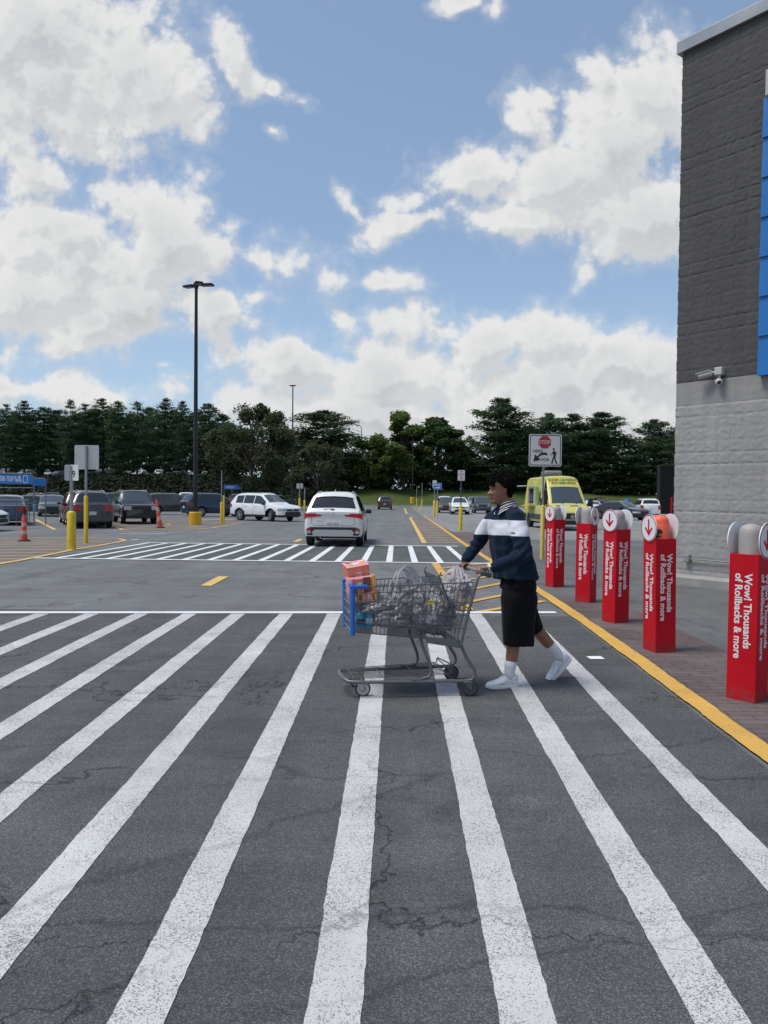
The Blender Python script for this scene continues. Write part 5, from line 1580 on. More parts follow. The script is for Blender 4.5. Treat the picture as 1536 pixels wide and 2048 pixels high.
B_GRP = 'red advertising bollards along the brick strip'
proto = make_bollard()
BOLS = [  # pixel of the foremost bottom corner, rotation, label, lean
    (1109, 1176, -65.6, 'red bollard sleeve beside the yellow sign post, farthest and smallest of its row'),
    (1171, 1207, 52, 'red bollard sleeve whose arrow disc turns right, second from the person'),
    (1230, 1249, -63, 'red bollard sleeve with a large front arrow disc, middle one of its row'),
    (1318, 1309, -76, 'red bollard sleeve with an orange wrapped post and black figure inside it'),
    (1493, 1409, 42, 'nearest and biggest red bollard sleeve, at the right edge of the picture'),
]
for i, (px, py, rz, label) in enumerate(BOLS):
    o = proto if i == 0 else copy_tree(proto)
    b = at(px, py); hs = .1125 * math.sqrt(2)
    v = Vector((b.x, b.y, 0)).normalized()
    o.location = (b.x + v.x * hs * .97, b.y + v.y * hs * .97, G(b.x, b.y)); o.rotation_euler = (R([0, 0, 0, 1.5, 0][i]), R([0, .3, .4, 1.0, .6][i]), R(rz))
    tag(o, label, 'bollard', B_GRP)
    if i == 3:
        for ch in [q for q in col.objects if q.parent == o]:
            if ch.name.startswith('steel_post'):
                ch.data = ch.data.copy(); ch.data.materials.clear(); ch.data.materials.append(BOLL_PINK)
                wr = MB().lathe([(.0925, 1.13), (.0925, 1.275), (.0905, 1.278)], 24).build('wrap', BOLL_PINK, ch, 50)
                fig = MB()
                for (x, z, w_, h_, a) in ((.0, .062, .022, .022, 0), (-.012, .035, .026, .045, 30), (-.038, .055, .045, .010, 35), (.02, .045, .012, .04, 20), (-.038, .012, .05, .012, -10), (-.012, -.004, .05, .012, 15)):
                    for t in np.linspace(-.5, .5, 5):
                        u = x + w_ * t * math.cos(R(a)) ; zz = z + w_ * t * math.sin(R(a)); th = R(-90 + 76 - 24) + u / .0935
                        p = Vector((.0935 * math.cos(th), .0935 * math.sin(th), 1.155 + zz))
                        fig.bbox(p, (.004, max(.012, w_ * .4), max(.012, h_ * .8)), .002, rot=Matrix.Rotation(th, 3, 'Z'))
                fig.build('warning_figure', SIGN_K, wr)


# --- dark container and red post behind the store corner
def container():
    b = at(1318, 1028)
    cm = mat('container_green', (.003, .005, .0045), .8, var=.2)
    root = empty('storage_cabinet', (b.x, b.y, b.z), 0, 'dark storage cabinet standing behind the store corner', 'cabinet')
    h = h_at(b, 926)
    mb = MB()
    mb.box((1.25, .5, h / 2), (2.44, 1.0, h))
    for i in range(12): mb.bbox((.12 + i * .2, -.02, h / 2), (.09, .05, h - .2), .01)
    mb.build('corrugated_shell', cm, root)
    MB().bbox((1.25, -.03, h - .05), (2.5, .10, .12), .01).bbox((1.25, -.03, .06), (2.5, .10, .12), .01).build('end_frame', cm, root)
    p = at(1342, 1062)
    q = empty('marker_post', (p.x, p.y, p.z), 0, 'thin red marker post against the store corner', 'post')
    hq = h_at(p, 990)
    MB().cyl((0, 0, 0), (0, 0, hq), .045, n=12).build('shaft', RED_S, q, 40)
    MB().cyl((0, 0, hq), (0, 0, hq + .03), .05, .03, n=12).build('cap', RED_S, q, 40)


container()

# ------------------------------------------------------------------ trees
def leaf_mat(name, c, c2, trans=0.15):
    m, k, b = principled(name)
    geo = k.n('ShaderNodeNewGeometry'); oi = k.n('ShaderNodeObjectInfo')
    tc = k.n('ShaderNodeTexCoord').outputs['Object']
    n = k.noise(tc, .45, 3, .6)
    f = k.math('ADD', k.math('MULTIPLY', geo.outputs['Random Per Island'], .55), k.lin(n, .3, .7, -.05, .5), clamp=True)
    cc = k.mix(f, c, c2)
    cc = k.vmath('SCALE', cc, sc=k.lin(oi.outputs['Random'], 0, 1, .8, 1.2))
    k.link(cc, b.inputs['Base Color']); b.inputs['Roughness'].default_value = .7; b.inputs['Specular IOR Level'].default_value = .2
    tr = k.n('ShaderNodeBsdfTranslucent'); k.link(cc, tr.inputs[0])
    mx = k.n('ShaderNodeMixShader'); mx.inputs[0].default_value = trans
    k.link(b.outputs[0], mx.inputs[1]); k.link(tr.outputs[0], mx.inputs[2])
    k.link(mx.outputs[0], [n_ for n_ in k.t.nodes if n_.type == 'OUTPUT_MATERIAL'][0].inputs[0])
    return m


PINE_L = leaf_mat('pine_needles', (.034, .066, .035), (.095, .155, .068), .42)
OLIVE_L = leaf_mat('olive_leaves', (.052, .070, .035), (.125, .142, .068), .42)
LIGHT_L = leaf_mat('light_leaves', (.055, .098, .026), (.15, .205, .055), .38)
DARK_L = leaf_mat('dark_leaves', (.036, .070, .030), (.098, .160, .055), .42)
BARK = mat('tree_bark', (.045, .038, .032), .9, var=.3, scale=3, bump=.4, bscale=12)


class Leaves:
    def __init__(s): s.v = []; s.n = 0
    def card(s, p, size, up_bias=.35, asp=.55, rnd=random):
        """one ragged leaf spray: two triangles bent along the middle"""
        d = Vector((rnd.gauss(0, 1), rnd.gauss(0, 1), rnd.gauss(0, up_bias))).normalized()
        q = d.cross(Vector((rnd.gauss(0, .6), rnd.gauss(0, .6), 1))).normalized()
        n = d.cross(q) * (size * .12)
        a, b = p - d * size * .5, p + d * size * .5
        s.v += [a, p + q * size * asp * .5 + n, b, p - q * size * asp * .5 + n]
        s.n += 1
    def build(s, name, m):
        f = []
        for i in range(s.n): f += [(4 * i, 4 * i + 1, 4 * i + 2), (4 * i, 4 * i + 2, 4 * i + 3)]
        me = bpy.data.meshes.new(name); me.from_pydata([tuple(q) for q in s.v], [], f); me.update(); me.materials.append(m)
        return me


def pine_mesh(seed, H=15.0, spread=3.6, dens=1.0, bare=.16, tiers=17):
    r = random.Random(seed); L = Leaves(); T = MB()
    bend = [Vector((r.uniform(-.25, .25), r.uniform(-.25, .25), 0)) for _ in range(3)]
    def trunk(t): return Vector((0, 0, H * t)) + bend[0] * math.sin(t * 3) + bend[1] * t * t
    T.tube([trunk(t) for t in np.linspace(0, .97, 9)], [.24 * (1 - t * .9) + .02 for t in np.linspace(0, 1, 9)], 7)
    for i in range(tiers):
        t = bare + (0.97 - bare) * (i / (tiers - 1)) ** .92 + r.uniform(-.012, .012)
        prof = math.sin(min(1, (1 - t) / .42) * math.pi / 2) * (0.72 + .28 * min(1, t / .5))
        nb = r.choice([3, 4, 4, 5]) if t < .9 else 3
        a0 = r.uniform(0, 6.28)
        for j in range(nb):
            a = a0 + 6.28 * j / nb + r.uniform(-.35, .35)
            ln = spread * prof * r.uniform(.55, 1.15) + .35
            if r.random() < .10: ln *= .45
            rise = r.uniform(-.05, .28) + .35 * (t - .5)
            c = trunk(min(t, .97)); d = Vector((math.cos(a), math.sin(a), rise)).normalized()
            tip = c + d * ln + Vector((0, 0, .10 * ln))
            mid = c + d * ln * .5 - Vector((0, 0, .04 * ln))
            T.tube([c, mid, tip], [.055 * (1 - t * .6), .035, .012], 4, caps=False)
            m = int((24 + ln * 24) * dens)
            for q in range(m):
                u = r.uniform(.22, 1.0) ** .75
                p = (c * (1 - u) ** 2 + mid * 2 * u * (1 - u) + tip * u * u)
                sp = .16 + .20 * ln * (1 - abs(u - .65)) * .8
                p += Vector((r.gauss(0, sp), r.gauss(0, sp), r.gauss(.04, .14)))
                L.card(p, r.uniform(.25, .62), .3, .48, r)
    for q in range(40): L.card(trunk(.97) + Vector((r.gauss(0, .16), r.gauss(0, .16), r.uniform(-.6, .45))), r.uniform(.22, .45), .9, .35, r)
    me_t = bpy.data.meshes.new('trunk'); me_t.from_pydata(T.v, [], T.f); me_t.materials.append(BARK); me_t.shade_smooth()
    return me_t, L


def broad_mesh(seed, H=12.0, W=9.0, trunk_h=.22, lobes=26, per=150, size=(.25, .6), top=1.0):
    r = random.Random(seed); L = Leaves(); T = MB()
    zc = H * (trunk_h + 1) / 2; hz = H * (1 - trunk_h) / 2
    T.tube([(0, 0, 0), (r.uniform(-.1, .1), 0, H * trunk_h), (r.uniform(-.3, .3), r.uniform(-.3, .3), H * .55), (r.uniform(-.4, .4), 0, H * .85)], [.30, .22, .13, .03], 8)
    for i in range(lobes):
        u = r.uniform(-.92, .96); a = r.uniform(0, 6.28); rad = math.sqrt(max(0, 1 - u * u)) * r.uniform(.45, .92)
        if u > .3: rad *= top
        c = Vector((math.cos(a) * rad * W / 2, math.sin(a) * rad * W / 2, zc + u * hz * .9))
        s = r.uniform(.55, 1.15) * W * .12
        T.tube([(0, 0, max(H * trunk_h, c.z - H * .25)), (c.x * .55, c.y * .55, c.z - s * .6), c], [.07, .04, .015], 5, caps=False)
        for q in range(per):
            d = Vector((r.gauss(0, 1), r.gauss(0, 1), r.gauss(0, 1))).normalized() * s * (r.random() ** .45) * r.uniform(.8, 1.25)
            d.z *= .8
            L.card(c + d, r.uniform(*size), .7, .7, r)
    me_t = bpy.data.meshes.new('trunk'); me_t.from_pydata(T.v, [], T.f); me_t.materials.append(BARK); me_t.shade_smooth()
    return me_t, L


PINES = []
for i, (H, sp, dn, bare) in enumerate(((15, 2.7, 1.0, .12), (15, 3.1, .9, .16), (15, 2.5, 1.15, .10), (15, 3.4, .85, .18))):
    a, L = pine_mesh(100 + i, H, sp, dn, bare); PINES.append((a, L.build('crown', PINE_L)))
DPINES = []
for i, (sp, dn) in enumerate(((4.2, 2.1), (4.8, 2.2), (3.8, 2.3))):
    a, L = pine_mesh(200 + i, 15, sp, dn, .05, 22); DPINES.append((a, L.build('crown', PINE_L)))
BROAD = [(lambda q: (q[0], q[1].build('crown', OLIVE_L)))(broad_mesh(301, 15, 13.5, .12, 64, 250, (.25, .6)))]
BROAD.append((lambda q: (q[0], q[1].build('crown', OLIVE_L)))(broad_mesh(302, 8, 8.5, .08, 44, 250, (.2, .48))))
LIGHTT = [(lambda q: (q[0], q[1].build('crown', LIGHT_L)))(broad_mesh(303, 15, 9.5, .04, 60, 240, (.3, .7), .62))]
LIGHTT.append((lambda q: (q[0], q[1].build('crown', LIGHT_L)))(broad_mesh(304, 9, 7, .03, 36, 200, (.3, .7))))
DARKT = [(lambda q: (q[0], q[1].build('crown', DARK_L)))(broad_mesh(305, 14, 9.0, .04, 60, 240, (.3, .7), .75))]


def tree(kind, px, py_top, y, label, wpx=None, group=None, name=None, base=None):
    """tree whose crown top shows at (px, py_top), y metres down the road"""
    me_t, me_c = kind
    q = at_y(px, py_top, y)
    z0 = G(q.x, q.y) if base is None else base
    H = q.z - z0
    root = empty(name or 'pine_tree', (q.x, q.y, z0 - .05), random.uniform(0, 6.28), label, 'tree', group)
    zs = [v.co.z for v in me_c.vertices]; top = max(zs)
    s = H / top; sw = s
    if wpx:
        ws = sorted(abs(v.co.x) for v in me_c.vertices); sw = (wpx / (F_PX / y)) / ws[int(len(ws) * .97)]
    root.scale = (sw, sw, s)
    t = bpy.data.objects.new('trunk', me_t); col.objects.link(t); t.parent = root
    c = bpy.data.objects.new('crown', me_c); col.objects.link(c); c.parent = root
    return root


LEFT = [(12, 806), (48, 799), (84, 812), (140, 797), (172, 806), (206, 795), (238, 800), (274, 801), (330, 795), (366, 800), (420, 805)]
for i, (px, py) in enumerate(LEFT):
    tree(PINES[i % 4], px, py, 141.5 + (i % 3) * 1.2, f'tall see-through pine on the left bank, {ORD[i]} from the left in the front row', 25 + 5 * ((i * 7) % 3), 'pines in front of the upper lot')
for i, (px, py) in enumerate([(-20, 815), (30, 822), (66, 828), (112, 818), (156, 824), (190, 815), (222, 820), (256, 826), (300, 812), (348, 818), (395, 822), (445, 826)]):
    tree(DPINES[i % 3], px, py, 176 + (i % 3) * 2, f'dark dense pine beyond the upper lot, {ORD[i]} from the left in the back row', 34, 'pines behind the upper lot')
tree(BROAD[0], 506, 800, 92, 'big olive brown broadleaf tree right of the tall lamp post', 74, name='broadleaf_tree')
tree(BROAD[1], 637, 880, 84, 'small rounded olive tree above the white car driving away', 50, name='broadleaf_tree')
tree(DPINES[1], 643, 818, 138, 'dark spreading pine between the two olive trees', 66, 'dark pines on the bank')
tree(LIGHTT[1], 737, 878, 139, 'small light green tree in the gap under the far street light', 34, name='broadleaf_tree')
tree(LIGHTT[0], 808, 818, 137, 'yellow green pointed tree left of the twin dark crown, tallest in the middle', 56, name='broadleaf_tree')
tree(DARKT[0], 876, 831, 139, 'dark rounded tree touching the yellow green one above the blue arrow sign', 52, name='broadleaf_tree')
RIGHT = [(1008, 794, 66, 'broad dark pine right above the person, tallest of the right-hand group'), (1098, 824, 38, 'dark pine hidden partly by the stop sign'), (1146, 824, 44, 'dark pine above the food van roof'),
         (1206, 822, 56, 'wide dark pine between the food van and the store'), (1312, 836, 42, 'dark pine against the store wall'), (945, 905, 34, 'low dark pine in the dip left of the person'), (1262, 905, 36, 'low dark pine in the notch near the store')]
for i, (px, py, w, lab) in enumerate(RIGHT):
    tree(DPINES[i % 3], px, py, 139 + (i % 3) * 1.5, lab, w, 'dark pines on the bank')
for i, (px, py, w) in enumerate(((575, 870, 40), (700, 905, 36), (765, 890, 34), (910, 900, 40), (1060, 850, 44), (1180, 860, 44), (1345, 860, 40), (1390, 850, 40), (455, 860, 34))):
    tree(DARKT[0] if i % 2 else DPINES[i % 3], px, py, 152 + (i % 2) * 4, f'dark filling tree in the second row of the wood, {ORD[i]} from the left', w, 'second row trees', name='woodland_tree')


def undergrowth():
    """low brush along the foot of the wood, one mass"""
    r = random.Random(77); L = Leaves()
    for (xa, xb, y, h, n, sy) in ((-11, 62, 144, 7.5, 15000, 1.6), (-60, -11, 143, 1.6, 3500, 1.6)):
        for i in range(n):
            x = r.uniform(xa, xb); yy = min(146, max(123, y + r.gauss(0, sy)))
            hh = h * (.55 + .45 * mnoise.noise(Vector((x * .22, 1.7, 0))) + .25 * mnoise.noise(Vector((x * .7, 5.2, 0))))
            z = hh * r.random() ** .8
            L.card(Vector((x, yy + z * .12, G(x, yy) + z)), r.uniform(.4, .95), .6, .6, r)
    o = bpy.data.objects.new('undergrowth', L.build('undergrowth', DARK_L)); col.objects.link(o); tag(o, kind='stuff')
    L = Leaves()
    for i in range(14000):
        x, yy = r.uniform(-72, -8), min(146, max(123, 133 + r.gauss(0, 4.5)))
        L.card(Vector((x, yy, G(x, yy) + .7 * r.random())), r.uniform(.4, .95), .6, .6, r)
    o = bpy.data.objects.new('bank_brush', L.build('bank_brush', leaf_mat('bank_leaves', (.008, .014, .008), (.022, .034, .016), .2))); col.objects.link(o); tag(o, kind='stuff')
    L = Leaves()
    for i in range(26000):                           # far wood closing the view between the stems
        x = r.uniform(-130, 110); yy = 196 + r.gauss(0, 3.0)
        top = 13 + 3.2 * mnoise.noise(Vector((x * .09, 9.1, 0))) + 1.6 * mnoise.noise(Vector((x * .4, 2.2, 0)))
        z = top * r.random() ** .85
        L.card(Vector((x, yy, G(x, yy) + z)), r.uniform(.7, 1.5), .6, .7, r)
    o = bpy.data.objects.new('far_woods', L.build('far_woods', DARK_L)); col.objects.link(o); tag(o, kind='stuff')


undergrowth()

# ------------------------------------------------------------------ shopping cart
CART_A = R(12)                                     # the cart's nose points left and a little towards the camera
_cg = at(825, 1379)
CART_LOC = (_cg.x, _cg.y, G(_cg.x, _cg.y))
CART_RZ = math.pi + CART_A
CART_M = Matrix.Translation(CART_LOC) @ Matrix.Rotation(CART_RZ, 4, 'Z')

STEEL = mat('cart_powder_grey', (0.135, 0.142, 0.148), 0.42, 0.35, var=0.10, scale=20)
WIRE = mat('cart_wire', (0.115, 0.12, 0.125), 0.4, 0.3)
WIRE_L = mat('bare_wire', (0.36, 0.36, 0.34), 0.35, 0.7)
BLUE_PL = mat('cart_blue_plastic', (0.010, 0.125, 0.52), 0.4)
GREY_PL = mat('grip_plastic', (0.055, 0.06, 0.065), 0.5)
TREAD = mat('wheel_tread', (0.03, 0.03, 0.032), 0.7)
HUB_W = mat('wheel_pale_core', (0.40, 0.39, 0.37), 0.5)


def lerp(a, b, t): return Vector(a) * (1 - t) + Vector(b) * t


def build_cart():
    root = empty('shopping_cart', CART_LOC, CART_RZ, 'grey wire shopping cart with blue front corners pushed by the person across the crosswalk', 'shopping cart')
    # basket corners (x forward, y towards the camera, z up)
    FT, FB = Vector((.520, .205, .848)), Vector((.515, .195, .510))       # front top and bottom, near side
    RT, RB = Vector((-.405, .275, .885)), Vector((-.315, .255, .425))     # rear top and bottom
    sd = lambda v, s: Vector((v.x, v.y * s, v.z))
    frame = lambda s: None
    for s in (1, -1):
        ft, fb, rt_, rb = (sd(q, s) for q in (FT, FB, RT, RB))
        w = MB()
        for t in (0.0, .13, .34, .56, .78, 1.0):
            w.tube([lerp(ft, fb, t), lerp(rt_, rb, t)], .0050 if t in (0.0, 1.0) else .0036, 6)
        for i in range(1, 28):
            u = i / 28; w.tube([lerp(ft, rt_, u), lerp(fb, rb, u)], .0027, 5)
        w.build('basket_side', WIRE, root, 60)
        # rear upright, running up into the handle stay
        st = MB()
        st.tube([rb + Vector((-.0, .004 * s, -.03)), lerp(rb, rt_, .5) + Vector((-.012, .006 * s, 0)), rt_ + Vector((-.02, .006 * s, -.02)), rt_ + Vector((-.035, .004 * s, .035)), Vector((-.465, .275 * s, .945)), Vector((-.50, .272 * s, .950))], .0125, 10)
        st.tube([rb + Vector((.03, .003 * s, 0)), lerp(rb, rt_, .93) + Vector((.018, .004 * s, 0))], .006, 8)
        st.build('handle_stay', STEEL, root, 60)
        MB().bbox((-.505, .272 * s, .950), (.10, .05, .042), .016, rot=Matrix.Rotation(R(-18), 3, 'Y'), seg=3).build('handle_end_grip', GREY_PL, root, 60)
    # handle bar
    MB().tube([(-.505, -.27, .955), (-.505, .27, .955)], .0135, 12).build('handle', mat('handle_grey', (.20, .23, .22), .4), root, 60)
    # front grid with blue corners
    g = MB()
    for t in (0.02, .20, .40, .60, .80, .98): g.tube([lerp(FT, FB, t) + Vector((.012, 0, 0)), sd(lerp(FT, FB, t), -1) + Vector((.012, 0, 0))], .0036, 6)
    for i in range(1, 14): y = -1 + 2 * i / 14; g.tube([Vector((FT.x + .006, FT.y * y, FT.z)), Vector((FB.x + .006, FB.y * y, FB.z))], .0019, 5)
    g.build('front_grid', WIRE_L, root, 60)
    for s in (1, -1):
        b = MB()
        b.tube([sd(FT, s) + Vector((.004, .004 * s, .018)), sd(FB, s) + Vector((.004, .004 * s, -.025))], .021, 10, flat=(.9, 1.1))
        b.bbox(sd(FT, s) + Vector((-.045, .006 * s, .006)), (.14, .035, .030), .010)
        b.bbox(sd(FT, s) + Vector((.012, -.03 * s, .018)), (.03, .09, .024), .008)
        b.build('blue_corner', BLUE_PL, root, 50)
    # floor and rear plate
    fl = MB()
    for i in range(13): y = -1 + 2 * i / 12; fl.tube([Vector((FB.x, FB.y * y, FB.z)), Vector((RB.x, RB.y * y, RB.z))], .0022, 5)
    for t in np.linspace(.05, .95, 7): fl.tube([lerp(FB, RB, t), sd(lerp(FB, RB, t), -1)], .0028, 5)
    fl.build('basket_floor', WIRE, root, 60)
    for s in (1, -1):
        pl = MB()
        a, b = lerp(FB, RB, .66), RB
        v = [sd(a + Vector((0, .006, .012)), s), sd(b + Vector((-.01, .006, .012)), s), sd(b + Vector((.004, .006, -.050)), s), sd(a + Vector((-.02, .006, -.036)), s)]
        v += [q + Vector((0, -.005 * s, 0)) for q in v]
        pl.add(v, [(0, 1, 2, 3), (7, 6, 5, 4)] + [(i, 4 + i, 4 + (i + 1) % 4, (i + 1) % 4) for i in range(4)])
        pl.build('side_plate', STEEL, root)
    # rear gate wires
    rg = MB()
    for i in range(1, 16): y = -1 + 2 * i / 16; rg.tube([Vector((RT.x + .04, RT.y * y, RT.z - .02)), Vector((RB.x + .01, RB.y * y, RB.z))], .0021, 5)
    for t in (.05, .28, .5, .75, .98): rg.tube([lerp(RT, RB, t) + Vector((.03, -.006, 0)), sd(lerp(RT, RB, t), -1) + Vector((.03, .006, 0))], .0032, 6)
    rg.build('rear_gate', WIRE, root, 60)
    # folding child seat back leaning forward inside the basket
    cs = MB()
    top = lambda y: Vector((-.145, y, .925)); bot = lambda y: Vector((-.285, y, .60))
    for i in range(15): y = -.235 + .47 * i / 14; cs.tube([top(y), bot(y)], .0022 if 0 < i < 14 else .006, 5)
    for t in (0, .18, .4, .7, 1): cs.tube([lerp(top(-.235), bot(-.235), t), lerp(top(.235), bot(.235), t)], .0045 if t in (0, 1) else .0028, 6)
    for s in (1, -1): cs.tube([top(.235 * s), top(.235 * s) + Vector((-.015, 0, .035))], .007, 6)
    cs.build('child_seat_back', STEEL, root, 60)
    sp = MB()
    for i in range(9): y = -.22 + .44 * i / 8; sp.tube([(-.275, y, .64), (-.41, y, .665)], .0022, 5)
    sp.tube([(-.275, -.23, .64), (-.275, .23, .64)], .004, 6).tube([(-.41, -.23, .665), (-.41, .23, .665)], .004, 6)
    sp.build('child_seat_shelf', WIRE, root, 60)
    # legs: two bent tubes each side joining the basket to the base frame
    for s in (1, -1):
        lg = MB()
        lg.tube([(-.01, .20 * s, .45), (-.035, .205 * s, .37), (-.085, .215 * s, .25), (-.095, .22 * s, .19), (-.075, .225 * s, .15), (-.01, .23 * s, .137), (.06, .232 * s, .133)], .0125, 10)
        lg.build('leg', STEEL, root, 60); lg = MB()
        lg.tube([(-.320, .25 * s, .40), (-.365, .255 * s, .30), (-.43, .265 * s, .20), (-.435, .265 * s, .155), (-.405, .262 * s, .125), (-.34, .258 * s, .118)], .0125, 10)
        lg.build('leg', STEEL, root, 60)
    # base frame and bottom rack
    bf = MB()
    pts = [(-.40, .262, .118), (0, .235, .120), (.45, .195, .122), (.545, .18, .128), (.575, .13, .140), (.585, 0, .143)]
    loop = [Vector(p) for p in pts] + [Vector((x, -y, z)) for x, y, z in pts[-2::-1]]
    bf.tube(loop, .0135, 10); bf.build('base_frame', STEEL, root, 60)
    bw = MB()
    for i in range(11): y = -1 + 2 * i / 10; bw.tube([(.555, .15 * y, .146), (.35, .185 * y, .150), (-.25, .215 * y, .165)], .0032, 5)
    for x, w_, z in ((.50, .165, .148), (.28, .19, .153), (.02, .205, .160), (-.22, .215, .166)): bw.tube([(x, -w_, z), (x, w_, z)], .0035, 6)
    bw.tube([(-.25, -.21, .165), (-.255, -.21, .195), (-.255, .21, .195), (-.25, .21, .165)], .0045, 6)
    bw.build('bottom_rack', WIRE, root, 60)
    MB().tube([(-.395, -.24, .135), (-.255, -.20, .205)], .006, 6).tube([(-.395, .24, .135), (-.30, .245, .245)], .005, 6).build('brace', WIRE_L, root, 60)
    # casters
    def caster(x, y, name, r, front):
        fk = MB()
        fk.bbox((x, y, .112), (.07, .055, .02), .006)
        tilt = -.028 if front else -.02
        for q in (-.022, .022):
            v = [(x - .03, y + q, .11), (x + .03, y + q, .11), (x + tilt + .011, y + q, r - .010), (x + tilt - .011, y + q, r - .010)]
            v += [(a, b + .004, c) for a, b, c in v]
            fk.add(v, [(0, 1, 2, 3), (7, 6, 5, 4)] + [(i, 4 + i, 4 + (i + 1) % 4, (i + 1) % 4) for i in range(4)])
        fk.cyl((x + tilt, y - .03, r), (x + tilt, y + .03, r), .009, n=8)
        f = fk.build('caster_fork', WIRE_L if front else STEEL, root, 30)
        M = Matrix.Translation((x + tilt, y, r)) @ Matrix.Rotation(R(90), 4, 'X')
        w = MB().lathe([(r * .80, -.016), (r, -.013), (r, .013), (r * .80, .016)], 28, M).build('caster_wheel', TREAD, f, 40)
        MB().lathe([(0, -.015), (r * .80, -.0175), (r * .80, .0175), (0, .0185)], 28, M).build('wheel_core', HUB_W if front else mat('wheel_grey_core', (.075, .075, .078), .5), w, 40)
        MB().cyl((x + tilt, y - .0215, r), (x + tilt, y + .0215, r), r * .30, n=12).build('bearing', GREY_PL, w, 40)
    for s in (1, -1):
        caster(.455, .140 * s, 'front', .060, True)
        caster(-.375, .262 * s, 'rear', .063, False)
    return root


cart = build_cart()


def film_mat(name, c, alpha, rough=.28, crinkle=1.0):
    """thin crinkled plastic bag film"""
    m, k, b = principled(name)
    tc = k.n('ShaderNodeTexCoord').outputs['Object']
    n1 = k.noise(tc, 14, 6, .7, 1.2); n2 = k.noise(k.vmath('MULTIPLY', tc, (1, 1, .22)), 70, 4, .65, 1.5)
    b.inputs['Base Color'].default_value = (*c, 1); b.inputs['Roughness'].default_value = rough; b.inputs['Specular IOR Level'].default_value = .65
    bp = k.n('ShaderNodeBump'); bp.inputs['Strength'].default_value = crinkle; bp.inputs['Distance'].default_value = .010
    k.link(k.math('ADD', n1, k.math('MULTIPLY', n2, .5)), bp.inputs['Height']); k.link(bp.outputs[0], b.inputs['Normal'])
    t = k.n('ShaderNodeBsdfTransparent'); t.inputs[0].default_value = (.86, .87, .9, 1)
    mx = k.n('ShaderNodeMixShader'); k.link(k.lin(n1, .3, .7, alpha - .18, alpha + .18), mx.inputs[0])
    k.link(t.outputs[0], mx.inputs[1]); k.link(b.outputs[0], mx.inputs[2])
    k.link(mx.outputs[0], [q for q in k.t.nodes if q.type == 'OUTPUT_MATERIAL'][0].inputs[0])
    return m


FILM = film_mat('grey_bag_film', (.26, .255, .27), .70, .26, .22)
FILM_L = film_mat('pale_bag_film', (.60, .61, .63), .50, .2, .5)


def bag_mesh(seed, dims, knots=1.0):
    """slumped grocery bag: ridged blob drawn up to gathers at the top"""
    r = random.Random(seed); bm = bmesh.new(); bmesh.ops.create_icosphere(bm, subdivisions=6, radius=1.0)
    off = Vector((seed * 3.7, seed * 1.3, seed * 2.1))
    for v in bm.verts:
        p = v.co.copy()
        # bulge out towards the bottom, corners of what is inside push through
        sq = (abs(p.x) ** 3 + abs(p.y) ** 3 + abs(p.z) ** 3) ** (1 / 3)
        q = p / max(sq, .001) * .55 + p * .45
        low = 1.0 + .14 * (-p.z) - .22 * max(0, p.z) ** 2
        q.x *= low; q.y *= low
        rid = mnoise.fractal(p * 1.7 + off, .7, 2.1, 4) * .16
        a = math.atan2(p.y, p.x)
        pleat = abs(math.sin(a * 7 + 2.2 * mnoise.noise(p * 2 + off))) * .10 * max(0, p.z + .25)
        crin = -abs(mnoise.noise(p * 2.2 + off)) * .10
        crin += max(0, .16 - abs(mnoise.noise(Vector((p.x * 3.2 - p.z * 1.6, p.y * 3.2, p.z * 1.3)) + off * 2))) * .42 + max(0, .10 - abs(mnoise.noise(Vector((p.x * 5 + p.z * 3.5, p.y * 5, p.z * 1.8)) + off * 3))) * .30
        q *= 1 + rid - pleat + crin
        v.co = Vector((q.x * dims[0] / 2, q.y * dims[1] / 2, q.z * dims[2] / 2))
    return bm


def bag(name, seed, loc, dims, label, film, cat='bag', group='grey plastic grocery bags in the cart', handles=(), rot=0.0, tilt=0.0, inner=True):
    Mw = CART_M @ Matrix.Translation(loc) @ Matrix.Rotation(rot, 4, 'Z') @ Matrix.Rotation(tilt, 4, 'Y')
    o = frombm(name, bag_mesh(seed, dims), film, None, 180)
    o.matrix_world = Mw
    tag(o, label, cat, group)
    for (x, y, w, h, lean, ry) in handles:
        pts = []
        for i in range(17):
            a = math.pi * i / 16
            pts.append(Vector((x + w / 2 * math.cos(a) + lean * math.sin(a) * h, y + ry * math.cos(a), dims[2] * .38 + h * math.sin(a) ** .8)))
        rr = [(.005, .034 - .016 * math.sin(math.pi * i / 16)) for i in range(17)]
        pts = [p + Vector((0, .004 * mnoise.noise(p * 30), .006 * mnoise.noise(p * 26 + Vector((5, 0, 0))))) for p in pts]
        MB().tube(pts, rr, 8).build('bag_handle', FILM_L, o, 180)
    return o


GB = 'grey plastic grocery bags in the cart'
bag('grocery_bag', 3, (.28, -.02, .70), (.42, .34, .20), 'crumpled grey bag lying under the pink snack box', FILM, handles=[(-.10, .05, .07, .08, .1, .03)])
bag('grocery_bag', 5, (.17, .03, .615), (.38, .36, .20), 'dark grey bag at the bottom of the cart beside the blue pack', FILM)
bag('grocery_bag', 8, (.06, .03, .72), (.30, .36, .36), 'full grey bag with tall pale handle loops in the middle of the cart', FILM, handles=[(.02, .05, .17, .135, -.02, .04), (.03, -.08, .15, .10, -.06, .04)])
bag('grocery_bag', 11, (-.09, .05, .635), (.32, .38, .34), 'lower grey bag with yellow tag bulging against the cart wires', FILM)
bag('grocery_bag', 14, (-.20, -.03, .645), (.24, .40, .36), 'narrow grey bag standing under the child seat', FILM)
bag('grocery_bag', 17, (-.10, -.14, .72), (.26, .18, .24), 'small crumpled grey bag at the far side of the cart', FILM, handles=[(0, 0, .10, .07, .1, .03)])
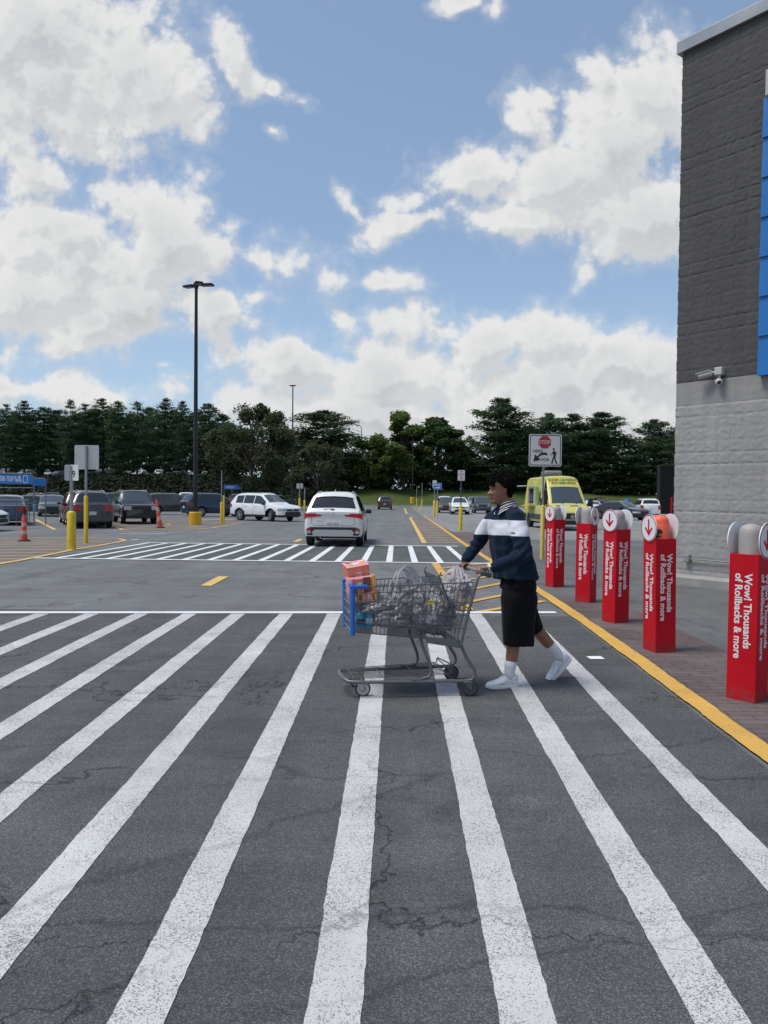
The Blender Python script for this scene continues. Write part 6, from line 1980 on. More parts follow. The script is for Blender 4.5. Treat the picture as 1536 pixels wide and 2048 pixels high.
cb = bag('grocery_bag', 21, (-.345, .02, .825), (.24, .40, .30), 'clear bag holding red printed cartons on the child seat under the hand', FILM_L, group=GB)


def yellow_tag():
    M = CART_M @ face_frame((-.075, .262, .735), (-1, 0, 0), (0, 0, 1))
    o = MB().prism(rounded(.052, .030, .006), -.001, .001, Matrix.Identity(4)).build('price_tag', mat('tag_yellow', (.62, .50, .04), .5))
    o.matrix_world = M; tag(o, 'small yellow price tag showing through the lower grey bag', 'tag')
    t = MB()
    for i in range(4): t.box((-.017 + .011 * i, .003, .0012), (.006, .010, .0006))
    t.build('tag_print', mat('tag_ink', (.06, .05, .02), .6), o)


yellow_tag()


def cartons():
    pink = mat('carton_pink', (.72, .30, .36), .45); orange = mat('carton_orange', (.62, .22, .13), .45, var=.10, scale=14)
    amber = mat('carton_amber', (.72, .36, .05), .5); brown = mat('carton_brown', (.16, .075, .035), .5, var=.3, scale=40)
    cream = mat('carton_cream', (.72, .62, .52), .5); green = mat('carton_green', (.36, .45, .10), .5); red = mat('carton_red', (.40, .045, .05), .45)
    # upper closed carton
    Mx = CART_M @ Matrix.Translation((.455, -.07, .950)) @ Matrix.Rotation(R(9), 4, 'Y') @ Matrix.Rotation(R(10), 4, 'Z') @ Matrix.Rotation(R(-14), 4, 'X')
    o = MB().bbox((0, 0, 0), (.180, .13, .105), .004).build('snack_carton', orange); o.matrix_world = Mx
    tag(o, 'pink topped orange snack carton standing highest at the front of the cart', 'carton')
    MB().bbox((0, 0, .054), (.186, .136, .006), .002).build('pink_lid', pink, o)
    for (x, y, w, h, m) in ((-.045, .012, .04, .05, green), (.0, .0, .055, .045, cream), (.05, .015, .045, .045, amber), (.055, -.035, .04, .03, cream), (-.05, -.04, .04, .03, red), (.005, -.045, .05, .025, pink)):
        MB().prism(rounded(w, h, .012, 4, -x, y), .0575, .0590).build('printed_shape', m, o)
    MB().bbox((0, .066, -.012), (.055, .002, .034), .0008).build('printed_label', cream, o)
    for i in range(3): MB().bbox((-.065 + .065 * i, .0658, .0), (.018, .0012, .09), .0004).build('printed_stripe', mat('carton_stripe', (.68, .26, .18), .5), o)
    text('carton_lettering', 'SNACK', .017, red, o, face_frame((0, .0675, -.012), (-1, 0, 0), (0, 0, 1)), .0004)
    # lower open display tray
    Mx = CART_M @ Matrix.Translation((.425, .03, .815)) @ Matrix.Rotation(R(6), 4, 'Y') @ Matrix.Rotation(R(4), 4, 'Z')
    o = MB().bbox((0, -.02, 0), (.205, .15, .19), .004).build('snack_display_box', pink); o.matrix_world = Mx
    tag(o, 'pink open display box of orange snack packs leaning on the blue cart corner', 'carton')
    MB().bbox((-.085, .075, .015), (.016, .06, .19), .003).build('side_wing', amber, o); MB().bbox((.09, .075, .015), (.016, .06, .17), .003).build('side_wing', pink, o)
    MB().bbox((-.035, .058, .035), (.052, .02, .12), .003).build('snack_pack', brown, o)
    MB().bbox((.030, .066, .030), (.062, .03, .125), .005).build('snack_pack', orange, o)
    MB().bbox((.030, .0825, .045), (.034, .003, .030), .001).build('pack_label', cream, o)
    MB().bbox((0, .086, -.058), (.19, .014, .075), .003).build('tray_front', mat('tray_print', (.60, .24, .15), .5), o)
    for i in range(5): MB().bbox((-.075 + .037 * i, .0938, -.060 + .006 * (i % 2)), (.022, .0015, .040), .0005).build('printed_shape', [brown, cream, pink, brown, cream][i], o)
    # blue pack at the bottom
    blue = mat('bottle_blue', (.01, .24, .42), .2, coat=.5)
    for i, (x, h) in enumerate(((.445, .15), (.375, .16))):
        Mx = CART_M @ Matrix.Translation((x, .115, .530))
        o = MB().lathe([(.030, 0), (.034, .006), (.034, h * .62), (.026, h * .74), (.014, h * .80), (.014, h * .9)], 18).build('blue_bottle', blue, None, 40); o.matrix_world = Mx
        tag(o, ['blue bottle touching the blue corner at the bottom of the cart', 'blue bottle second from the blue corner at the bottom of the cart'][i], 'bottle', 'blue bottles in the cart')
        MB().lathe([(.0145, h * .86), (.0155, h * .87), (.0155, h), (0, h)], 12).build('cap', mat('cap_teal', (.02, .16, .26), .4), o, 40)
        MB().lathe([(.0343, h * .18), (.0346, h * .19), (.0346, h * .45), (.0343, h * .46)], 18).build('label_band', [mat('label_dark', (.02, .05, .09), .5), mat('label_pale', (.40, .55, .62), .5)][i], o, 40)
    # red printed cartons inside the clear bag
    for i, (x, y, z, rz, ry) in enumerate(((-.325, .06, .87, 8, 14), (-.39, .10, .83, -14, 20))):
        Mx = CART_M @ Matrix.Translation((x, y, z)) @ Matrix.Rotation(R(ry), 4, 'Y') @ Matrix.Rotation(R(rz), 4, 'Z')
        o = MB().bbox((0, 0, 0), (.085, .05, .15), .003).build('printed_carton', red); o.matrix_world = Mx
        tag(o, ['upright red printed carton inside the clear bag', 'second red carton sunk lower in the clear bag near the handle'][i], 'carton')
        MB().prism(rounded(.05, .045, .02, 5, 0, .035), 0, .0008, face_frame((0, .0255, 0), (-1, 0, 0), (0, 0, 1))).build('printed_shape', cream, o)
        MB().bbox((0, .0256, -.035), (.07, .001, .055), .0004).build('printed_panel', brown, o)


cartons()

# ------------------------------------------------------------------ the person
SKIN_C = (0.235, 0.110, 0.066)


def skin_mat():
    m, k, b = principled('skin')
    at_ = k.n('ShaderNodeAttribute', attribute_name='tone'); tc = k.n('ShaderNodeTexCoord').outputs['Object']
    n = k.noise(tc, 40, 4, .6)
    c = k.mix(k.lin(n, .3, .7, 0, .35), SKIN_C, (.29, .14, .085))
    c = k.mix(at_.outputs['Fac'], c, (.12, .034, .030))
    k.link(c, b.inputs['Base Color']); b.inputs['Roughness'].default_value = .46; b.inputs['Specular IOR Level'].default_value = .45
    b.inputs['Subsurface Weight'].default_value = .08; b.inputs['Subsurface Radius'].default_value = (.4, .15, .08); b.inputs['Subsurface Scale'].default_value = .02
    return m


SKIN = skin_mat()
HAIR = mat('black_hair', (.0045, .0036, .0034), .9, spec=.12, var=.4, scale=60)
PERSON_M = CART_M @ Matrix.Translation((-.86, -.04, 0))
PLOC = PERSON_M.translation.copy()


def head_mesh(M):
    """front is +x; origin at the middle of the skull between the ears"""
    nz, na = 64, 84
    zs = np.linspace(-.118, .118, nz)
    ip = lambda z, pts: float(np.interp(z, [p[0] for p in pts], [p[1] for p in pts]))
    front = [(-.118, .052), (-.112, .070), (-.102, .084), (-.090, .088), (-.076, .083), (-.060, .086), (-.040, .088), (-.02, .087), (.0, .083), (.018, .087), (.03, .091), (.06, .092), (.09, .078), (.108, .052), (.118, .0)]
    back = [(-.118, .00), (-.10, .03), (-.08, .055), (-.05, .078), (.0, .098), (.04, .102), (.075, .090), (.1, .062), (.118, .0)]
    side = [(-.118, .018), (-.108, .036), (-.09, .049), (-.07, .058), (-.04, .067), (0, .072), (.04, .075), (.07, .069), (.095, .050), (.11, .028), (.118, .0)]
    v = []; tone = []
    for z in zs:
        f, bk, s = ip(z, front), ip(z, back), ip(z, side)
        for i in range(na):
            a = 2 * math.pi * i / na; c, sn = math.cos(a), math.sin(a)
            e = .82
            cx = math.copysign(abs(c) ** e, c); sx = math.copysign(abs(sn) ** e, sn)
            x = (f if c > 0 else bk) * cx; y = s * sx; t = 0.0
            if c > 0:
                g = lambda y0, w: math.exp(-((abs(y) - y0) / w) ** 2)
                gz = lambda z0, w: math.exp(-((z - z0) / w) ** 2)
                # nose: bridge growing to the tip, wings
                if -.046 < z < .03:
                    h = max(0, min(1, (.026 - z) / .056)); h = h ** 1.25 * .036 + .003
                    if z < -.030: h *= max(0, (z + .046) / .016)
                    x += h * g(0, .009 + .006 * max(0, (.02 - z) / .06))
                x += .007 * gz(-.030, .008) * g(.015, .008)
                x -= .013 * gz(.012, .012) * g(.031, .013)             # eye sockets
                x += .006 * gz(.028, .008) * g(.026, .020)              # brow
                x += .006 * gz(-.018, .018) * g(.044, .016)             # cheekbones
                lip = .010 * gz(-.060, .0055) * g(0, .019) + .010 * gz(-.073, .006) * g(0, .017)
                x += lip - .004 * gz(-.0665, .0022) * g(0, .022) - .004 * gz(-.083, .006) * g(0, .02)
                x += .006 * gz(-.100, .010) * g(0, .02)                 # chin
                if lip > .003: t = min(1, lip / .007)
            v.append(Vector((x, y, z))); tone.append(t)
    f = [(j * na + i, j * na + (i + 1) % na, (j + 1) * na + (i + 1) % na, (j + 1) * na + i) for j in range(nz - 1) for i in range(na)]
    f.append(tuple(range(na - 1, -1, -1)))
    return [M @ p for p in v], f, tone


HEAD_M = Matrix.Translation((.130, -.005, 1.602)) @ Matrix.Rotation(R(8), 4, 'Z') @ Matrix.Rotation(R(3), 4, 'Y')


def finger(mb, pts, r0, r1):
    n = len(pts); mb.tube(pts, [r0 + (r1 - r0) * i / (n - 1) for i in range(n)], 10)
    mb.ball(pts[-1], r1 * 1.02, 10, 6)


def build_person():
    root = empty('person', PLOC, CART_RZ, 'person in navy sweatshirt with white band, long black shorts and white sneakers pushing the cart', 'person')
    HX, HZ = .355, .955; LX = -.043
    sft = lambda pts: [(x + LX, y, z) for x, y, z in pts]                                # the handle bar, in the person's frame
    b = MB()
    hv, hf, tone = head_mesh(HEAD_M); b.add(hv, hf)
    # ears
    for s in (1, -1):
        for (dx, dz, r) in ((-.006, .012, (.016, .007, .020)), (-.004, -.010, (.012, .007, .016)), (-.012, .004, (.010, .006, .026))):
            b.ball(HEAD_M @ Vector((-.012 + dx, s * .0735, -.004 + dz)), r, 12, 8, HEAD_M.to_3x3().to_4x4())
    # neck, trunk, pelvis (under the clothes), arms, legs
    b.tube([(.108, -.005, 1.56), (.095, -.005, 1.49), (.075, -.005, 1.43), (.06, 0, 1.38)], [(.056, .056), (.054, .056), (.060, .064), (.08, .09)], 20)
    b.tube([(.06, .0, 1.40), (.06, .01, 1.28), (.03, .02, 1.1), (-.01, .02, .95), (-.04, .02, .84)], [.085, .115, .105, .115, .10], 18)
    b.tube([(.05, .15, 1.38), (.045, .21, 1.24), (.03, .265, 1.10), (.14, .26, 1.035), (.255, .240, .992), (.300, .232, .980)], [.05, .048, .042, .038, .029, .026], 14)
    b.tube([(.16, -.13, 1.37), (.205, -.19, 1.25), (.235, -.225, 1.15), (.315, -.215, 1.06), (.362, -.205, 1.005), (.358, -.200, .985)], [.05, .046, .040, .034, .028, .026], 14)
    # near leg, planted; far leg, pushing off
    b.tube(sft([(-.01, .08, .92), (.045, .085, .70), (.078, .09, .49), (.073, .09, .40), (.090, .09, .25), (.108, .09, .12), (.112, .09, .07)]), [.085, .078, .056, .054, .050, .036, .034], 16)
    b.tube(sft([(.0, -.08, .92), (-.05, -.085, .70), (-.135, -.09, .50), (-.185, -.09, .44), (-.275, -.09, .34), (-.365, -.09, .245), (-.389, -.09, .215)]), [.085, .078, .058, .056, .050, .037, .035], 16)
    # near (left) hand on the handle: palm, four fingers over the bar, thumb underneath
    b.tube([(.29, .233, .982), (.325, .228, .987), (.352, .222, .988)], [(.020, .030), (.018, .040), (.014, .041)], 14)
    for i, (yy, k) in enumerate(((.188, .92), (.210, 1.0), (.233, .98), (.254, .82))):
        y1 = yy + .006
        finger(b, [(.345, yy, .987), (HX + .018 * k + .006, yy, .984), (HX + .036, y1, .968), (HX + .034, y1, .944), (HX + .014 * k, y1, .932)], .0098 if i < 3 else .0088, .0078 if i < 3 else .007)
    finger(b, [(.302, .205, .975), (.323, .178, .962), (.340, .166, .945), (.358, .168, .936)], .0115, .0088)
    # far (right) hand
    b.tube([(.356, -.200, .992), (.358, -.194, .985), (.362, -.191, .983)], [(.024, .028), (.020, .038), (.015, .041)], 14)
    b.tube([(.342, -.198, .985), (.365, -.193, .985)], [(.016, .038), (.014, .041)], 14)
    for i, (yy, k) in enumerate(((-.154, .92), (-.178, 1.0), (-.201, .98), (-.223, .82))):
        finger(b, [(.355, yy, .985), (HX + .022 * k + .008, yy, .982), (HX + .037, yy, .966), (HX + .034, yy, .943), (HX + .014 * k, yy, .932)], .0098 if i < 3 else .0088, .0078 if i < 3 else .007)
    finger(b, [(.34, -.163, .982), (.336, -.140, .965), (.345, -.128, .946), (.360, -.131, .936)], .0115, .0088)
    o = b.build('body_source')
    body = voxel(o, .0042, 3, 'body', SKIN, root)
    # lip tone carried over by position
    at_ = body.data.attributes.new('tone', 'FLOAT', 'POINT'); Hi = HEAD_M.inverted()
    vals = []
    for v in body.data.vertices:
        p = Hi @ v.co; t = 0.0
        if p.x > .068 and abs(p.y) < .03:
            t = max(math.exp(-((p.z + .0605) / .006) ** 2), math.exp(-((p.z + .073) / .006) ** 2)) * math.exp(-(p.y / .021) ** 4)
        vals.append(min(1, t))
    at_.data.foreach_set('value', vals)
    # eyes and brows
    for s in (1, -1):
        e = HEAD_M @ Vector((.0625, s * .031, .010))
        ey = MB().ball(e, .0120, 14, 10).build('eye', mat('eye_white', (.22, .19, .17), .3), root, 180)
        MB().ball(HEAD_M @ Vector((.0707, s * .0315, .009)), .0056, 12, 8).build('iris', mat('eye_iris', (.012, .007, .005), .12), ey, 180)
        lid = MB()
        lid.tube([HEAD_M @ Vector((.0700 - .34 * abs(q) ** 1.5 * .45, s * (.031 + q), .0168 - 2.2 * abs(q) ** 1.6)) for q in np.linspace(-.017, .017, 7)], .0030, 8)
        lid.build('eyelid', SKIN, ey, 180)
        br = MB()
        br.tube([HEAD_M @ Vector((.0895 - 1.1 * max(0, q + .004) ** 1.35 * 2.2, s * (.029 + q), .0305 + .004 * math.cos(q * 70) - .08 * max(0, q))) for q in np.linspace(-.017, .022, 9)], [(.0052, .0034)] * 9, 8)
        br.build('eyebrow', HAIR, root, 180)
    # hair: tight curls over the crown, faded at the sides
    r = random.Random(5); h = MB()
    def skull(a, z):
        ip = lambda pts: float(np.interp(z, [p[0] for p in pts], [p[1] for p in pts]))
        c, s_ = math.cos(a), math.sin(a)
        f, bk, sd_ = ip([(-.05, .085), (.06, .092), (.09, .078), (.108, .052), (.118, .004)]), ip([(-.08, .055), (-.05, .078), (0, .098), (.04, .102), (.075, .09), (.1, .062), (.118, .004)]), ip([(-.07, .058), (-.04, .067), (0, .072), (.04, .075), (.07, .069), (.095, .05), (.11, .028), (.118, .004)])
        return Vector(((f if c > 0 else bk) * math.copysign(abs(c) ** .82, c), sd_ * math.copysign(abs(s_) ** .82, s_), z))
    cap = MB()
    for _ in range(2600):
        z = -.06 + .178 * r.random() ** .75; a = r.uniform(-math.pi, math.pi)
        p = skull(a, z); fr = math.cos(a)
        line = .060 + .010 * math.sin(a * 9) if fr > .55 else (.022 + .05 * max(0, (fr - .1) / .45) if fr > -.12 else -.052 + .03 * max(0, (fr + .4) / .28) * (1 if fr > -.4 else 0))
        if z < line: continue
        n = (p - Vector((0, 0, .02))).normalized()
        thick = .010 + .025 * max(0, min(1, (z - line) / .06)) * (1.0 if z > .02 else .55)
        thick += .006 * (fr > .4) * (z > .06)
        q = p + n * thick * r.uniform(.25, 1.0)
        rad = r.uniform(.0058, .0105)
        cap.ball(HEAD_M @ q, (rad, rad * r.uniform(.7, 1.1), rad * r.uniform(.6, 1.0)), 7, 5)
        if r.random() < .35:                          # loose curl
            t = n.orthogonal().normalized(); u = n.cross(t); rr = r.uniform(.006, .010); a0 = r.uniform(0, 6)
            pts = [HEAD_M @ (q + t * rr * math.cos(a0 + 1.1 * i) + u * rr * math.sin(a0 + 1.1 * i) + n * .0022 * i) for i in range(6)]
            cap.tube(pts, .0026, 5)
    for _ in range(26):                               # ringlets on the forehead
        a = r.uniform(-.75, .75); z = r.uniform(.052, .066); p = skull(a, z) * 1.06; rr = .006
        pts = [HEAD_M @ (p + Vector((.006 + rr * .5 * math.cos(1.2 * i), rr * math.sin(1.2 * i), .004 - .0042 * i))) for i in range(8)]
        cap.tube(pts, .0030, 5)
    cap.build('hair', HAIR, root, 180)

    # sweatshirt: trunk and sleeves fused, folds pushed in
    def cloth_mat(name, c, white=None):
        m, k, bs = principled(name)
        tc = k.n('ShaderNodeTexCoord').outputs['Object']; n = k.noise(tc, 260, 3, .7); n1 = k.noise(tc, 6, 4, .6)
        rgb = k.n('ShaderNodeRGB'); rgb.outputs[0].default_value = (*c, 1); cc = rgb.outputs[0]
        if white:
            x, y, z = k.sep(tc); w = k.math('ADD', z, k.math('MULTIPLY', k.math('SUBTRACT', k.noise(tc, 5, 2), .5), .02))
            # the band follows the shoulder line: a little lower at the chest
            w = k.math('ADD', w, k.math('MULTIPLY', x, .02))
            band = k.math('MULTIPLY', k.math('GREATER_THAN', w, white[0]), k.math('LESS_THAN', w, white[1]))
            cc = k.mix(band, cc, (.66, .66, .72))
        k.link(k.vmath('SCALE', cc, sc=k.math('MULTIPLY', k.lin(n, .3, .7, .82, 1.18), k.lin(n1, .3, .7, .92, 1.08))), bs.inputs['Base Color'])
        bs.inputs['Roughness'].default_value = .92; bs.inputs['Specular IOR Level'].default_value = .15; bs.inputs['Sheen Weight'].default_value = .04
        bp = k.n('ShaderNodeBump'); bp.inputs['Strength'].default_value = .25; bp.inputs['Distance'].default_value = .003
        k.link(n, bp.inputs['Height']); k.link(bp.outputs[0], bs.inputs['Normal'])
        return m
    sw = MB()
    rings = [(.880, -.008, .02, .176, .205, 18), (.93, -.002, .02, .168, .200, 20), (1.02, .018, .015, .150, .190, 26), (1.12, .040, .01, .136, .184, 32), (1.22, .058, .005, .128, .182, 35), (1.30, .066, .0, .122, .182, 36), (1.36, .072, -.004, .108, .172, 36), (1.415, .068, -.008, .094, .148, 36), (1.455, .070, -.010, .078, .100, 30), (1.475, .074, -.010, .066, .074, 25)]
    n = 40; v = []
    for (z, cx, cy, a, bb, yw) in rings:
        c, s = math.cos(R(yw)), math.sin(R(yw))
        for i in range(n):
            t = 2 * math.pi * i / n; x0, y0 = a * math.cos(t), bb * math.sin(t)
            v.append((cx + x0 * c - y0 * s, cy + x0 * s + y0 * c, z))
    m_ = len(rings)
    f = [(j * n + i, j * n + (i + 1) % n, (j + 1) * n + (i + 1) % n, (j + 1) * n + i) for j in range(m_ - 1) for i in range(n)]
    f += [tuple(range(n - 1, -1, -1)), tuple((m_ - 1) * n + i for i in range(n))]
    sw.add(v, f)
    sw.tube([(.06, .06, 1.415), (.055, .155, 1.378), (.045, .200, 1.27), (.028, .245, 1.14), (.045, .262, 1.085), (.12, .262, 1.045), (.205, .250, 1.010), (.268, .238, .988)], [.060, .074, .074, .070, .067, .059, .050, .041], 22)
    sw.tube([(.11, -.07, 1.405), (.150, -.125, 1.365), (.195, -.180, 1.26), (.235, -.222, 1.165), (.275, -.224, 1.105), (.325, -.215, 1.05), (.358, -.207, 1.012)], [.060, .070, .068, .062, .056, .048, .040], 22)
    o = sw.build('sweatshirt_source')
    swt = voxel(o, .0065, 6, 'sweatshirt', cloth_mat('sweatshirt_knit', (.008, .017, .036), (1.235, 1.360)), root)
    def folds(ob, amp, fn):
        me = ob.data; nr = [v.normal.copy() for v in me.vertices]
        for v, q in zip(me.vertices, nr): v.co += q * fn(v.co) * amp
        me.update()
    def shirt_folds(p):
        q = mnoise.noise(Vector((p.x * 5, p.y * 5, p.z * 8 + p.x * 6))) + .6 * mnoise.noise(Vector((p.x * 12 + p.z * 9, p.y * 12, p.z * 14)))
        d = (Vector(p) - Vector((.03, .24, 1.10))).length      # elbow creases
        q += 1.2 * math.exp(-(d / .09) ** 2) * math.sin((p.z * .8 + p.x * .9) * 95)
        d2 = (Vector(p) - Vector((.29, -.26, 1.13))).length
        q += 1.0 * math.exp(-(d2 / .08) ** 2) * math.sin((p.z - p.x * .5) * 95)
        # drape lines from the armpit down the front
        if p.z < 1.2: q += .7 * math.sin(math.atan2(p.y - .02, p.x - .04) * 9 + p.z * 6) * min(1, (1.25 - p.z) * 3)
        return q
    folds(swt, .0115, shirt_folds)
    # hem and cuffs as ribbed bands
    rib = cloth_mat('sweatshirt_rib', (.010, .018, .034))
    for pth in ([(.248, .243, .994), (.284, .234, .984)], [(.352, -.209, 1.022), (.362, -.205, .996)]):
        MB().tube(pth, [.040, .036], 18).build('cuff', rib, swt, 180)
    # small embroidered mark on the chest band
    def on_shirt(z, ang):
        j = 4; zz, cx, cy, a, bb, yw = rings[j]; c, s = math.cos(R(yw)), math.sin(R(yw)); t = R(ang); x0, y0 = a * math.cos(t), bb * math.sin(t)
        nx, ny = math.cos(t) / a, math.sin(t) / bb; L_ = math.hypot(nx, ny); nx, ny = nx / L_, ny / L_
        return Vector((cx + x0 * c - y0 * s, cy + x0 * s + y0 * c, z)), Vector((nx * c - ny * s, nx * s + ny * c, 0))
    p, nn = on_shirt(1.262, 40)
    bvh_obj = swt
    hit, loc, nrm, _ = swt.ray_cast(p + nn * .15, -nn)
    if hit: p, nn = loc, Vector((nrm.x, nrm.y, 0)).normalized()
    Mk = face_frame(p + nn * .004, Vector((0, 0, 1)).cross(nn), (0, 0, 1))
    mk = MB()
    for i in range(9): mk.box(Mk @ Vector((-.020 + .005 * i, .0012 * math.sin(i * 2.1), 0)), (.0032, .0032, .007 + .003 * (i % 3 == 0)), rot=Mk.to_3x3() @ Matrix.Rotation(R(90), 3, 'X'))
    mk.build('chest_mark', mat('thread_black', (.02, .02, .025), .8), swt)
    # striped collar: stand and two points
    def stripe_mat():
        m, k, bs = principled('collar_stripes')
        uv = k.n('ShaderNodeUVMap').outputs[0]; x, y, z = k.sep(uv)
        s1 = k.math('GREATER_THAN', k.math('FRACT', k.math('MULTIPLY', y, 4.5)), .58)
        k.link(k.mix(s1, (.016, .018, .032), (.62, .60, .58)), bs.inputs['Base Color']); bs.inputs['Roughness'].default_value = .9
        return m
    cv, cf, uvs = [], [], []
    nA, nB = 44, 9
    ctr = Vector((.078, -.008, 0))
    for i in range(nA):
        t = i / (nA - 1); ang = R(18) + (t * 2 - 1) * R(168) + math.pi        # opens towards the chest
        front_ = abs(t * 2 - 1) ** 3
        for j in range(nB):
            s_ = j / (nB - 1)
            rr_ = .060 + .004 * (1 - front_) + s_ * (.030 + .016 * front_); rx = rr_ * 1.0; ry = rr_ * 1.12
            z = 1.520 - .034 * front_ - s_ * (.052 + .048 * front_) + .012 * math.sin(min(1, s_ * 2.2) * math.pi) * .8
            cv.append(ctr + Vector((rx * math.cos(ang), ry * math.sin(ang), z))); uvs.append((t, s_))
    for i in range(nA - 1):
        for j in range(nB - 1): cf.append((i * nB + j, i * nB + j + 1, (i + 1) * nB + j + 1, (i + 1) * nB + j))
    me = bpy.data.meshes.new('collar'); me.from_pydata([tuple(p) for p in cv], [], cf); me.update()
    ul = me.uv_layers.new(name='UVMap')
    for lp in me.loops: ul.data[lp.index].uv = uvs[lp.vertex_index]
    co = obj('collar', me, stripe_mat(), swt, 180)
    sm = co.modifiers.new('thick', 'SOLIDIFY'); sm.thickness = .004; sm.offset = 1
    # long wide shorts
    sh = MB()
    sh.tube(sft([(.02, .02, .97), (.022, .025, .90), (.024, .03, .80)]), [(.128, .150), (.135, .160), (.150, .168)], 30)
    sh.tube(sft([(.024, .06, .88), (.028, .08, .72), (.036, .09, .54), (.042, .092, .345)]), [(.118, .095), (.150, .120), (.136, .118), (.126, .112)], 28)
    sh.tube(sft([(.015, -.05, .88), (-.03, -.075, .72), (-.10, -.085, .55), (-.178, -.09, .425)]), [(.118, .095), (.136, .112), (.110, .105), (.078, .100)], 28)
    o = sh.build('shorts_source')
    sht = voxel(o, .0065, 5, 'shorts', cloth_mat('shorts_twill', (.006, .006, .008)), root)
    folds(sht, .010, lambda p: mnoise.noise(Vector((p.x * 9, p.y * 9, p.z * 2.2))) + .6 * mnoise.noise(Vector((p.x * 16, p.y * 16, p.z * 5))))
    # socks and shoes
    sock = mat('sock_white', (.66, .66, .70), .9, var=.05, scale=90, bump=.3, bscale=160)
    shoe_m = mat('shoe_leather', (.72, .73, .76), .42, var=.03, scale=30); sole_m = mat('shoe_sole', (.68, .69, .71), .55)
    def make_foot(Mf, side, s0, s1):
        st = MB().tube([Mf @ Vector(p) for p in s0], s1, 18)
        a, c = Vector(s0[-2]), Vector(s0[-1])
        sk = st.build('sock', sock, root, 180)
        # upper: sections from heel to toe (x, half width, height, centre shift)
        secs = [(-.088, .020, .075), (-.080, .031, .098), (-.055, .037, .112), (-.02, .038, .112), (.015, .038, .108), (.045, .040, .094), (.08, .044, .078), (.115, .047, .064), (.15, .045, .055), (.178, .034, .046), (.192, .016, .034)]
        n = 22; v = []
        for (x, w_, h_) in secs:
            for i in range(n):
                t = 2 * math.pi * i / n; cy, cz = math.cos(t), math.sin(t)
                e = .75; yy = w_ * math.copysign(abs(cy) ** e, cy); zz = .022 + (h_ - .022) * (.5 + .5 * math.copysign(abs(cz) ** .8, cz))
                if zz > .05: yy *= 1 - .38 * ((zz - .05) / max(.01, h_ - .05)) ** 1.5 * (1 if x > .0 else .35)
                v.append(Mf @ Vector((x, yy, zz)))
        m__ = len(secs)
        f = [(j * n + i, (j + 1) * n + i, (j + 1) * n + (i + 1) % n, j * n + (i + 1) % n) for j in range(m__ - 1) for i in range(n)]
        f += [tuple(range(n)), tuple((m__ - 1) * n + i for i in range(n - 1, -1, -1))]
        sh_ = MB().add(v, f).build('sneaker', shoe_m, root, 180)
        out = []
        for k_ in range(40):
            t = 2 * math.pi * k_ / 40; c_, s_ = math.cos(t), math.sin(t)
            x = .052 + .146 * math.copysign(abs(c_) ** .8, c_); w_ = (.0495 if x > .05 else .043) * math.copysign(abs(s_) ** .7, s_)
            out.append((x, w_))
        so_ = MB(); vv = []
        for (zz, k1) in ((0.0, .965), (.004, 1.0), (.026, 1.01), (.032, .97)):
            vv += [Mf @ Vector((.052 + (x - .052) * k1, y * k1, zz + (.010 * max(0, (x - .15) / .05) if zz < .01 else 0))) for x, y in out]
        so_.add(vv, [(j * 40 + i, j * 40 + (i + 1) % 40, (j + 1) * 40 + (i + 1) % 40, (j + 1) * 40 + i) for j in range(3) for i in range(40)] + [tuple(range(39, -1, -1)), tuple(120 + i for i in range(40))])
        so_.build('sole', sole_m, sh_, 45)
        lc = MB()
        for q in range(5):
            x = .028 + .019 * q; z = .1075 - .0115 * q - .0006 * q * q
            lc.tube([Mf @ Vector((x, -.026, z - .008)), Mf @ Vector((x + .006, -.012, z + .003)), Mf @ Vector((x + .006, .012, z + .003)), Mf @ Vector((x, .026, z - .008))], .0032, 6)
        for s in (1, -1): lc.tube([Mf @ Vector((.03, 0, .112)), Mf @ Vector((.02, s * .02, .128)), Mf @ Vector((.035, s * .030, .118)), Mf @ Vector((.04, s * .012, .110))], .0026, 5)
        lc.build('laces', mat('lace_white', (.66, .67, .70), .8), sh_, 180)
        tr = MB()                                    # stitched overlay and heel counter
        for s in (1, -1):
            tr.tube([Mf @ Vector((-.07, s * .034, .075)), Mf @ Vector((-.03, s * .040, .062)), Mf @ Vector((.02, s * .0425, .060)), Mf @ Vector((.07, s * .043, .046)), Mf @ Vector((.10, s * .046, .036))], .0022, 5)
            tr.tube([Mf @ Vector((.02, s * .036, .085)), Mf @ Vector((.05, s * .039, .055)), Mf @ Vector((.075, s * .045, .036))], .0018, 5)
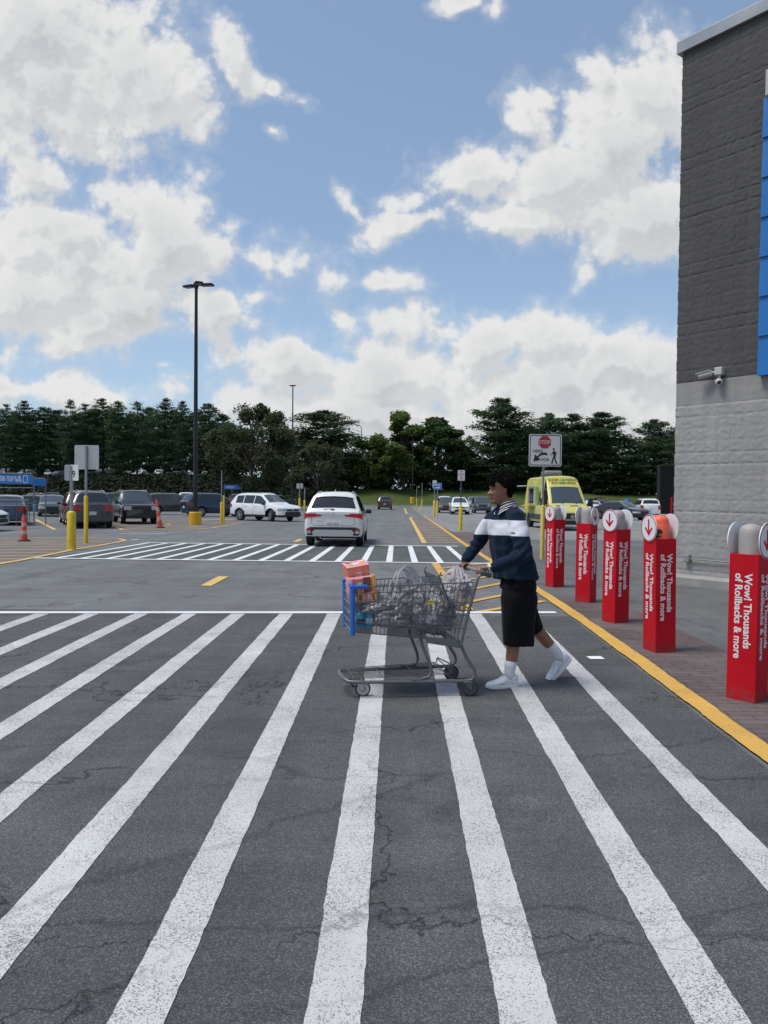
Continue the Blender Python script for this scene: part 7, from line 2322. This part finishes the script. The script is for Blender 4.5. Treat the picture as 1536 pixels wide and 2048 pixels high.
        tr.build('overlay_seam', mat('seam_grey', (.50, .51, .54), .6), sh_, 180)
    g_here = 0.0
    Mn = Matrix.Translation((.122 + LX, .09, .0)) @ Matrix.Rotation(R(8), 4, 'Z')
    make_foot(Mn, 1, [(-.026, 0, .215), (-.020, 0, .165), (-.014, 0, .11), (-.005, 0, .07)], [(.050, .050), (.046, .046), (.043, .043), (.038, .038)])
    # far foot stands on its toes: pitched about the ball of the foot
    ball = Vector((-.325 + LX, -.09, .0))
    Mb = Matrix.Translation(ball) @ Matrix.Rotation(R(4), 4, 'Z') @ Matrix.Rotation(R(44), 4, 'Y') @ Matrix.Translation((-.165, 0, -.010))
    Bi = Mb.inverted(); ak = Mb @ Vector((-.03, 0, .12)); kn = Vector((-.135 + LX, -.09, .50))
    make_foot(Mb, -1, [Bi @ lerp(ak, kn, .30), Bi @ lerp(ak, kn, .15), Bi @ ak, Vector((-.012, 0, .07))], [(.051, .051), (.047, .047), (.044, .044), (.038, .038)])
    # watch and bracelet
    wp = Vector((.300, .2325, .981)); wd = Vector((.045, -.008, -.010)).normalized()
    wt_ = MB(); t = wd.orthogonal().normalized(); u = wd.cross(t)
    wt_.tube([wp + t * .0285 * math.cos(a) + u * .0285 * math.sin(a) for a in np.linspace(0, 2 * math.pi, 24, endpoint=False)], .010, 8, closed=True, flat=(.25, 1.0))
    w_ = wt_.build('watch_strap', mat('watch_white', (.62, .62, .63), .5), root, 180)
    top_ = wp + Vector((.004, .018, .024)); nn = Vector((.05, .6, .8)).normalized()
    MB().cyl(top_ - nn * .004, top_ + nn * .006, .017, n=20).build('watch_face', mat('watch_face', (.66, .66, .66), .3), w_, 30)
    bp_ = Vector((.3595, -.2025, .994)); bd = Vector((0, .05, -1)).normalized(); t = bd.orthogonal().normalized(); u = bd.cross(t)
    MB().tube([bp_ + t * .031 * math.cos(a) + u * .031 * math.sin(a) for a in np.linspace(0, 2 * math.pi, 20, endpoint=False)], .0035, 6, closed=True).build('bracelet', mat('bracelet_cord', (.05, .04, .045), .7), root, 180)
    return root


person = build_person()
